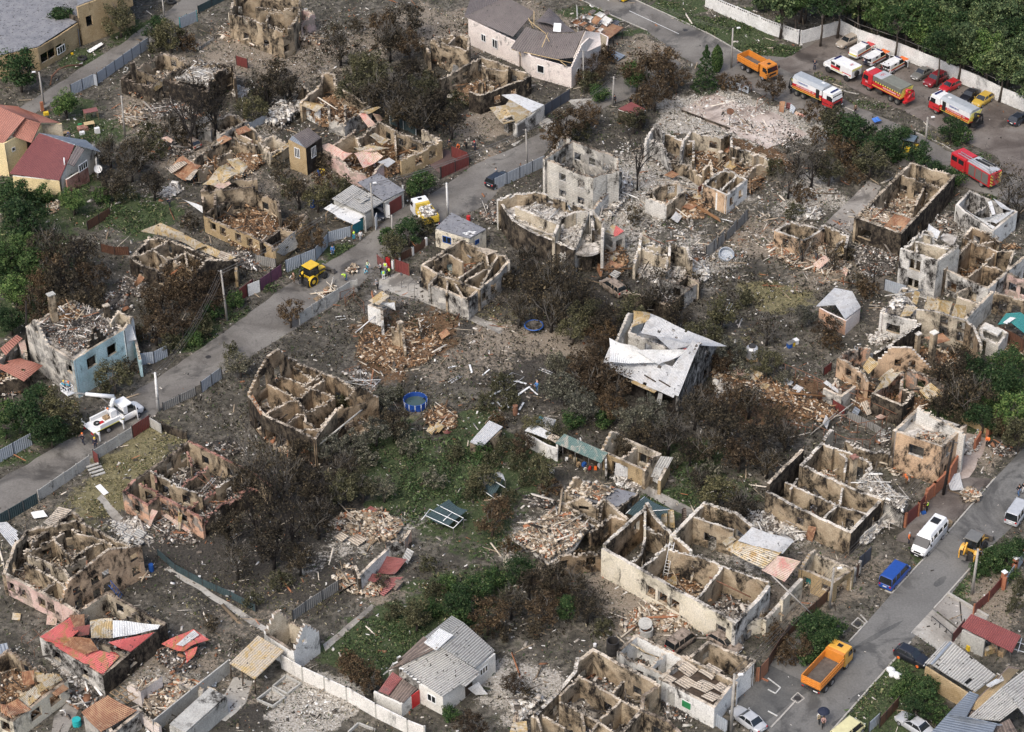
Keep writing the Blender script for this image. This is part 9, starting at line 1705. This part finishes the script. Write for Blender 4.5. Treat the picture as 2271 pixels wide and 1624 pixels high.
def per(x,y,label,top='cnv',legs='cnv',head='hair',face=0,lean=0,arms='down',leg='stand',vest=None,hgt=1.76,z=0,group=None):
 e=empty('person',q(x,y,z),R(face),label,'person',group);e.scale=(hgt/1.76,)*3
 J={'pel':(0,0,.95),'bel':(0,0,1.12),'che':(0,0,1.34),'nek':(0,0,1.51),'hed':(0,.02,1.63),'top':(0,.01,1.71),'nos':(0,.115,1.62)}
 for s,k in((-1,'l'),(1,'r')):
  st=.16*s if leg=='walk'else 0
  J['hip'+k]=(s*.10,0,.90);J['kne'+k]=(s*.12,.05+st,.50);J['ank'+k]=(s*.12,-.02+st*1.5,.09);J['toe'+k]=(s*.13,.14+st*1.5,.04)
  if leg=='sit':J['kne'+k]=(s*.16,.42,.92);J['ank'+k]=(s*.17,.45,.50);J['toe'+k]=(s*.18,.60,.46)
  if leg=='crouch':J['kne'+k]=(s*.17,.38,.75);J['ank'+k]=(s*.14,.02,.45);J['toe'+k]=(s*.15,.18,.42)
  J['sho'+k]=(s*.19,0,1.43);a={'down':((s*.25,-.03,1.13),(s*.26,.08,.88)),'fwd':((s*.24,.12,1.15),(s*.14,.36,1.16)),'up':((s*.38,.06,1.55),(s*.12,.10,1.74)),'hip':((s*.36,-.05,1.18),(s*.20,.05,1)),'tool':((s*.24,.15,1.14),(s*.10+.05,.38,.98))}[arms]
  J['elb'+k],J['wri'+k]=a;w=Vec(a[1]);d=(w-Vec(a[0])).normalized();J['pal'+k]=tuple(w+d*.075)
 c,s_=cos(R(lean)),sin(R(lean))
 up=('bel','che','nek','hed','top','nos','shol','shor','elbl','elbr','wril','wrir','pall','palr')
 def T_(k):
  p=J[k]
  if k in up and lean:y_,z_=p[1],p[2]-.95;return(p[0],y_*c+z_*s_,-y_*s_+z_*c+.95)
  return p
 P={k:T_(k)for k in J}
 ks=list(P);ix={k:i for i,k in enumerate(ks)};nodes=[P[k]for k in ks]
 rb=dict(pel=.125,bel=.115,che=.135,nek=.055,hed=.10,top=.075,nos=.022);rr={'hip':.085,'kne':.058,'ank':.04,'toe':.035,'sho':.06,'elb':.042,'wri':.03,'pal':.034}
 rad=[rb.get(k)or rr[k[:3]]for k in ks]
 E=[('pel','bel'),('bel','che'),('che','nek'),('nek','hed'),('hed','top'),('hed','nos')]
 for k in'lr':E+=[('pel','hip'+k),('hip'+k,'kne'+k),('kne'+k,'ank'+k),('ank'+k,'toe'+k),('che','sho'+k),('sho'+k,'elb'+k),('elb'+k,'wri'+k),('wri'+k,'pal'+k)]
 edges=[(ix[a],ix[b])for a,b in E]
 for k in'lr':
  pl=Vec(P['pal'+k]);d=(pl-Vec(P['wri'+k])).normalized();sd=d.cross(Vec((0,1,.2))).normalized();nn=d.cross(sd)
  for f,(off,L)in enumerate(((-.032,.07),(-.011,.08),(.011,.078),(.032,.06),(.045,.05))):
   b0=len(nodes);dd=(d+sd*(.8 if f==4 else off*4)).normalized();nodes+=[tuple(pl+sd*off+dd*L*.5),tuple(pl+sd*off+dd*L*.85+nn*L*.35)];rad+=[.010,.008];edges+=[(ix['pal'+k],b0),(b0,b0+1)]
 skm(e,'body','skin',nodes,edges,rad)
 def cloth(nm,mat,keys,es,ex,rt):
  kk=[k for k in ks if k in keys];ii={k:i for i,k in enumerate(kk)};skm(e,nm,mat,[P[k]for k in kk],[(ii[a],ii[b])for a,b in es if a in ii and b in ii],[(rb.get(k)or rr[k[:3]])+ex for k in kk],ii[rt])
 tk=['pel','bel','che']+[a+b for a in('sho','elb','wri')for b in'lr'];cloth('jacket',top,tk,E,.022,'pel');cloth('trousers',legs,['pel']+[a+b for a in('hip','kne','ank')for b in'lr'],E,.024,'pel')
 if vest:cloth('vest',vest,['pel','bel','che','shol','shor'],E,.045,'pel')
 for k in'lr':cloth('shoe','black',['ank'+k,'toe'+k],E,.02,'ank'+k)
 h=LM();hp=Vec(P['hed']);r=.125 if head!='hair'else .115
 h.lathe([(r*1.15 if head!='hair'else r,-.0),(r,.02),(r*.93,.07),(r*.6,.125),(0,.145)],n=12);pt(h,'helmet'if head in('bor','yellow','wpt','red')else('cap'if head!='hair'else'hair'),head,e,(hp.x,hp.y-.01,hp.z+.01))
 return e
tl(3,0)
per(412,622,'man in dark uniform shading his eyes with both arms at the lot entrance','cnv','cnv',face=150,arms='up')
per(866,592,'man sitting on the middle pickup tailgate, hands at his head','cnv','cnv',face=150,arms='up',leg='sit',z=.1);per(1028,638,'left one of two seated men at the right pickup','cbl','cbl',face=150,arms='fwd',leg='sit',z=.1);per(1062,650,'right one of two seated men at the right pickup','cbl','cbl',face=170,arms='fwd',leg='sit',z=.1);per(1003,650,'third man in black crouching left of the two seated men','cbl','cbl',face=120,leg='crouch',arms='fwd',z=-.3)
per(203,835,'person in black gear with yellow stripes behind the left fire truck','cbl','cbl',face=20);per(772,1010,'person in brown jacket behind the bushes below the red crane truck','cbr','cbl',face=200)
tl(2,0);per(908,925,'person in dark clothes standing on the wet side road by the pole','cnv','cbl',face=160,leg='walk');per(1050,935,'man in dark navy leaning at the dark red kiosk roof','cnv','cnv',face=210,lean=25);per(1105,960,'person crouching in blue by the dark red kiosk roof','cl_blue','cnv',face=180,leg='crouch',z=-.3)
tl(1,0);per(1716,1318,'man in dark navy jacket leftmost of the four behind the gate','cnv','cbr',face=200);per(1798,1345,'bending worker in bright orange vest behind the gate','cor','cnv','bor',face=170,lean=40,arms='tool',vest='cor');per(1868,1325,'man in grey black jacket bending third from left behind the gate','cbl','cbl',face=120,lean=30,arms='tool');per(1942,1335,'worker with red helmet and navy overalls, rightmost behind the gate','cnv','cnv','red',face=150,lean=12,arms='tool');per(2130,1575,'man in grey shirt standing behind the black sport utility vehicle','cgr','cnv',face=180)
tl(0,0);per(615,1262,'person with blue cap and striped shirt at the yellow house','cgr','cje','blue',face=220,arms='hip');per(1472,1325,'person in grey shirt by the bare tree','cgr','cgr',face=0);per(1708,1290,'person in pink top by the trunk of the bare tree','rtp','cgr',face=30)
tl(0,1);per(1510,215,'person in dark blue bending in the grey garden','cnv','cnv',face=90,lean=40,arms='tool')
tl(1,1);per(870,503,'woman in blue jeans and green vest by the teal fence','cbl','cl_cyan',face=200,arms='fwd',vest='lime',hgt=1.7);per(930,510,'woman in white jacket walking just right of the one in blue jeans','cwt','cgr',face=190,leg='walk',vest='cwt',hgt=1.68);per(682,645,'man in blue grey shirt and jeans standing on the grass verge','cl_blue','cje',face=200,hgt=1.82);per(343,888,'man in brown camouflage with red cap behind the backhoe','cbr','cbr','rtp',face=140,lean=10,arms='tool')
per(800,868,'worker in lime vest bending over rubble at the concrete fence','lime','cje','lime',face=130,lean=60,arms='tool',vest='lime');per(990,780,'worker in lime vest and blue shorts at the back of the group','cwt','cl_cyan',face=250,vest='lime',arms='tool');per(970,820,'crouching worker in white shirt at the front left of the group','cwt','cl_cyan',face=210,lean=45,arms='tool',leg='crouch',z=-.2);per(1108,800,'bare armed man in grey shirt pointing left in the group','cgr','cbl',face=120,arms='fwd');per(1148,790,'worker in lime vest standing behind the two front workers','cwt','cgr',face=170,vest='lime');per(1133,860,'worker in pale blue clothes and lime vest at the front of the group','cl_cyan','cwt',face=20,vest='lime');per(1184,835,'worker in lime vest and black trousers at the right of the group','cbl','cbl',face=160,vest='lime',arms='hip');per(1081,948,'man in grey shirt and shorts bending in the yard','cgr','cbl','cgr',face=90,lean=20,arms='fwd')
tl(0,2)
per(742,695,'worker with orange helmet and navy overalls on the wet lane','cnv','cnv','bor',face=60,arms='fwd',leg='walk',hgt=1.85,vest=None);per(850,735,'worker with yellow helmet and jacket on the lane','cnv','cnv','yellow',face=200,vest=None,hgt=1.85,leg='walk')
e_=bpy.data.objects['bucket_truck'];bk=[o for o in e_.children if o.name.startswith('basket')][0];wp=e_.matrix_basis@Vec(bk.location)
for dx,l,hm in((-.35,'lineman with yellow helmet in the raised basket','yellow'),(.3,'lineman with orange helmet in the raised basket','bor')):
 u,v=pr(wp+Vec((dx,.1 if dx<0 else-.1,.08)));OX_,OY_,OS_=OX,OY,OS;OX=OY=0;OS=1;per(u,v,l,'cl_cyan','cnv',hm,face=40,arms='fwd',z=wp.z+.08);OX,OY,OS=OX_,OY_,OS_
per(1192,455,'worker with yellow helmet stepping into the cherry picker cab','cnv','cnv','wpt',face=30,arms='up');per(968,470,'worker with orange helmet standing at the crane turret','cwt','cnv','bor',face=100,z=.9)
tl(2,2);per(224,232,'bald man in blue work clothes in the burnt garden','cl_blue','cje','skin',face=120,hgt=1.85,arms='fwd')
tl(3,2);per(1225,1050,'worker in orange vest and pink helmet behind the brown sheets','cor','cbr','bor',face=120,vest='cor',lean=20);per(1942,715,'worker in orange vest by the brick pillars','cor','cbl',face=160,vest='cor',arms='fwd');per(1865,655,'person in lime and white vest left of the orange vested worker','cgr','cnv','cgr',face=100,vest='lime',lean=20,arms='fwd');per(1408,1293,'worker in lime vest standing at the maroon gate with brooms','cbl','cbl',face=60,vest='lime',arms='fwd');per(1247,1575,'worker in orange vest by the white minibus door','cor','cnv','cgr',face=250,vest='cor');per(2218,1150,'woman in black jacket and blue jeans at the right road','cbl','cje',face=210,leg='walk',arms='hip');per(2262,1130,'person in black shorts cut by the right edge','cbl','cwt',face=190)
tl(3,3,.4398)
per(257,879,'man in white shirt with pale backpack under the umbrella','cwt','cbl',face=200,leg='walk');per(277,900,'woman in patterned blouse with dark bag holding the umbrella','cl_pattern','cbl',face=180,leg='walk',arms='fwd',hgt=1.7)
c=q(281,819,1.95);e=empty('umbrella',c-zv(.6),0,'open dark navy umbrella held over the walking couple','umbrella');m=LM();m.lathe([(0,.95),(.3,.9),(.55,.76),(.68,.58),(.66,.58),(.3,.86),(0,.92)],n=16);pt(m,'canopy','cnv',e);m=LM();m.tube([(0,0,0),(0,0,1)],.015,5);pt(m,'shaft','steel',e)
m=MB();p=q(257,850,1.25);m.box((p.x,p.y+.05,1.28),(.32,.2,.42),.2,taper=.15);o=m.mk('backpack','gol');tag(o,'pale yellow backpack on the man under the umbrella','backpack')
NEAR=[(int(x),int(y),t)for x,y,t in(l.split(' ',2)for l in'100 100 grey flat roofed building;240 130 pale grey fence;290 60 upper left lane;380 185 ruin by the pale fence;600 60 top edge ruin;760 210 brown debris ruin;840 330 red sheet ruin;667 330 brick tower;40 310 yellow house;130 370 maroon roofed house;520 330 jumbled terrace ruin;560 480 gabled brick ruin;400 560 golden roofed ruin;170 770 turquoise house;20 790 collapsed orange roof;492 650 weathered pole;800 450 slate garage;690 620 central backhoe;1040 540 cream lodge;1030 610 house at the bend;850 690 white hut fragment;890 750 lone chimney;1140 60 damaged pink house;1080 190 long ruin by the garages;1160 260 white roofed garages;1000 120 stair rail ruin;1400 240 red roofed kiosk;1290 370 tall block ruin;1200 490 round balcony ruin;1620 250 white ash floor;1670 150 upper orange tipper;1560 320 notched brown wall;1470 430 open block room;1610 420 white cornered house;1470 560 thin walled ruin;1520 650 long low ruin;1610 570 tipped pool;1790 530 L shaped ruin;1870 670 silver roofed hut;2000 430 long cream topped ruin;2160 480 white buckled roof;2060 560 tall tiled ruin;2060 700 leaning golden sheets;2230 720 teal roofed hut;1980 830 ochre L ruin;2060 960 apricot ruin;1870 1080 big white ruin;1460 800 silver roofed house;1750 880 maroon debris;1230 720 trampoline;920 890 blue pool;690 870 big brown ruin;1120 860 white boards;255 915 cherry picker;345 870 white pole;430 1080 red topped ruin;150 1240 pink walled ruin;230 1400 coral red roof;60 1530 copper sheets;430 1470 concrete shed;570 1460 golden canopy;650 1400 white gabled hut;800 1540 long white wall;990 1480 slate roofed house;820 1240 slate scatter;980 1150 shade net;1080 960 silver lean to;1290 1000 green roofed shed;1410 1020 small tan ruin;1240 1180 shattered slate ruin;1380 1110 bitumen corner;1550 1260 long ladder ruin;1430 1480 bottom many roomed ruin;1560 1510 white garage;1820 1260 brick garage shell;1830 1470 lower orange tipper;1980 1280 blue van;2045 1200 white minibus;2160 1220 orange backhoe;2020 1455 black hatchback;2190 1400 maroon roofed shed;2130 1500 holed slate hut;1810 215 left fire truck;1860 155 armoured truck;1970 200 crane truck;2120 260 right fire truck;2160 385 red fire engine;2080 190 parked cars;1620 80 upper white wall;1260 870 grey thicket'.split(';'))]
KN=dict(g='green',k='dkgreen',f='forest',b='brown',d='dark',o='olive',y='grey',t='thin')
TR='''40 150 52k 130 45 40k 118 95 30k 262 35 42o 235 15 35o 375 72 38o 345 60 34k 408 88 30b 350 90 28o 143 228 34g 752 100 36d 742 70 26d 782 190 42o 830 165 48o 872 205 50d 905 150 36d 940 195 42o 962 232 46d 862 85 42d 905 35 42d 800 140 32o 960 180 30d 1000 262 38d 820 215 38d 590 192 42d 615 150 30d 640 190 34d 560 240 34o 575 215 30o 905 90 40b 850 45 35b 790 55 22d 930 250 40d 880 245 36d 1010 225 28o 700 145 22t 470 222 58t 430 255 40t 385 275 36d 330 295 28o 300 335 36d 345 330 30o 400 350 28t 440 290 30t 410 305 26d 50 480 55k 28 432 46k 92 432 26g 20 560 50g 72 585 44g 112 545 46d 172 562 52d 142 622 56d 202 612 44b 82 662 44b 182 682 48d 58 540 40g 30 645 44g 20 705 38k 92 718 32b 160 442 34g 150 400 22g 250 400 38d 288 362 34d 338 402 34d 420 492 28d 240 335 36d 275 430 26o 110 600 46b 215 660 32d 10 610 30k 225 430 24g 130 690 36b 400 622 50b 352 652 46b 450 652 46b 400 702 46b 342 722 42b 480 622 32b 452 722 30o 520 662 24g 380 762 28o 430 600 30b 330 680 28d 300 740 26o 470 690 26k 500 600 26d 430 750 22g 642 690 34b 530 800 36y 512 775 22o 60 915 50k 130 900 46o 110 952 42k 165 940 30o 90 880 34k 250 832 40o 212 812 30b 280 815 28d 230 860 24o 8 940 34k 10 905 28g 690 522 34b 660 500 28b 720 360 26d 722 402 30b 660 420 36d 622 380 30d 642 410 26o 702 430 36o 760 412 30o 610 350 22d 740 440 24o 935 400 36k 918 415 22k 870 542 34o 906 512 34k 942 500 26o 890 525 24o 860 520 22k 1255 272 44b 1228 302 32b 1300 250 34b 1288 290 28o 1250 310 26d 1320 148 32b 1308 182 28o 1342 118 26b 1330 205 24k 1290 170 22b 1442 152 54b 1470 130 40b 1452 202 40b 1412 172 32g 1400 150 22g 1500 172 30b 1425 225 26b 1612 182 24b 1640 185 22b 1715 190 30b 1800 250 28b 1850 272 42o 1900 290 50k 1962 312 46k 1930 352 40o 1862 322 36b 1772 332 48t 1802 362 40t 1750 392 36t 1840 372 36o 2010 302 30k 2040 342 32k 2080 382 32k 1950 372 24y 1990 340 24k 1880 355 26b 1720 370 24o 1815 300 24b 2112 285 30k 2135 300 24k 2240 402 46t 2262 442 38t 2215 380 26d 1890 390 24b 1222 612 54t 1162 572 34d 1202 642 48d 1242 602 42d 1222 682 46d 1292 652 42d 1302 692 42o 1342 702 42d 1152 682 34d 1132 622 28d 1270 722 38o 1180 610 30d 1250 650 36t 1335 735 36b 1330 770 34b 1100 660 26t 1462 622 48t 1402 692 42o 1500 692 38d 1440 660 30d 1380 620 24t 1540 622 26d 1600 692 38o 1560 742 42o 1620 772 38y 1702 722 34t 1450 720 26d 1780 542 34t 1852 562 34t 1902 622 28d 1940 592 34t 1832 722 30b 1780 692 32y 1840 752 28b 1880 560 22d 1650 660 26o 1830 650 28t 1410 478 26d 1760 470 24o 1780 430 26b 1925 640 26b 1700 800 34o 1740 840 24y 1640 820 28y 1600 800 30b 1320 832 54b 1252 852 46y 1292 892 42y 1362 852 46b 1302 802 44b 1232 802 38y 1402 932 42y 1442 902 38y 1355 900 36b 1482 962 44d 1542 902 44d 1602 932 50d 1640 1002 44b 1572 982 40d 1682 962 44d 1622 882 44b 1702 1022 34d 1662 882 40d 1742 962 34d 1592 1092 44o 1550 1060 30d 1642 1122 38d 1602 1142 38d 1500 1022 22y 1422 962 34d 1382 982 30d 1232 962 30o 1182 942 30o 1132 882 30o 1112 852 30o 1162 982 30b 1202 1042 38o 1150 1022 26o 1470 930 36y 1560 870 30b 1720 920 30d 1530 1000 30d 1270 930 26k 1340 930 24k 1460 1000 24d 1575 1040 26y 1080 890 26o 1100 930 24b 1120 990 26o 1220 1080 26b 1170 1060 24o 562 1012 54t 622 1042 58t 682 1062 54d 562 1122 54t 502 1162 44d 642 1142 54t 702 1142 48d 602 1202 54d 522 1232 44t 662 1232 40d 592 1082 54t 752 1082 44o 802 1072 40o 722 992 38y 782 982 38y 832 952 38y 872 932 38d 852 882 36y 760 902 30o 760 1032 38d 850 1080 34y 890 960 30y 905 990 26y 540 1060 40d 660 1000 34d 550 1280 30t 810 1010 30y 700 1100 40d 620 1290 28o 880 870 22o 840 910 24y 1070 1062 34o 1090 1152 38b 1102 1122 34b 1130 1210 24b 1090 1020 24o 1070 1000 22k 1130 1100 22o 922 1362 38o 872 1352 26o 790 1482 40b 822 1502 34b 770 1460 28b 1080 1362 48b 1132 1332 38d 1012 1332 38k 1052 1302 38k 992 1292 26g 1172 1292 34d 1222 1282 44d 1272 1292 38d 1302 1342 38d 1202 1342 44b 1152 1262 40k 1340 1392 26o 962 1312 26o 1190 1392 28d 1112 1402 30d 1260 1340 34k 1140 1512 30b 1172 1542 26d 1042 1602 34b 1000 1582 22k 960 1350 26k 1100 1280 30k 1240 1310 30b 1020 1370 28k 1330 1320 26t 1360 1370 24t 1290 1240 28b 1320 1230 22d 520 1422 24t 470 1382 24d 560 1332 24o 850 1290 22d 950 1250 22o 1800 1392 42k 1832 1418 38k 1852 1392 28k 1770 1432 32b 1740 1452 28b 1722 1412 26b 1700 1380 24b 1790 1452 26k 1820 1372 24k 1812 1430 30k 2042 1542 40k 2032 1572 34k 2062 1522 28k 2090 1582 26k 1992 1532 22g 2020 1510 26k 2170 1262 22k 2202 1252 26k 2232 1222 34k 2262 1212 30k 2265 1302 26o 2250 1342 22o 2195 1230 22k 2240 1270 22k 2150 872 52d 2102 832 46d 2172 822 46k 2222 852 52k 2250 902 52g 2262 960 40o 2182 922 40k 2140 812 36d 2082 892 30d 2240 802 44k 2210 932 30o 2052 802 28t 2120 932 26d 2200 880 36g 2270 860 40k 2110 880 34d 2235 950 28b 2065 840 26d 2130 780 28d 2020 760 24t 1690 5 24f 1405 262 30o 2118 392 26k 960 1060 30y 1010 1000 26o 1050 1090 26o'''
import re
TL=sorted(((int(m_[3]),int(m_[1]),int(m_[2]),KN[m_[4]])for m_ in re.finditer(r'(\d+) (\d+) (\d+)([a-z])',TR)),reverse=True)
for r,x,y,k in TL[:225]:tree(x,y,r,k,aspect={'thin':1.05,'dark':.95}.get(k,.9)if r>24 else .8)
Vs=[]
for j,(r,x,y,k)in enumerate(TL[225:]):
 if k not in LEAF:proto(k)
 me=LEAF[k][0][j%3];n=len(me.vertices);V=np.empty(n*3,np.float32);me.vertices.foreach_get('co',V);V=V.reshape(-1,4,3)[::3];V=V.mean(1,keepdims=True)+(V-V.mean(1,keepdims=True))*1.6
 rm=r/ppm(gp(x,y,1))*1.1;c=gp(x,y,rm*.8);Vs.append((k,(V*rm+np.array(c)).reshape(-1,3)))
for k in sorted({v[0]for v in Vs}):
 V=np.vstack([v[1]for v in Vs if v[0]==k]);o=npm('shrubbery',V,np.arange(len(V)).reshape(-1,4),LEAF[k][0][0].materials[0].name);o['kind']='stuff'
for row in range(7):
 for col in range(14):
  X=1725+col*46+row*6+ru(-14,14);ln=(75+(X-1861)*.42 if X>1850 else 97-(X-1775)*.26 if X>1775 else 25+(X-1606)*.43)-84
  Y=ln-row*24+ru(-8,8)
  if Y<-75 or X>2310:continue
  tree(X,Y,ru(34,50),random.choice(('forest','forest','forest','green','dkgreen')),h=ru(5.5,8),aspect=1.05,group='woodland trees behind the white wall')
tl(2,0);con(1712,800,8,1.9,'narrow dark spruce standing behind the ash floor','ldk');con(1815,640,4.8,1.3,'rounded green thuja left of the orange tipper','lgr','thuja_tree',True)
tl(2,0);bb(1110,1690,9,'tall black burnt tree in front of the tall block ruin');tl(0,0);bb(1705,1340,10.5,'big bare charred tree in the burnt yard below the long ruin',spread=1,depth=6,n0=5)
ALLP=[(-60,-60),(2331,-60),(2331,1684),(-60,1684)]
def clean(V,m=None):
 XY=V.reshape(-1,4,3)[:,0,:2];bad=np.zeros(len(XY),bool)
 for poly,nm in EXCL:
  if m is None or m in nm:bad|=inpoly(XY[:,0],XY[:,1],poly)
 return~bad
def wd2(name,zones,mat,size):
 o=weeds(name,zones,mat,size);me=o.data;n=len(me.vertices);V=np.empty(n*3,np.float32);me.vertices.foreach_get('co',V);V=V.reshape(-1,3);k=clean(V)
 V=V.reshape(-1,4,3)[k].reshape(-1,3);bpy.data.objects.remove(o);o=npm(name,V,np.arange(len(V)).reshape(-1,4),mat);o['kind']='stuff'
wd2('undergrowth',[(ALLP,13,.55)],'l_weed',.08)
wd2('dry_twigs',[([(430,550),(1000,600),(1750,560),(1950,900),(1700,1150),(1100,1000),(500,1300),(430,1100)],9,.8),([(700,40),(1050,60),(1020,300),(560,300),(560,150)],10,.9),([(900,1260),(1350,1250),(1350,1420),(1050,1420)],12,.8),([(1480,620),(1700,600),(1750,800),(1620,860)],10,.6)],'l_dark',.10)
def el(cx,cy,rx,ry,n=26):return[(cx+rx*cos(t)*(1+.25*nz(cx,t*2,1)),cy+ry*sin(t)*(1+.25*nz(cy,t*2,1)))for t in np.linspace(0,2*PI,n)[:-1]]
G_=[(el(1000,1050,115,75),60,.9),(el(870,1010,60,40),30,.6),(el(930,1120,80,50),50,.8),(el(830,1425,75,55),70,.25),(el(940,1400,80,50),60,.3),(el(1040,1330,60,30),30,.6),(el(1540,1040,45,60),60,.2),(el(1480,1110,60,25),60,.25),(el(1100,1220,60,30),30,.6),(el(60,560,70,120),40,1),(el(120,420,80,40),40,.8),(el(300,480,70,40),50,.5),(el(230,480,40,30),40,.5),(el(190,290,45,25),30,.3),(el(290,70,35,22),40,.4),(el(185,140,40,18),40,.4),(el(1560,60,120,22),60,.35),(el(1700,115,75,16),60,.4),(el(1450,15,60,14),60,.3),(el(1345,25,30,14),40,.3),(el(1960,1490,70,60),60,.15),(el(1900,1560,40,40),60,.15),(el(2110,1300,50,45),45,.2),(el(2050,1340,30,25),35,.2),(el(2200,1215,40,40),40,.3),(el(780,562,50,18),70,.5),(el(700,598,40,12),70,.6),(el(620,640,50,14),60,.6),(el(520,695,40,18),60,.6),(el(450,750,50,18),60,.6),(el(20,1010,40,14),50,.4),(el(120,965,80,12),50,.4),(el(420,770,50,10),50,.4),(el(1330,325-20,20,8),20,.2),(el(1240,258,25,8),40,.3),(el(1850,165,60,14),50,.3),(el(2010,305,60,14),50,.35),(el(2150,350,50,14),50,.35),(el(1900,235,90,10),40,.35),(el(2150,880,100,60),30,.6),(el(2175,440,40,10),40,.4),(el(2140,1480,25,20),20,.4)]
wd2('green_weeds',G_,'l_weedg',.10)
wd2('dry_grass',[(el(290,1050,75,45),60,.15),(el(210,1120,70,35),60,.15),(el(380,1000,50,30),40,.2),(el(1720,650,70,30),50,.1),(el(1100,700,70,25),14,.3),(el(1250,620,50,30),10,.3),(el(2100,1310,60,50),20,.15),(el(1910,1540,40,40),30,.1),(el(1000,900,120,40),8,.3),(el(1600,790,90,60),9,.3),(el(430,750,60,30),10,.3),(el(2000,310,140,20),20,.3),(el(1850,170,60,15),30,.3),(el(1100,1170,60,30),12,.3),(el(560,1330,200,60),8,.25),(el(970,1300,70,40),12,.4)],'l_weedy',.08)
db('scattered_debris',[(ALLP,1.3),(el(1600,430,250,160),3),(el(1750,560,200,90),3),(el(330,1180,120,40),3),(el(560,1180,250,150),.8),(el(620,110,250,80),3),(el(1050,80,150,60),2),(el(820,340,160,70),4),(el(1080,330,60,40),3),(el(1230,1240,200,60),1.5),(el(300,1500,300,110),2.5),(el(1000,750,200,100),1.5),(el(2100,600,200,250),1.5),(el(1900,880,200,80),2),(el(450,320,160,90),2.5),(el(1500,1350,200,60),2),(el(520,560,160,60),1.5)],'sh_ash',.11)
db('scattered_white_chips',[(ALLP,.22),(el(1600,250,110,48),14),(el(1720,290,90,40),10),(el(1400,400,60,90),7),(el(1520,420,140,70),5),(el(690,1560,75,45),14),(el(1160,1530,50,35),9),(el(1640,1200,60,40),8),(el(1550,590,60,50),5),(el(1800,430,50,50),4),(el(330,1190,70,25),4),(el(640,300,60,40),6),(el(2100,1020,60,25),5),(el(1500,480,80,50),5)],'sh_white',.10)
db('scattered_planks',[(ALLP,.10),(el(1600,430,250,160),.5),(el(1750,560,200,90),.6),(el(2050,600,200,250),.5),(el(820,340,200,90),.6),(el(450,320,160,90),.5),(el(950,750,200,100),.4),(el(600,1250,200,100),.15),(el(1500,1000,700,90),.12)],'sh_tan',.10)
